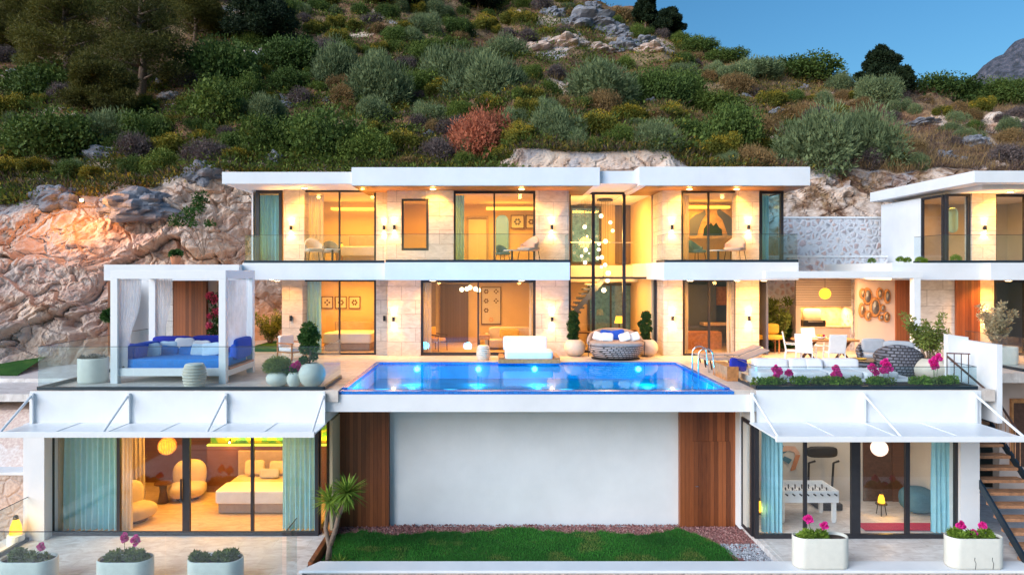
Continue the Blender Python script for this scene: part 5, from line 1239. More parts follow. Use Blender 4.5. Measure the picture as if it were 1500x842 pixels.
# ribbed stool, planters, chairs on the terraces
def ribbed(c, r, h, label, mat='pot_beige'):
    th = thing('stool', label, 'stool', c); prof = []
    n = 40
    for i in range(n + 1): f = i / n; prof.append((r * (.86 + .14 * math.sin(f * math.pi)) + .012 * math.sin(f * 6.283 * 7), h * .92 * f))
    MB().lathe(0, 0, prof, 30).build('body', M[mat], th, True); MB().lathe(0, 0, [(r * .80, h * .921), (r * .80, h * .97), (r * .7, h)], 26).build('table_top', M['pot_white'], th, True); return th
ribbed((XX(285, 19.1), 19.1, 0), .31, .62, 'round ribbed cream stool in front of the cabana')
ribbed((XX(708, 24.75), 24.75, 0), .25, .52, 'ribbed cream stool beside the white pool lounge seat', 'stool_cream') if False else ribbed((XX(708, 24.75), 24.75, 0), .25, .52, 'ribbed cream stool beside the white pool lounge seat')
def oval_planter(c, w, d, h, label, mat='pot_white', rot=0, plants=None, soil=True, group=None):
    th = thing('planter', label, 'planter', c, rot, group); pts = []
    r = d / 2
    def stadium(k):
        P = []
        for i in range(17): a = -math.pi / 2 + math.pi * i / 16; P.append(((w / 2 - r) + r * k * math.cos(a), r * k * math.sin(a)))
        for i in range(17): a = math.pi / 2 + math.pi * i / 16; P.append((-(w / 2 - r) + r * k * math.cos(a), r * k * math.sin(a)))
        return P
    A, Bq = stadium(1), stadium(.88); n = len(A); m = MB()
    vs = [(x * .97, y * .97, 0) for x, y in A] + [(x, y, .06) for x, y in A] + [(x, y, h - .02) for x, y in A] + [(x, y, h) for x, y in stadium(.97)] + [(x, y, h) for x, y in stadium(.90)] + [(x, y, h - .12) for x, y in Bq]
    fs = [(q * n + i, q * n + (i + 1) % n, (q + 1) * n + (i + 1) % n, (q + 1) * n + i) for q in range(5) for i in range(n)]; fs.append(tuple(range(n - 1, -1, -1)))
    m.add(vs, fs); m.build('pot', M[mat], th, True)
    MB().prism(Bq, h - .10, h - .07).build('soil', M['soil'], th); return th
def sprig(c, label, name='flowering_plant', green=.22, h=.3, blooms=(), mat='lime_leaf', wide=.3, seed=1, n=700, bm='bloom', cat='plant', group=None):
    th = thing(name, label, cat, c, 0, group); rg = random.Random(seed)
    L = [(rg.uniform(-wide, wide), rg.uniform(-.08, .08), rg.uniform(.02, h * .4), green * rg.uniform(.35, .6)) for _ in range(6)]
    foliage_obj('foliage', seed, n, L, .075, .018, M[mat], th, spread=.8, up=.5)
    for i, (dx, dz, r) in enumerate(blooms):
        m = MB(); m.tube([(dx * .6, 0, .02), (dx * .9, -.01, dz * .6), (dx, -.02, dz)], .007, 5); m.build('stem', M['stem'], th)
        foliage_obj('flower', seed * 7 + i, 130, [(dx, -.02, dz, r * .5), (dx + r * .5, -.03, dz - r * .35, r * .36), (dx - r * .55, 0, dz - r * .2, r * .34), (dx + r * .1, -.02, dz + r * .5, r * .3), (dx - r * .2, 0, dz - r * .9, r * .2)], .038, .022, M[bm], th, spread=1, up=.1)
    return th
oval_planter((XX(136.5, 19.75), 19.75, 0), .80, .72, .70, 'oval cream planter at the left end of the cabana terrace', soil=True)
sprig((XX(136.5, 19.75), 19.7, .62), 'withered grey trailing plant in the planter at the terrace end', 'potted_plant', .2, .15, mat='dryleaf', seed=91) if 'dryleaf' in M else None
# lower front planters on the patio and the low wall
PG2 = 'cream oval planters in front of the lower rooms'
for px, lab, seed, bl in ((43, 'oval cream planter cut off by the left corner of the photo', 21, [(.28, .34, .08)]), (184, 'oval cream planter with two magenta blooms behind the lower glass railing', 22, [(-.02, .55, .09), (.24, .50, .11)]), (316, 'oval cream planter with low herbs only, behind the lower glass railing', 23, [])):
    y = 16.0; oval_planter((XX(px, y), y, -4.0), 1.26, .62, .55, lab, group=PG2)
    sprig((XX(px, y), y, -3.53), {21: 'herbs and one magenta flower in the corner planter', 22: 'herbs with two tall magenta flowers in the middle patio planter', 23: 'low green herbs in the patio planter right of the flowering ones'}[seed], green=.26, h=.35, blooms=bl, mat='herb_leaf', wide=.45, seed=seed, n=1300)
for px, w_, lab, seed, bl in ((1201, 80, 'smooth cream planter on the low wall before the games room', 31, [(-.28, .50, .09), (.10, .34, .08)]), (1425.5, 81, 'cream planter with two cracks on the low wall near the stairs', 32, [(-.30, .34, .09), (.22, .34, .07), (0, .16, .06)])):
    y = 16.72; pl_ = oval_planter((XX(px, y), y, -3.949), w_ * y / F, .5, .74, lab, 'pot_white')
    sprig((XX(px, y), y, -3.30), {31: 'lime green plant with pink-red flowers in the planter before the games room', 32: 'lime green plant with small magenta flowers in the cracked planter'}[seed], green=.24, h=.3, blooms=bl, mat='lime_leaf', wide=.42, seed=seed, n=1500)
m = MB((XX(1425, 16.4), 16.46, -3.9)); 
for px in (-.12, .30): MB().tube([(px, -.252, .02), (px + .015, -.252, .16), (px - .02, -.252, .24), (px - .01, -.252, .30)], .006, 4).build('crack', M['black'], pl_)
# pots by the terrace corner
def round_pot(c, r, h, label, mat='pot_white', group=None):
    th = thing('plant_pot', label, 'plant pot', c, 0, group); prof = [(r * .45, 0)]
    for i in range(1, 17): a = -1.15 + 2.15 * i / 16; prof.append((r * math.cos(a * .98) , h * .5 + h * .5 * math.sin(a) / math.sin(1.15)))
    zt_ = prof[-1][1]; rr = prof[-1][0]; prof += [(rr * .9, zt_ + .01), (rr * .85, zt_ - .05)]
    MB().lathe(0, 0, prof, 32).build('pot', M[mat], th, True); MB().lathe(0, 0, [(rr * .84, zt_ - .06), (rr * .84, zt_ - .04)], 20).build('soil', M['soil'], th); th['_top'] = zt_; return th
def topiary(c, H, balls, label, seed, group=None, mat='topiary_leaf'):
    th = thing('topiary_tree', label, 'potted tree', c, 0, group)
    m = MB(); m.tube([(0, 0, -.03), (.03, 0, H * .3), (-.03, .02, H * .6), (0, 0, H * .9)], [.03, .028, .02, .012], 8)
    for (x, z, r) in balls:
        if abs(x) > .05: m.tube([(0, 0, z - r * .8), (x, 0, z)], .012, 5)
    m.build('trunk', M['bark'], th, True)
    foliage_obj('crown', seed, 2600, [(x, (i % 3 - 1) * .06, z, r) for i, (x, z, r) in enumerate(balls)], .055, .022, M[mat], th, jit=.12); return th
round_pot((XX(455.5, 18.95), 19.05, 0), .37, .66, 'large round cream pot at the terrace corner beside the pool')
topiary((XX(453, 19.05), 19.05, .58), 1.15, [(0, .98, .20), (.14, .80, .15), (-.16, .74, .15), (.16, .52, .12), (-.12, .46, .14), (.1, .22, .1), (-.14, .14, .1), (0, .66, .16)], 'cloud-pruned small tree in the large round pot at the terrace corner', 41, mat='green_leaf')
th = round_pot((XX(406.5, 19.0), 19.1, 0), .34, .42, 'low cream pot under the round clipped bush')
th = thing('clipped_bush', 'round light green clipped bush in the low cream pot', 'potted bush', (XX(407, 19.1), 19.1, .36)); foliage_obj('foliage', 42, 4500, [(0, 0, .2, .33), (-.12, 0, .16, .28), (.14, 0, .18, .27)], .05, .008, M['herb_leaf'], th, flat=.8, up=.5)
round_pot((XX(430, 18.9), 18.95, 0), .2, .42, 'small cream pot between the clipped bush and the large round pot')
sprig((XX(430, 18.95), 18.95, .38), 'small plant with pink flowers in the little cream pot', green=.18, h=.2, blooms=[(.02, .2, .07), (.12, .26, .07), (-.06, .12, .05), (.14, .14, .05)], mat='green_leaf', wide=.1, seed=43, n=300)
# wooden armchair by the bedroom
def wood_chair(c, rot, label):
    th = thing('armchair', label, 'armchair', c, rot)
    for x in (-.36, .36):
        for y in (-.34, .34): MB().tube([(x, y, 0), (x * .97, y, .58 if y < 0 else .80)], .028, 8).build('leg', M['wood'], th)
        MB().box(x - .035, x + .035, -.38, .36, .58, .62).build('armrest', M['wood'], th, bevel=.01)
    MB().box(-.36, .36, -.34, .34, .26, .31).build('frame', M['wood'], th); MB().cushion((0, -.02, .38), (.72, .70, .15), .25, 20).build('seat', M['fabric_white'], th, True)
    MB().cushion((0, .30, .64), (.70, .16, .46), .3, 20).build('backrest', M['fabric_white'], th, True); return th
wood_chair((XX(424, 24.6), 24.9, 0), 62, 'low wooden armchair with pale cushions facing the pool')
# ------------------------------------------------------------------ pool side: floating lounge, ladder, daybed
x0, x1 = XX(730, 24), XX(819, 24); th = thing('lounge_bench', 'white cushioned lounge seat on a wooden platform over the pool edge', 'lounge seat', ((x0 + x1) / 2, 24.1, 0)); off = ((x0 + x1) / 2, 24.1, 0)
MB(off).box(x0, x1, 23.55, 25.0, .03, .17).build('platform', M['wood'], th, bevel=.01)
MB(off).cushion(((x0 + x1) / 2, 24.15, .29), (x1 - x0 - .45, 1.1, .26), .15, 28).build('seat', M['fabric_white'], th, True)
MB(off).cushion(((x0 + x1) / 2 - .1, 24.72, .60), (x1 - x0 - .55, .3, .50), .15, 28).build('backrest', M['fabric_white'], th, True)
for s in (-1, 1): MB(off).box((x0 + x1) / 2 + s * ((x1 - x0) / 2 - .1) - .09, (x0 + x1) / 2 + s * ((x1 - x0) / 2 - .1) + .09, 23.6, 24.9, .172, .22).build('armrest', M['wood'], th, bevel=.01)
th = thing('pool_ladder', 'polished steel pool ladder with two curved handrails', 'pool ladder', (XX(1035, 21.3), 21.3, 0)); off = (XX(1035, 21.3), 21.3, 0)
for y in (21.0, 21.65):
    x = 6.12; P = [(x, y, -.5), (x, y, .62)] + [(x + .22 - .22 * math.cos(a), y, .62 + .2 * math.sin(a)) for a in [math.pi * k / 10 for k in range(1, 11)]] + [(x + .47, y, .3), (x + .52, y, 0)]
    MB(off).tube(P, .024, 10).build('handrail', M['steel'], th, True)
MB(off).box(6.06, 6.16, 21.02, 21.63, -.28, -.25).build('step', M['steel'], th)
def daybed():
    c = (XX(901, 25.2), 25.1, 0); th = thing('daybed', 'round woven daybed with a low curved back and taupe cushion', 'daybed', c)
    prof = [(.62, .03), (.78, .06), (.95, .28), (1.0, .48), (.98, .52)]
    MB().lathe(0, 0, prof, 40, sy=.8).build('basket', M['rattan'], th, True); MB().lathe(0, 0, [(.86, .0), (.88, .04), (.80, .06)], 36, sy=.8).build('base_ring', M['black'], th)
    MB().cushion((0, -.02, .57), (1.9, 1.5, .2), .55, 32).build('seat', M['fabric_taupe'], th, True)
    vs = []; n = 30
    for i in range(n + 1):
        a = math.pi * (-.12 + 1.24 * i / n); hh = .56 + .48 * max(0, math.sin(max(0, min(math.pi, a)))) ** .6
        for r, z in ((1.0, .5), (1.04, hh - .04), (1.0, hh + .02), (.90, hh - .02), (.88, .5)): vs.append((r * math.cos(a), r * .8 * math.sin(a), z))
    m = MB().add(vs, [(i * 5 + k, i * 5 + k + 1, (i + 1) * 5 + k + 1, (i + 1) * 5 + k) for i in range(n) for k in range(4)] + [(0, 1, 2, 3, 4), tuple(n * 5 + k for k in (4, 3, 2, 1, 0))]); m.build('backrest', M['fabric_taupe'], th, True)
    for s in (-1, 1): MB().tube([(s * 1.0, -.2, .1), (s * 1.02, -.2, .62), (s * .98, .1, .64)], .014, 6).build('side_rail', M['black'], th)
    return c
c = daybed()
GD = 'pillows on the round daybed'
for dx, dy, s, rot, mt, lb in ((-.62, -.05, .42, 35, 'fabric_white', 'white pillow at the left end of the round daybed'), (-.34, -.28, .42, 8, 'fabric_white', 'lavender white pillow in front of the blue pillows'), (-.28, .25, .5, 12, 'blue', 'left royal blue pillow on the round daybed'), (.12, .2, .52, -14, 'blue', 'right royal blue pillow on the round daybed'), (.28, -.28, .42, -30, 'fabric_white', 'tilted white pillow right of the blue pillows'), (.62, -.2, .42, -28, 'fabric_white', 'white pillow at the right end of the round daybed')):
    pillow((c[0] + dx, c[1] + dy, .67 + s * .32), (s, .14, s * .75), (-20, rot * .6, 0), mt, lb, GD)
for px, lb, lb2, s in ((842, 'round cream pot left of the round daybed', 'tiered topiary tree left of the round daybed', 51), (948, 'round cream pot right of the round daybed', 'tiered topiary tree right of the round daybed', 52)):
    round_pot((XX(px, 25.9), 25.9, 0), .40, .64, lb, 'pot_beige'); topiary((XX(px - 3, 25.9), 25.9, .58), 1.0, [(.02, .92, .16), (.05, .66, .17), (-.12, .62, .12), (-.03, .44, .16), (.16, .42, .09), (.05, .2, .14), (-.1, .16, .1), (.08, .02, .12)], lb2, s)
th = thing('dining_table', 'dark small table with chairs seen inside the glass hall left of the daybed', 'table', (XX(858, 27.8), 27.8, 0))
MB().box(-.5, .5, -.35, .35, .70, .74).build('table_top', M['wood_dark'], th); [MB().tube([(x, y, 0), (x, y, .7)], .025, 6).build('leg', M['black'], th) for x in (-.42, .42) for y in (-.28, .28)]
th = thing('table_lamp', 'yellow glowing table lamp in the glass hall behind the daybed', 'table lamp', (XX(907, 28.6), 28.6, .75)); MB().tube([(0, 0, 0), (0, 0, .28)], .03, 8).build('stand', M['black'], th)
MB().lathe(0, 0, [(.20, .28), (.13, .56)], 20, cap=False).build('shade', M['lamp_yellow'], th); light('POINT', (0, -.25, .4), 6, WARM, .08, parent=th)
th = thing('console_table', 'dark console table carrying the yellow table lamp', 'table', (XX(900, 28.6), 28.6, 0)); MB().box(-.9, .9, -.2, .2, .70, .749).build('table_top', M['wood_dark'], th); [MB().box(x - .03, x + .03, -.15, .15, 0, .70).build('leg', M['wood_dark'], th) for x in (-.8, .8)]
# ------------------------------------------------------------------ chairs
def arm_chair(c, rot, mat, label, legs='black', s=1.0, name='armchair'):
    th = thing(name, label, 'chair', c, rot)
    MB().cushion((0, -.02, .44 * s), (.60 * s, .58 * s, .13 * s), .35, 20).build('seat', M[mat], th, True)
    vs = []; n = 22
    for i in range(n + 1):
        a = math.pi * (-.05 + 1.10 * i / n); hh = (.62 + .26 * max(0, math.sin(max(0, min(math.pi, a)))) ** 1.5) * s
        for r, z in ((.31, .42), (.345, hh / s - .03), (.33, hh / s), (.28, hh / s - .02), (.27, .44)): vs.append((r * s * math.cos(a), (r * .95 * math.sin(a) - .02) * s, z * s))
    MB().add(vs, [(i * 5 + k, i * 5 + k + 1, (i + 1) * 5 + k + 1, (i + 1) * 5 + k) for i in range(n) for k in range(4)] + [(0, 1, 2, 3, 4), tuple(n * 5 + k for k in (4, 3, 2, 1, 0))]).build('backrest', M[mat], th, True)
    for x in (-.22, .22):
        for y in (-.22, .2): MB().tube([(x * s, y * s, .40 * s), (x * 1.25 * s, y * 1.25 * s, 0)], .014, 6).build('leg', M[legs], th)
    return th
Z1 = ST + .021
arm_chair((XX(460, 25.4), 25.4, Z1), 32, 'fabric_beige', 'beige woven armchair on the left upstairs balcony', s=1.05)
arm_chair((XX(775, 24.95), 24.95, Z1), -48, 'fabric_pink', 'pinkish armchair on the middle upstairs balcony', s=1.1)
arm_chair((XX(1077, 24.95), 24.95, Z1), -40, 'fabric_pink', 'pinkish armchair on the right upstairs balcony', s=1.1)
arm_chair((XX(1020, 26.8), 26.8, Z1 + .02), 40, 'teal_fabric', 'dark teal armchair inside the peacock room', s=1.0)
arm_chair((XX(484, 27.0), 27.0, Z1 + .02), 20, 'fabric_grey', 'grey round-backed chair inside the left upstairs bedroom', s=1.0)
def side_table(c, r, h, mat, label):
    th = thing('side_table', label, 'side table', c); MB().lathe(0, 0, [(r * .6, 0), (r * .6, .02), (.04, .04), (.04, h - .03)], 20).build('leg', M['black'], th); MB().lathe(0, 0, [(r, h - .03), (r, h)], 26).build('table_top', M[mat], th)
side_table((XX(487, 25.2), 25.2, Z1), .28, .5, 'pot_white', 'small round side table beside the beige balcony armchair'); side_table((XX(750, 24.9), 24.9, Z1), .3, .45, 'pot_white', 'round side table on the middle upstairs balcony'); side_table((XX(1052, 24.9), 24.9, Z1), .3, .45, 'pot_white', 'round side table on the right upstairs balcony')
arm_chair((XX(736, 26.8), 26.8, Z1 + .02), 30, 'teal_fabric', 'teal chair inside the round-mirror room', s=.8)
bed(-6.35, -4.5, 28.2, 30.0, Z1 + .03, 'bed in the left upstairs bedroom under the yellow cove light', 1.2)
lantern((XX(503, 28.9), 28.6, Z1 + .62), 'small glowing bedside lamp in the left upstairs bedroom', .6, 3)
th = thing('bedside_table', 'bedside table under the small glowing lamp upstairs', 'bedside table', (XX(503, 28.9), 28.65, Z1 + .02)); MB().box(-.2, .2, -.2, .2, .06, .595).build('body', M['wood'], th); MB().box(-.22, .22, -.22, .22, 0, .06).build('plinth', M['wood_dark'], th)
bed(-6.9, -5.0, 27.4, 29.7, .03, 'bed with white cover in the downstairs bedroom', 1.0, cover='fabric_white')
th = thing('armchair', 'wooden armchair with mustard cushion inside the lounge', 'armchair', (XX(640, 27.5), 27.5, .015), 60)
for x in (-.3, .3):
    for y in (-.28, .28): MB().tube([(x, y, 0), (x, y * .95, .62)], .02, 6).build('leg', M['wood_dark'], th)
    MB().tube([(x, -.32, .62), (x, .3, .66)], .025, 6).build('armrest', M['wood_dark'], th)
MB().cushion((0, 0, .44), (.56, .56, .14), .3, 18).build('seat', M['mustard'], th, True); MB().cushion((0, .27, .72), (.52, .12, .45), .3, 18).build('backrest', M['mustard'], th, True)
th = thing('sofa', 'low pale sofa with a yellow cushion behind the lounge glass', 'sofa', (XX(750, 28.2), 28.2, .015))
MB().box(-.95, .95, -.4, .45, .08, .40).build('base', M['fabric_beige'], th, bevel=.04); MB().cushion((0, .36, .62), (1.9, .24, .5), .3, 24).build('backrest', M['fabric_beige'], th, True); MB().box(-1.1, -.96, -.4, .5, .08, .62).build('armrest', M['fabric_grey'], th, bevel=.04)
pillow((XX(746, 27.95), 28.0, .66), (.8, .16, .4), (-15, 0, 0), 'mustard', 'yellow striped cushion on the lounge sofa')
th = thing('stool', 'small orange wooden stool by the lounge window', 'stool', (XX(709, 27), 27.0, .015)); MB().box(-.22, .22, -.2, .2, .5, .68).build('seat', M['wood'], th); [MB().tube([(x, y, 0), (x, y, .5)], .03, 6).build('leg', M['wood_dark'], th) for x in (-.18, .18) for y in (-.15, .15)]
# ------------------------------------------------------------------ right terrace
def lounger(c, rot, label, grp='sun loungers'):
    th = thing('sun_lounger', label, 'sun lounger', c, rot, grp)
    MB().box(-1.0, .35, -.32, .32, .30, .35).build('frame', M['fabric_taupe'], th, bevel=.015)
    MB().box(0, .80, -.31, .31, 0, .05, mtx=trs((.36, 0, .31), 0, -20, 0)).build('backrest', M['fabric_taupe'], th, bevel=.015)
    for x in (-.85, .15, .55):
        for y in (-.28, .28): MB().tube([(x, y, .31), (x + .06, y, 0)], .022, 6).build('leg', M['black'], th)
lounger((7.7, 22.6, 0), 3, 'taupe sun lounger nearest the pool ladder'); lounger((7.85, 23.7, 0), 3, 'taupe sun lounger farther from the pool, next to the kitchen window')
th = thing('plant_pot', 'square-sided beige pot standing against the lit pier', 'plant pot', (XX(1100, 25.6), 25.5, 0)); MB().lathe(0, 0, [(.32, 0), (.40, .35), (.38, .38), (.34, .36), (.30, .25)], 24).build('pot', M['pot_beige'], th, True)
sx0, sx1 = 7.0, XX(1262, 20.1)
th = thing('corner_sofa', 'long low white corner sofa behind the flower bed', 'sofa', (9, 20, 0)); off = (9, 20, 0)
MB(off).box(sx0 + .25, XX(1330, 19.7), 19.30, 20.55, .001, .16).build('base', M['white_trim'], th, bevel=.01)
for i in range(3): a = 7.5 + i * (sx1 - 7.5) / 3; b = 7.5 + (i + 1) * (sx1 - 7.5) / 3; MB(off).cushion(((a + b) / 2, 20.35, .38), (b - a - .02, .32, .46), .25, 24).build('back_cushion', M['fabric_white'], th, True)
for i in range(4): a = 7.3 + i * (XX(1310, 19.6) - 7.3) / 4; b = 7.3 + (i + 1) * (XX(1310, 19.6) - 7.3) / 4; MB(off).cushion(((a + b) / 2, 19.78, .25), (b - a - .01, .95, .2), .2, 24).build('seat', M['fabric_white'], th, True)
MB(off).box(6.62, 6.96, 19.9, 21.2, .001, .42).build('end_box', M['wood'], th, bevel=.008)
GS = 'pillows on the white corner sofa'
for px, mt, lb, tz in ((1082, 'blue_dark', 'navy blue pillow at the left end of the corner sofa', 10), (1170, 'fabric_white', 'small white pillow in the middle of the corner sofa, left one', 3), (1193, 'fabric_white', 'small white pillow in the middle of the corner sofa, right one', -3)):
    pillow((XX(px, 20), 20.05, .46), (.5, .14, .36), (-18, tz, 0), mt, lb, GS)
MB()
def dining_chair(c, rot, label):
    th = thing('dining_chair', label, 'chair', c, rot, 'white dining chairs on the covered terrace')
    MB().box(-.26, .26, -.26, .24, .44, .475).build('seat', M['fabric_white'], th, bevel=.01)
    MB().box(-.25, .25, -.018, .018, 0, .62, mtx=trs((0, .24, .47), -10)).build('backrest', M['fabric_white'], th, bevel=.01)
    for x in (-.26, .26):
        MB().tube([(x, -.25, 0), (x, -.24, .66), (x, .25, .70)], .018, 6).build('front_leg', M['white_trim'], th); MB().tube([(x, .30, 0), (x, .23, .46), (x, .35, 1.08)], .018, 6).build('rear_leg', M['white_trim'], th)
th = thing('dining_table', 'rustic wooden dining table with crossed legs on the covered terrace', 'table', (XX(1212, 24), 24.2, 0))
MB().box(-1.0, 1.0, -.45, .45, .74, .81).build('table_top', M['wood'], th, bevel=.01)
for s in (-.6, .6):
    for q in (-1, 1): MB().tube([(s - q * .3, 0, 0), (s + q * .3, 0, .74)], .05, 6).build('leg', M['wood_dark'], th)
dining_chair((XX(1164, 23.6), 23.7, 0), 70, 'white dining chair at the left head of the wooden table'); dining_chair((XX(1182, 23.2), 23.25, 0), 140, 'white dining chair at the near left side of the wooden table'); dining_chair((XX(1224, 23), 23.1, 0), 175, 'white dining chair with its back to the camera at the right'); dining_chair((XX(1186, 25.5), 25.2, 0), 10, 'white dining chair on the far side of the wooden table')
th = thing('fruit_bowl', 'bowl of red and orange fruit on the wooden table', 'fruit bowl', (XX(1203, 24.1), 24.1, .811)); MB().lathe(0, 0, [(.08, 0), (.2, .09), (.19, .09), (.07, .015)], 20).build('bowl', M['pot_white'], th, True)
for i, (a, b) in enumerate(((0, 0), (.09, .02), (-.09, .03), (.03, .08))): MB().ball((a, b, .11), .055, 10).build('fruit', M['bloom_red' if i % 2 else 'mustard'], th, True)
for i, px in enumerate((1192, 1218, 1232)): o = MB().lathe(0, 0, [(.12, 0), (.15, .015), (.14, .016)], 18).build('plate', M['pot_white'], None); o.location = (XX(px, 24), 24.0 + .05 * i, .811); tag(o, ('plate on the wooden table beside the fruit bowl', 'middle plate on the wooden table, right of the fruit', 'plate at the right end of the wooden table')[i], 'plate')
def woven_seat(c, rot, label, s=1.0, cushions=True):
    th = thing('lounge_chair', label, 'lounge chair', c, rot); vs = []; n = 30
    MB().lathe(0, 0, [(.36 * s, 0), (.50 * s, .14 * s), (.55 * s, .36 * s), (.50 * s, .40 * s)], 30).build('basket', M['rattan_grey'], th, True)
    for i in range(n + 1):
        a = math.pi * (-.15 + 1.3 * i / n); hh = .55 + .32 * max(0, math.sin(max(0, min(math.pi, a)))) ** 1.2
        for r, z in ((.55, .34), (.60, hh - .05), (.57, hh), (.48, hh - .02), (.46, .36)): vs.append((r * s * math.cos(a), r * s * math.sin(a), z * s))
    MB().add(vs, [(i * 5 + k, i * 5 + k + 1, (i + 1) * 5 + k + 1, (i + 1) * 5 + k) for i in range(n) for k in range(4)] + [(0, 1, 2, 3, 4), tuple(n * 5 + k for k in (4, 3, 2, 1, 0))]).build('backrest', M['rattan_grey'], th, True)
    MB().cushion((0, -.02, .44 * s), (.85 * s, .85 * s, .16 * s), .5, 22).build('seat_cushion', M['fabric_grey' if cushions else 'blue_pale'], th, True); MB().cushion((0, .3 * s, .72 * s), (.72 * s, .2 * s, .46 * s), .4, 22).build('back_cushion', M['fabric_grey'], th, True); return th
woven_seat((XX(1283, 22.6), 22.6, 0), -14, 'grey woven lounge chair facing the camera with pale cushions', 1.0); woven_seat((XX(1316, 20.95), 20.95, 0), 150, 'large dark woven lounge chair seen from behind', 1.15)
th = thing('coffee_table', 'low drum-shaped woven coffee table between the lounge chairs', 'coffee table', (XX(1268, 21.6), 21.6, 0)); MB().lathe(0, 0, [(.45, 0), (.56, .18), (.58, .38)], 30).build('base', M['rattan_grey'], th, True); MB().lathe(0, 0, [(.59, .381), (.59, .41)], 30).build('table_top', M['black'], th)
o = MB().lathe(0, 0, [(.1, 0), (.16, .04), (.15, .04), (.09, .01)], 18).build('dish', M['mustard'], None, True); o.location = (XX(1262, 21.6), 21.6, .411); tag(o, 'small yellow dish on the woven coffee table', 'dish')
round_pot((XX(1363, 20.4), 20.45, 0), .52, .62, 'wide cream pot beside the stair guard wall', 'pot_beige')
def bushy(c, H, W, label, seed, mat='herb_leaf', n=2600, name='potted_shrub', stems=9, ln=.11, wd=.022):
    th = thing(name, label, 'potted shrub' if name == 'potted_shrub' else 'plant', c); rg = random.Random(seed); m = MB(); L = []
    for i in range(stems):
        a = rg.uniform(0, 6.28); q = rg.uniform(.2, 1) * W / 2; h = H * rg.uniform(.5, 1); x, y = q * math.cos(a), q * math.sin(a) * .6
        m.tube([(x * .1, y * .1, 0), (x * .5, y * .5, h * .5), (x, y, h)], [.016, .012, .005], 5)
        for f in (.45, .62, .8, 1): L.append((x * f, y * f, h * f, rg.uniform(.08, .16)))
    m.build('stem', M['bark'], th); foliage_obj('foliage', seed, n, L, ln, wd, M[mat], th, k=0, spread=.9, up=.3, jit=.3); return th
bushy((XX(1360, 20.45), 20.45, .5), 1.35, 1.7, 'loose leafy shrub in the wide cream pot', 61)
# flower bed behind the low railing
MB_ = MB((9.5, 18.9, 0)).box(7.05, 12.75, 18.62, 19.2, .001, .10); o = MB_.build('flower_bed', M['soil'], None); o.location = (9.5, 18.9, 0); tag(o, 'long narrow soil bed with red earth behind the low glass railing', 'flower bed')
for i, (px, bl, lb) in enumerate(((1118, [], 'low lime tuft at the left end of the flower bed'), (1140, [(-.08, .42, .09), (.03, .34, .08), (.28, .32, .08), (-.08, .22, .05)], 'plant with three magenta flowers near the left end of the flower bed'), (1174, [], 'low lime tuft between the first and second flowering plants'), (1203, [], 'wide low lime tuft left of the second flowering plant'),
    (1224, [(0, .44, .09), (.08, .28, .08), (-.05, .26, .07)], 'plant with a magenta flower pair in the middle of the flower bed'), (1246, [], 'low green tuft right of the middle flowering plant'), (1280, [(-.05, .46, .10), (.06, .32, .06)], 'plant with one round magenta head, left of the densest blooms'), (1296, [(0, .58, .11), (.1, .44, .12), (-.05, .4, .09)], 'plant with the densest magenta blooms in the flower bed'), (1345, [], 'low green tuft left of the tall right flower'), (1368, [(-.02, .62, .11), (.1, .72, .11), (.02, .5, .10)], 'tall plant with magenta blooms at the right end of the flower bed'), (1390, [], 'low green tuft under the stair guard'))):
    sprig((XX(px, 18.85), 18.85, .10), lb, 'flowering_plant' if bl else 'herb_tuft', green=.22, h=.2, blooms=bl, mat='herb_leaf' if i % 2 else 'lime_leaf', wide=.22, seed=70 + i, n=650)
m_, t, out = nt('lawn_green'); n = noise_(t, coords(t), 1.6, 6, .6); n2 = noise_(t, coords(t), 30, 4, .7)
cc = mixc(t, .5, ramp(t, n, [(.35, (.015, .08, .015)), (.55, (.03, .14, .02)), (.75, (.12, .19, .04))]), ramp(t, n2, [(.3, (.01, .04, .01)), (.7, (.06, .18, .03))])); finish(t, out, cc, .9, 0, n2, 1, .04, .2); M['lawn'] = m_
# ------------------------------------------------------------------ covered terrace, kitchen, retaining walls
NO = (14, 28, 0)
pg = thing('pergola', 'flat white pergola roof with one square post over the dining terrace', 'pergola', (13.2, 23.8, 0)); off = (13.2, 23.8, 0)
MB(off).box(XX(1111, 24.2), XX(1345, 23.8) , 23.55, 23.8, 2.93, 3.17).build('beam', M['white_trim'], pg, bevel=.008)
MB(off).box(XX(1335, 23.7), XX(1345, 23.7), 23.56, 23.79, 0, 2.929).build('post', M['white_trim'], pg, bevel=.006)
MB(off).box(XX(1172, 24.2) , 14.3, 23.81, 28.6, 2.98, 3.12).build('roof_panel', M['white'], pg)
kt = thing('outdoor_kitchen', 'outdoor kitchen niche with slatted shutter above a lit marble back', 'outdoor kitchen', (13, 28, 0)); off = (13, 28, 0); yk = 28.0
MB(off).box(XX(1166, yk), XX(1248, yk), yk, yk + .12, ZZ(449, yk), 2.97).build('shutter', M['shutter'], kt)
MB(off).box(XX(1166, yk), XX(1173, yk), yk + .01, yk + .9, 0, ZZ(449, yk) - .002).build('side_panel', M['peach'], kt); MB(off).box(XX(1247, yk), XX(1256, yk), yk - .1, yk + .9, 0, 2.97).build('side_panel', M['rubble_white'], kt)
MB(off).box(XX(1173, yk), XX(1247, yk), yk + .8, yk + .9, 0, ZZ(449, yk)).build('back_panel', M['marble'], kt)
MB(off).box(XX(1173, yk), XX(1247, yk) - .002, yk + .1, yk + .79, 0, .88).build('counter_base', M['peach'], kt); MB(off).box(XX(1173, yk), XX(1247, yk) - .002, yk + .05, yk + .79, .881, .93).build('counter_top', M['marble'], kt)
light('AREA', (XX(1210, yk) - 13, .45, ZZ(449, yk) - .06), 38, (1, .55, .16), 1.8, (0, 0, 0), sizey=.3, parent=kt)
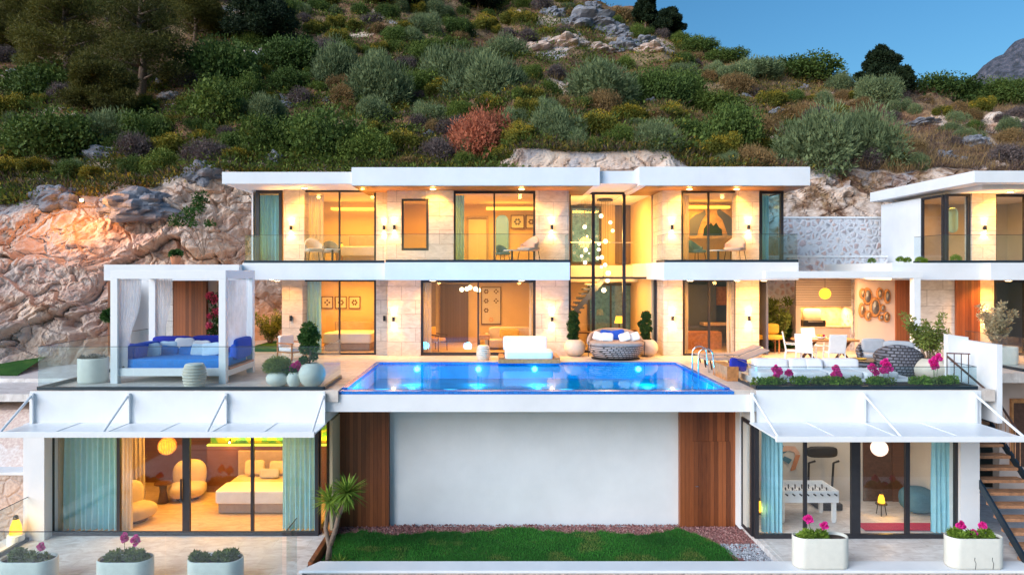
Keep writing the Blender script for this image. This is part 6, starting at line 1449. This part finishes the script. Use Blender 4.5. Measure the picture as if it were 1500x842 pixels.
bq = thing('barbecue', 'black kettle-lid barbecue grill standing open on the kitchen counter', 'barbecue', (XX(1190, 28.3), 28.3, .931))
MB().box(-.45, .45, -.22, .25, .0, .25).build('body', M['black'], bq, bevel=.02); MB().cushion((.12, .22, .48), (.75, .25, .55), .4, 20, mtx=trs((0, 0, 0), -12)).build('lid', M['fabric_taupe'], bq, True); MB().tube([(-.3, -.28, .2), (.3, -.28, .2)], .015, 6).build('handle', M['steel'], bq)
sphere_lamp(1208.5, 430, 24.2, .21, 'lamp_yellow', 'yellow glass pendant lamp over the dining table', top=2.97, p=16, ribs=False)
# wall with baskets right of the kitchen
bw = thing('basket_wall', 'cream plaster wall and wood door panel beside the outdoor kitchen', 'wall', (16, 26.4, 0)); off = (16, 26.4, 0); yb_ = 26.4
MB(off).box(XX(1256, yb_), XX(1311, yb_), yb_, yb_ + .2, 0, 2.97).build('wall', M['peach'], bw); MB(off).box(XX(1311, yb_) , XX(1336, yb_), yb_ - .05, yb_ + .2, 0, 2.97).build('wood_panel', M['wood_clad'], bw)
GB = 'woven baskets hung on the cream wall'
for px, py, rx, ry, mt, lb in ((1263, 430, 5, 8, 'tan', 'curved wicker basket at the upper left of the wall group'), (1270, 434, 7, 13, 'tan2', 'tall wicker basket overlapping the upper left one'), (1288, 430, 5, 9, 'tan', 'narrow brown basket at the top of the wall group'), (1299, 434, 5, 11, 'tan2', 'dark tall basket at the upper right of the wall group'), (1262, 454, 5, 11, 'tan', 'orange basket pouch at the lower left'), (1281, 450, 8, 15, 'tan2', 'largest oval basket with a grey centre'), (1292, 451, 4, 6, 'grey', 'small grey disc right of the largest basket'), (1271, 462, 5, 8, 'tan', 'small orange basket below the largest one'), (1290, 465, 4, 5, 'grey', 'small pale disc low in the wall group'), (1298, 464, 5, 8, 'tan', 'round basket with orange rim at the lower right')):
    r = .0; x, z = XX(px, yb_), ZZ(py, yb_); th = thing('wall_basket', lb, 'basket', (x, yb_ - .07, z), 0, GB); mt_ = Matrix.Rotation(R(90), 4, 'X')
    a, b = rx * yb_ / F, ry * yb_ / F
    MB().lathe(0, 0, [(1, -.06), (.96, .0), (.70, .03), (.68, -.02)], 22, cap=False, sx=a, sy=b, mtx=Matrix.Rotation(R(90), 4, 'X')).build('rim', M['rattan_tan'] if 'rattan_tan' in M else M['wood'], th, True)
    MB().lathe(0, 0, [(.72, .015), (.4, .008), (.05, .004)], 22, sx=a, sy=b, mtx=Matrix.Rotation(R(90), 4, 'X')).build('centre', M['fabric_grey' if mt in ('grey', 'tan2') else 'fabric_beige'], th, True)
light('AREA', (XX(1230, 25), 25.2, 2.92), 120, (1, .58, .26), 3.4, (0, 0, 0), sizey=1.6); light('AREA', (14.6, 24.9, 2.92), 26, (1, .64, .36), 1.6, (0, 0, 0), sizey=1.2)
# retaining walls of white pointed rubble
def rwall(label, x0, x1, y0, y1, z0, z1, mat='rubble_white', cop=True):
    off = ((x0 + x1) / 2, y0, z0); th = thing('retaining_wall', label, 'wall', off); MB(off).box(x0, x1, y0, y1, z0, z1).build('wall_body', M[mat], th)
    if cop: MB(off).box(x0, x1, y0 - .04, y1, z1 + .001, z1 + .08).build('coping', M['white'], th)
    return th
rwall('upper white rubble retaining wall between the two villas', XX(1147, 31), XX(1330, 31), 31, 31.5, 3.0, ZZ(320, 31)); rwall('lower white rubble retaining wall step below the upper one', 11.0, XX(1300, 29.3), 29.3, 29.7, .0, ZZ(377, 29.3))
rwall('pink and white rubble wall seen behind the wooden armchair', XX(380, 31), XX(425, 31), 30.9, 31.2, 0, 2.8, 'rubble_white', False) if False else None
# planting behind the kitchen opening and behind the wooden armchair
for x0, x1, y0, y1, lb in ((XX(1112, 27), XX(1168, 28), 27.2, 29.2, 'lawn'),):
    o = MB((x0, y0, 0)).box(x0, x1, y0, y1, .005, .10).build('lawn', M['soil'], None); o.location = (x0, y0, 0); struct(o)
bushy((XX(1137, 27.8), 27.8, .1), 1.9, 1.5, 'leafy flowering shrub in the lit garden corner by the dining terrace', 81, 'herb_leaf', 2600, 'garden_shrub', 10, .16, .03)
bushy((XX(1122, 28.4), 28.4, .1), 2.2, .8, 'tall thin shrub at the left of the lit garden corner', 82, 'green_leaf', 1300, 'garden_shrub', 6, .16, .03)
bushy((XX(1150, 28.5), 28.5, .1), 1.5, 1.0, 'dark low shrub beside the kitchen side panel', 83, 'topiary_leaf', 2000, 'garden_shrub', 8, .12, .03)
foliage = foliage_obj('ground_cover', 84, 2500, [(XX(1112 + 6 * i, 27.6), 27.6 + .2 * (i % 3), .1, .24) for i in range(9)], .12, .03, M['topiary_leaf'], None, k=0, flat=.6); tag(foliage, 'dark green ground cover under the lit garden shrubs', None, None, 'stuff')
th = thing('swing_seat', 'mustard cushioned seat partly hidden by the lit pier', 'seat', (XX(1118, 27), 26.9, 0)); MB().cushion((0, 0, .62), (1.3, .7, .18), .3, 22).build('seat', M['mustard'], th, True); MB().cushion((0, .25, .92), (1.3, .3, .40), .3, 22).build('backrest', M['mustard'], th, True); [MB().tube([(x, y, 0), (x, y, .55)], .03, 6).build('leg', M['wood'], th) for x in (-.5, .5) for y in (-.2, .2)]
o = MB((XX(395, 29), 28.2, 0)).box(XX(372, 28.2), XX(416, 28.2), 27.2, 30.4, .004, .12).build('lawn', M['lawn'] if 'lawn' in M else M['soil'], None); o.location = (XX(395, 29), 28.2, 0); struct(o)
bushy((XX(396, 29.5), 29.5, .1), 1.35, 1.6, 'dry leafy shrub against the rock behind the wooden armchair', 85, 'herb_leaf', 3000, 'garden_shrub', 12)
# bougainvillea on the annex, pot on the annex roof, creeper on the cliff, spotlight
bg_ = thing('bougainvillea', 'climbing plant with crimson and magenta blossoms on the annex wall', 'climbing plant', (XX(312, 26.6), 26.6, .6))
m = MB(); m.tube([(0, .1, -.6), (.08, .05, .2), (-.05, .1, .9), (.08, .1, 1.7)], [.02, .016, .012, .006], 6); m.build('stem', M['bark'], bg_)
foliage_obj('foliage', 86, 1600, [(.12, 0, 1.0, .22), (.05, 0, 1.5, .2), (.18, 0, .7, .2), (0, 0, .3, .18), (.1, 0, .1, .12)], .09, .03, M['green_leaf'], bg_, k=0, jit=.35); foliage_obj('flower', 87, 800, [(-.08, -.1, 1.62, .13), (.1, -.1, 1.5, .14), (.2, -.12, 1.0, .16), (-.08, -.1, .85, .09), (-.1, -.1, .5, .12), (-.08, -.1, .0, .12)], .07, .04, M['bloom_red'], bg_, k=0, jit=.3)
th = thing('plant_pot', 'small terracotta pot with a green plant on the annex roof', 'plant pot', (XX(257.5, 26), 26.0, 3.401)); MB().lathe(0, 0, [(.14, 0), (.20, .30), (.22, .36), (.18, .34)], 20).build('pot', M['terracotta'], th, True); foliage_obj('foliage', 88, 260, [(0, 0, .42, .2)], .1, .03, M['green_leaf'], th, flat=.6)
def creeper(px, py, y, pts, seed, label, mat='green_leaf'):
    c = (XX(px, y), y, ZZ(py, y)); th = thing('creeper', label, 'creeper', c); m = MB(); L = []
    for (a, b, r) in pts: L.append((a, 0, b, r)); m.tube([(0, .1, -1.3), (a * .5, .05, b * .5 - .4), (a, 0, b)], .012, 4)
    m.build('stem', M['bark'], th); foliage_obj('foliage', seed, 2200, L, .14, .035, M[mat], th, k=0, jit=.4)
creeper(297, 330, 28.9, [(-.1, 1.1, .3), (-.6, .5, .28), (-1.1, .1, .3), (-.5, -.0, .3), (.2, -.3, .34), (.5, -.5, .34), (.0, -.6, .32), (-.2, .7, .25), (.1, -1.1, .2), (.3, 0, .25)], 89, 'bright green creeper hanging on the cliff beside the upper balcony')
creeper(160, 467, 25.5, [(0, .1, .22), (.05, -.15, .18)], 90, 'small green tuft growing on the annex wood edge')
th = thing('rock_spotlight', 'orange spotlight glowing on the rim of the cliff', 'spotlight', (XX(120, 29.6), 29.6, ZZ(296, 29.6))); MB().tube([(0, .12, 0), (0, 0, .06)], .06, 12).build('body', M['black'], th); MB().ball((0, -.03, .07), .07, 12).build('bulb', M['lamp'], th); light('POINT', (0, -.35, .05), 150, (1, .36, .04), .06, parent=th)
# ------------------------------------------------------------------ neighbouring villa at the right
nb = thing('neighbouring_villa', 'neighbouring white villa with splayed flat roof, cut off by the right edge', 'villa', NO)
def Nb(name, mat, *bx, bevel=0):
    m = MB(NO)
    for b in bx: m.box(*b)
    return m.build(name, M[mat], nb, bevel=bevel)
NX = 16.56
Nb('roof', 'white', (NX, 32, 24.0, 30.7, 6.24, 6.65), bevel=.01); Nb('roof', 'white', (NX + .7, 32, 24.6, 30.2, 6.08, 6.238))
Nb('side_wall', 'white', (16.86, 17.0, 27.5, 30.35, ST, 6.07), (16.86, 17.0, 26.0, 27.5, ST, ST + .01))
Nb('floor_slab', 'white', (XX(1306, 24.3), XX(1445, 24.3), 24.3, 31.0, SB, 3.46), (XX(1445, 24.2) + .001, 32, 24.0, 31.0, SB, 3.46), bevel=.01)
Nb('floor_slab', 'white', (XX(1240, 27.5), XX(1306, 24.3) - .002, 27.0, 31, SB + .1, 3.44))
sidewindow(16.90, 26.15, 27.5, ST + .01, 6.07, .09, nb, off=NO); window(16.86, XX(1420, 26), ST + .01, 6.07, 26.0, ft=.09, parent=nb, off=NO)
Nb('stone_wall', 'stone', (XX(1421, 26), XX(1456, 26), 25.9, 26.3, ST, 6.07)); window(XX(1457, 26), XX(1560, 26), ST, 6.07, 26.1, mull=[(XX(1500, 26.1), .06)], ft=.1, parent=nb, off=NO)
room(17.05, 22, 26.3, 29.8, ST + .02, 6.05, 'cream', parent=nb, off=NO, left=False)
Nb('stone_wall', 'stone_cool', (XX(1346, 25.9), XX(1401, 25.9), 25.9, 26.2, 0, SB - .01)); Nb('wood_panel', 'wood_clad', (XX(1401, 25.8), XX(1436, 25.8), 25.8, 26.2, 0, SB - .01)); Nb('stone_wall', 'stone', (XX(1436, 26), XX(1456, 26), 26.0, 26.3, 0, SB - .01))
window(XX(1457, 26), XX(1560, 26), 0, SB - .01, 26.1, mull=[(XX(1500, 26.1), .06)], ft=.1, parent=nb, off=NO); room(18.0, 22, 26.3, 29.8, .01, SB - .03, 'navy', back='navy', parent=nb, off=NO)
Nb('wall', 'peach', (XX(1437, 22.6) + .6, 32, 22.6, 22.9, -6, -.305)); dn = Nb('door', 'wood_dark', (XX(1485, 22.5), XX(1540, 22.5), 22.55, 22.595, -3.2, ZZ(590, 22.5))); Nb('door_frame', 'wood', (XX(1482, 22.5), XX(1485, 22.5), 22.5, 22.598, -3.2, ZZ(584, 22.5)), (XX(1485, 22.5), XX(1540, 22.5), 22.5, 22.598, ZZ(590, 22.5), ZZ(584, 22.5)))
mirror(1387, 1403, 304, 341, 29.2, 'pale blue arched mirror inside the neighbouring villa')
wall_lamp(1441, 334, 25.9, 'lit wall lamp upstairs on the neighbouring villa'); wall_lamp(1442, 463, 26.0, 'lit wall lamp downstairs on the neighbouring villa behind the planting')
downlight(1480, 25.2, 6.07, 'downlight under the neighbouring roof'); downlight(1477, 24.8, 2.85, 'downlight under the neighbouring balcony slab')
room_light(19, 28, 5.9, 30); room_light(20, 28, 2.7, 16)
railing('glass railing of the neighbouring upstairs balcony', [(XX(1382, 24.3), 26.0), (XX(1382, 24.3), 24.35), (21.5, 24.35)], 3.461, .98)
railing('splayed glass railing of the neighbouring terrace', [(XX(1414, 24.6), 24.6), (XX(1500, 21.8), 21.8), (18.5, 20.9)], .001, 1.05)
GCA = 'round cacti along the edge of the neighbouring slab'
for i, (px, y, r, lb) in enumerate(((1277, 28.0, .13, 'single small round cactus left of the neighbouring slab step'), (1319, 25.4, .13, 'left cactus of the first pair on the neighbouring slab'), (1329, 25.3, .11, 'right cactus of the first pair on the neighbouring slab'), (1347, 25.2, .12, 'left cactus of the second pair on the neighbouring slab'), (1354, 25.2, .09, 'right tiny cactus of the second pair on the neighbouring slab'), (1400, 24.8, .16, 'largest round cactus, before the neighbouring glass'))):
    o = foliage_obj('cactus', 100 + i, 700, [(0, 0, 0, r)], .05, .008, M['lime_leaf'], None, spread=.4); o.location = (XX(px, y), y, 3.455 + r * .8); tag(o, lb, 'cactus', GCA)
# neighbour planting
oval_planter((XX(1463, 23.4), 23.6, 0), 1.5, .6, .6, 'pale planter behind the splayed glass railing'); bushy((XX(1458, 23.6), 23.6, .5), 1.5, 1.6, 'dry pale shrub in the planter of the neighbouring terrace', 95, 'tanleaf' if 'tanleaf' in M else 'herb_leaf', 3000)
# ------------------------------------------------------------------ stair guard, outdoor stairs
gw = thing('guard_wall', 'white stair guard wall at the end of the right terrace', 'wall', (13.2, 19.3, 0)); off = (13.2, 19.3, 0)
MB(off).plate([(12.92, 0), (13.5, 0), (13.5, 1.28), (12.92, 1.36)], 19.8, 20.0).build('wall_body', M['white'], gw); MB(off).box(13.38, 13.52, 18.5, 19.8, -.9, 1.2).build('wall_body', M['white'], gw)
sr = thing('stair_railing', 'red-brown metal railing with vertical bars at the top of the outdoor stairs', 'railing', (12.9, 19.2, 0)); off = (12.9, 19.2, 0)
MB(off).tube([(12.55, 19.3, .88), (13.2, 19.3, .86)], .02, 6).build('handrail', M['rust'] if 'rust' in M else M['wood_dark'], sr)
for i in range(4): MB(off).tube([(12.56 + i * .2, 19.3, .001), (12.56 + i * .2, 19.3, .87)], .013, 6).build('baluster', M['wood_dark'], sr)
MB(off).tube([(12.56, 19.3, .80), (13.3, 18.7, -.1)], .03, 6).build('handrail', M['wood_dark'], sr)
st_ = thing('outdoor_stairs', 'open wooden stairs with dark steel stringers climbing beside the games room', 'stairs', (13.5, 19, G)); off = (13.5, 19, G)
NT = 16; xa, xb = 12.95, 14.15
for i in range(NT):
    f = i / (NT - 1); y = 17.05 + 4.1 * f; z = G + .05 + 3.75 * f
    MB(off).box(xa, xb + .02, y - .17, y + .17, z - .05, z + .03).build('tread', M['tread'], st_, bevel=.008)
for x in (xa - .06, xb + .06):
    MB(off).add([(x - .03, 16.75, G - .12), (x + .03, 16.75, G - .12), (x + .03, 21.2, G + 3.78), (x - .03, 21.2, G + 3.78), (x - .03, 16.75, G + .12), (x + .03, 16.75, G + .12), (x + .03, 21.2, G + 4.0), (x - .03, 21.2, G + 4.0)], [(0, 3, 2, 1), (4, 5, 6, 7), (0, 1, 5, 4), (1, 2, 6, 5), (2, 3, 7, 6), (3, 0, 4, 7)]).build('stringer', M['darkrail'], st_)
MB(off).tube([(xb + .06, 16.9, G + 1.05), (xb + .06, 21.2, G + 4.9)], .03, 8).build('handrail', M['wood_dark'], st_)
for i in range(24): f = (i + .5) / 24; y = 16.9 + 4.3 * f; z = G + 3.85 * f; MB(off).tube([(xb + .06, y, z + .08), (xb + .06, y, z + 1.06)], .011, 5).build('baluster', M['tread'], st_)
# ------------------------------------------------------------------ garden in front
gz = -4.18
struct(MB().box(-4.6, 7.2, 17.0, 19.9, gz - .3, gz).build('garden_soil', M['gravel_red']))
def edge_top(x): return .05 * math.sin(x * 9) + .04 * math.sin(x * 17 + 2) + 19.42 + .18 * math.sin(x * 1.1 + 1) + .12 * math.sin(x * 2.7) - (.35 if x < -3.9 else 0) - (1.5 * max(0, x - 5.1) ** 1.5)
xs = [-4.45 + i * .12 for i in range(91)]; pts = [(x, 17.01) for x in (xs[0], xs[-1])][::-1]
m = MB(); tp = [(x, max(17.1, edge_top(x))) for x in xs if x < 6.1]; m.prism([(tp[-1][0], 17.01), *tp[::-1], (tp[0][0], 17.01)], gz + .001, gz + .05); struct(m.build('lawn', M['lawn']))
rng = np.random.default_rng(5); n_ = 50000; X = rng.uniform(-4.4, 6.1, n_); Y = rng.uniform(17.02, 19.8, n_); k = Y < np.array([edge_top(x) for x in X]) + .03; X, Y = X[k], Y[k]
P = np.stack([X, Y, np.full(len(X), gz + .045)], 1); Vv = leaves(rng, P, np.tile([0, 0, 1.0], (len(X), 1)), .055, .006, .45, .3)
grl = leafmat('lawn_blades', (.015, .10, .015), (.06, .27, .035), (.30, .26, .08)); patch = fbm(X * 1.2, Y * 1.6, 3, 3)
o = bpy.data.objects.new('grass', np_mesh('grass', Vv, 4, grl, {'var': np.clip(.5 + .5 * fbm(X * .7, Y, 1, 2) + rng.uniform(-.2, .2, len(X)), 0, 1), 'tip': np.clip((patch - .25) * 2.5, 0, .9) * rng.uniform(.3, 1, len(X))})); COL.objects.link(o); tag(o, 'dense short green lawn blades in the courtyard', None, None, 'stuff')
# loose gravel stones
def stones(name, n, x0, x1, y0, y1, z, mat, seed, s, lab, mask=None):
    rng = np.random.default_rng(seed); m = MB()
    for i in range(n):
        x, y = rng.uniform(x0, x1), rng.uniform(y0, y1)
        if mask and not mask(x, y): continue
        q = s * rng.uniform(.5, 1.3); m.add([(x - q, y, z), (x + q * .4, y - q, z), (x + q, y + q * .3, z), (x, y + q, z), (x, y, z + q * 1.1)], [(0, 1, 4), (1, 2, 4), (2, 3, 4), (3, 0, 4)])
    o = m.build(name, mat, None); tag(o, lab, None, None, 'stuff')
stones('red_gravel', 5200, -4.4, 7.0, 18.3, 20.05, gz, M['gravel_red'], 1, .035, 'reddish lava gravel along the foot of the white wall', lambda x, y: y > edge_top(x) - .05)
stones('grey_gravel', 1500, 5.6, 7.0, 17.05, 18.6, gz + .002, M['gravel_grey'], 2, .035, 'pale grey gravel in the corner by the games room', lambda x, y: y > edge_top(x) and x > 5.6 + (y - 17) * .25)
o = MB((6.95, 18.3, G)).box(6.98, 7.1, 17.0, 20.2, gz - .1, G - .01).build('kerb', M['patio'], None); o.location = (6.95, 18.3, G); tag(o, 'pale stone kerb along the side of the games room', 'kerb')
o = MB((-4.55, 18.3, G)).box(-4.62, -4.5, 16.9, 19.9, gz - .1, G + .06).build('garden_edging', M['wood_clad'], None); o.location = (-4.55, 18.3, G); tag(o, 'red-brown board edging between patio and lawn', 'edging')
struct(MB().box(-13.2, -4.62, 9.0, 23, G - .25, G - .003).build('patio', M['patio'])); struct(MB().box(7.1, 20, 17.0, 23, G - .25, G - .003).build('patio', M['patio']))
# low stone wall at the front
lw = thing('low_wall', 'low stone wall with a smooth white coping along the lawn', 'wall', (4, 16.7, G)); off = (4, 16.7, G)
m = MB(off); m.prism([(-4.72, 16.45), (16, 16.45), (16, 17.0), (-4.35, 17.0)], -4.02, -3.95); m.build('coping', M['white'], lw, bevel=.01)
MB(off).box(-4.6, 16, 16.5, 16.98, -5.5, -4.021).build('wall_body', M['rubble_pink'], lw)
struct(MB().box(-4.6, 20, 9, 16.5, -6.0, -5.2).build('path', M['patio']))
# yucca
yu = thing('yucca', 'two-stemmed yucca with spiky light green rosettes beside the wood panel', 'yucca', (XX(484, 17.35), 17.35, gz))
MB().tube([(-.06, 0, 0), (-.02, 0, .45), (-.12, 0, .9), (-.08, 0, 1.25), (-.02, 0, 1.55)], [.09, .065, .055, .05, .045], 9).build('trunk', M['bark'], yu, True); MB().tube([(0, 0, .5), (.12, 0, .85), (.2, 0, 1.2), (.36, 0, 1.55), (.42, 0, 1.75)], [.07, .06, .055, .05, .045], 9).build('trunk', M['bark'], yu, True)
def rosette(c, r, n, seed, parent):
    rng = np.random.default_rng(seed); d = rng.normal(0, 1, (n, 3)); d[:, 2] = d[:, 2] * .8 + .25; d /= np.linalg.norm(d, axis=1, keepdims=True); s = np.cross(d, [0, 0, 1.0]); s /= np.linalg.norm(s, axis=1, keepdims=True) + 1e-6
    L = r * rng.uniform(.75, 1.1, (n, 1)); w_ = .02; Pm_ = np.array(c) + d * L * .55; Pe = np.array(c) + d * L + np.array([0, 0, -.12]) * (L ** 2); b = np.repeat(np.array([c]), n, 0)
    Vv = np.concatenate([np.stack([b - s * w_ * .6, b + s * w_ * .6, Pm_ + s * w_, Pm_ - s * w_], 1), np.stack([Pm_ - s * w_, Pm_ + s * w_, Pe + s * .002, Pe - s * .002], 1)])
    vr = rng.uniform(0, 1, n); o = bpy.data.objects.new('crown', np_mesh('crown', Vv, 4, M['yucca_leaf'], {'var': np.concatenate([vr, vr])})); COL.objects.link(o); o.parent = parent
rosette((-.02, 0, 1.6), .5, 150, 1, yu); rosette((.42, 0, 1.8), .56, 190, 2, yu)
y2 = thing('yucca', 'small spiky green rosette on the ground at the foot of the yucca', 'yucca', (XX(497, 17.2), 17.2, gz)); rosette((0, 0, .03), .34, 70, 3, y2); y3 = thing('yucca', 'tiny yellow-green shoot in the lawn close to the low wall', 'yucca', (XX(566, 17.1), 17.1, gz)); rosette((0, 0, .02), .16, 30, 4, y3)
# patio glass railings
railing('glass railing along the left edge of the lower patio', [(-12.5, 18.7), (-12.5, 14.6)], G, 1.15); railing('front glass railing of the lower patio before the planters', [(-12.5, 15.3), (-4.75, 15.3)], G, 1.40, base=.12); railing('single end pane of glass at the right of the lower patio', [(-4.66, 15.32), (-4.66, 16.1)], G, 1.42)
# left outside: retaining wall, lamp, stepped pale ledges
rwall('pink rubble retaining wall left of the lower bedroom', -18, -12.7, 18.75, 19.4, -4.6, -2.35, 'rubble_pink')
M['ledge'] = rubble('pale_rock_ledge', .9, (.68, .58, .54), [(.66, .52, .47), (.70, .60, .56), (.60, .42, .36)], lo=-.04, hi=.06, bump=.3)
m = MB(); m.add([(-20, 19.2, -2.32), (-12.4, 19.2, -2.32), (-12.4, 20.6, -.9), (-20, 20.6, -1.1), (-20, 22, -.75), (-12.4, 22, -.70)], [(0, 1, 2, 3), (3, 2, 5, 4)]); struct(m.build('rock_slope', M['ledge']))
for i, (a, b, z) in enumerate(((20.2, 22.5, -.42), (22.4, 27.5, -.30))): struct(MB().box(-22, -12.42 + (.0 if i == 0 else .02), a, b, z - .22, z).build('path', M['patio']))
M['lawn2'] = M['lawn']
struct(MB().add([(-24, 23.2, -.28), (-15.9, 22.9, -.28), (-16.6, 25.5, .05), (-24, 25.5, .2)], [(0, 1, 2, 3)]).build('lawn', M['lawn']))
lantern((XX(27, 18.3), 18.2, -3.75), 'large glowing orange lantern beside the rubble wall at the far left', 1.15, 10)
o = MB().lathe(0, 0, [(.2, 0), (.2, .24), (.16, .249)], 18).build('plinth', M['white'], None); o.location = (XX(27, 18.3), 18.2, -4.0); tag(o, 'small round plinth under the large orange lantern', 'plinth')
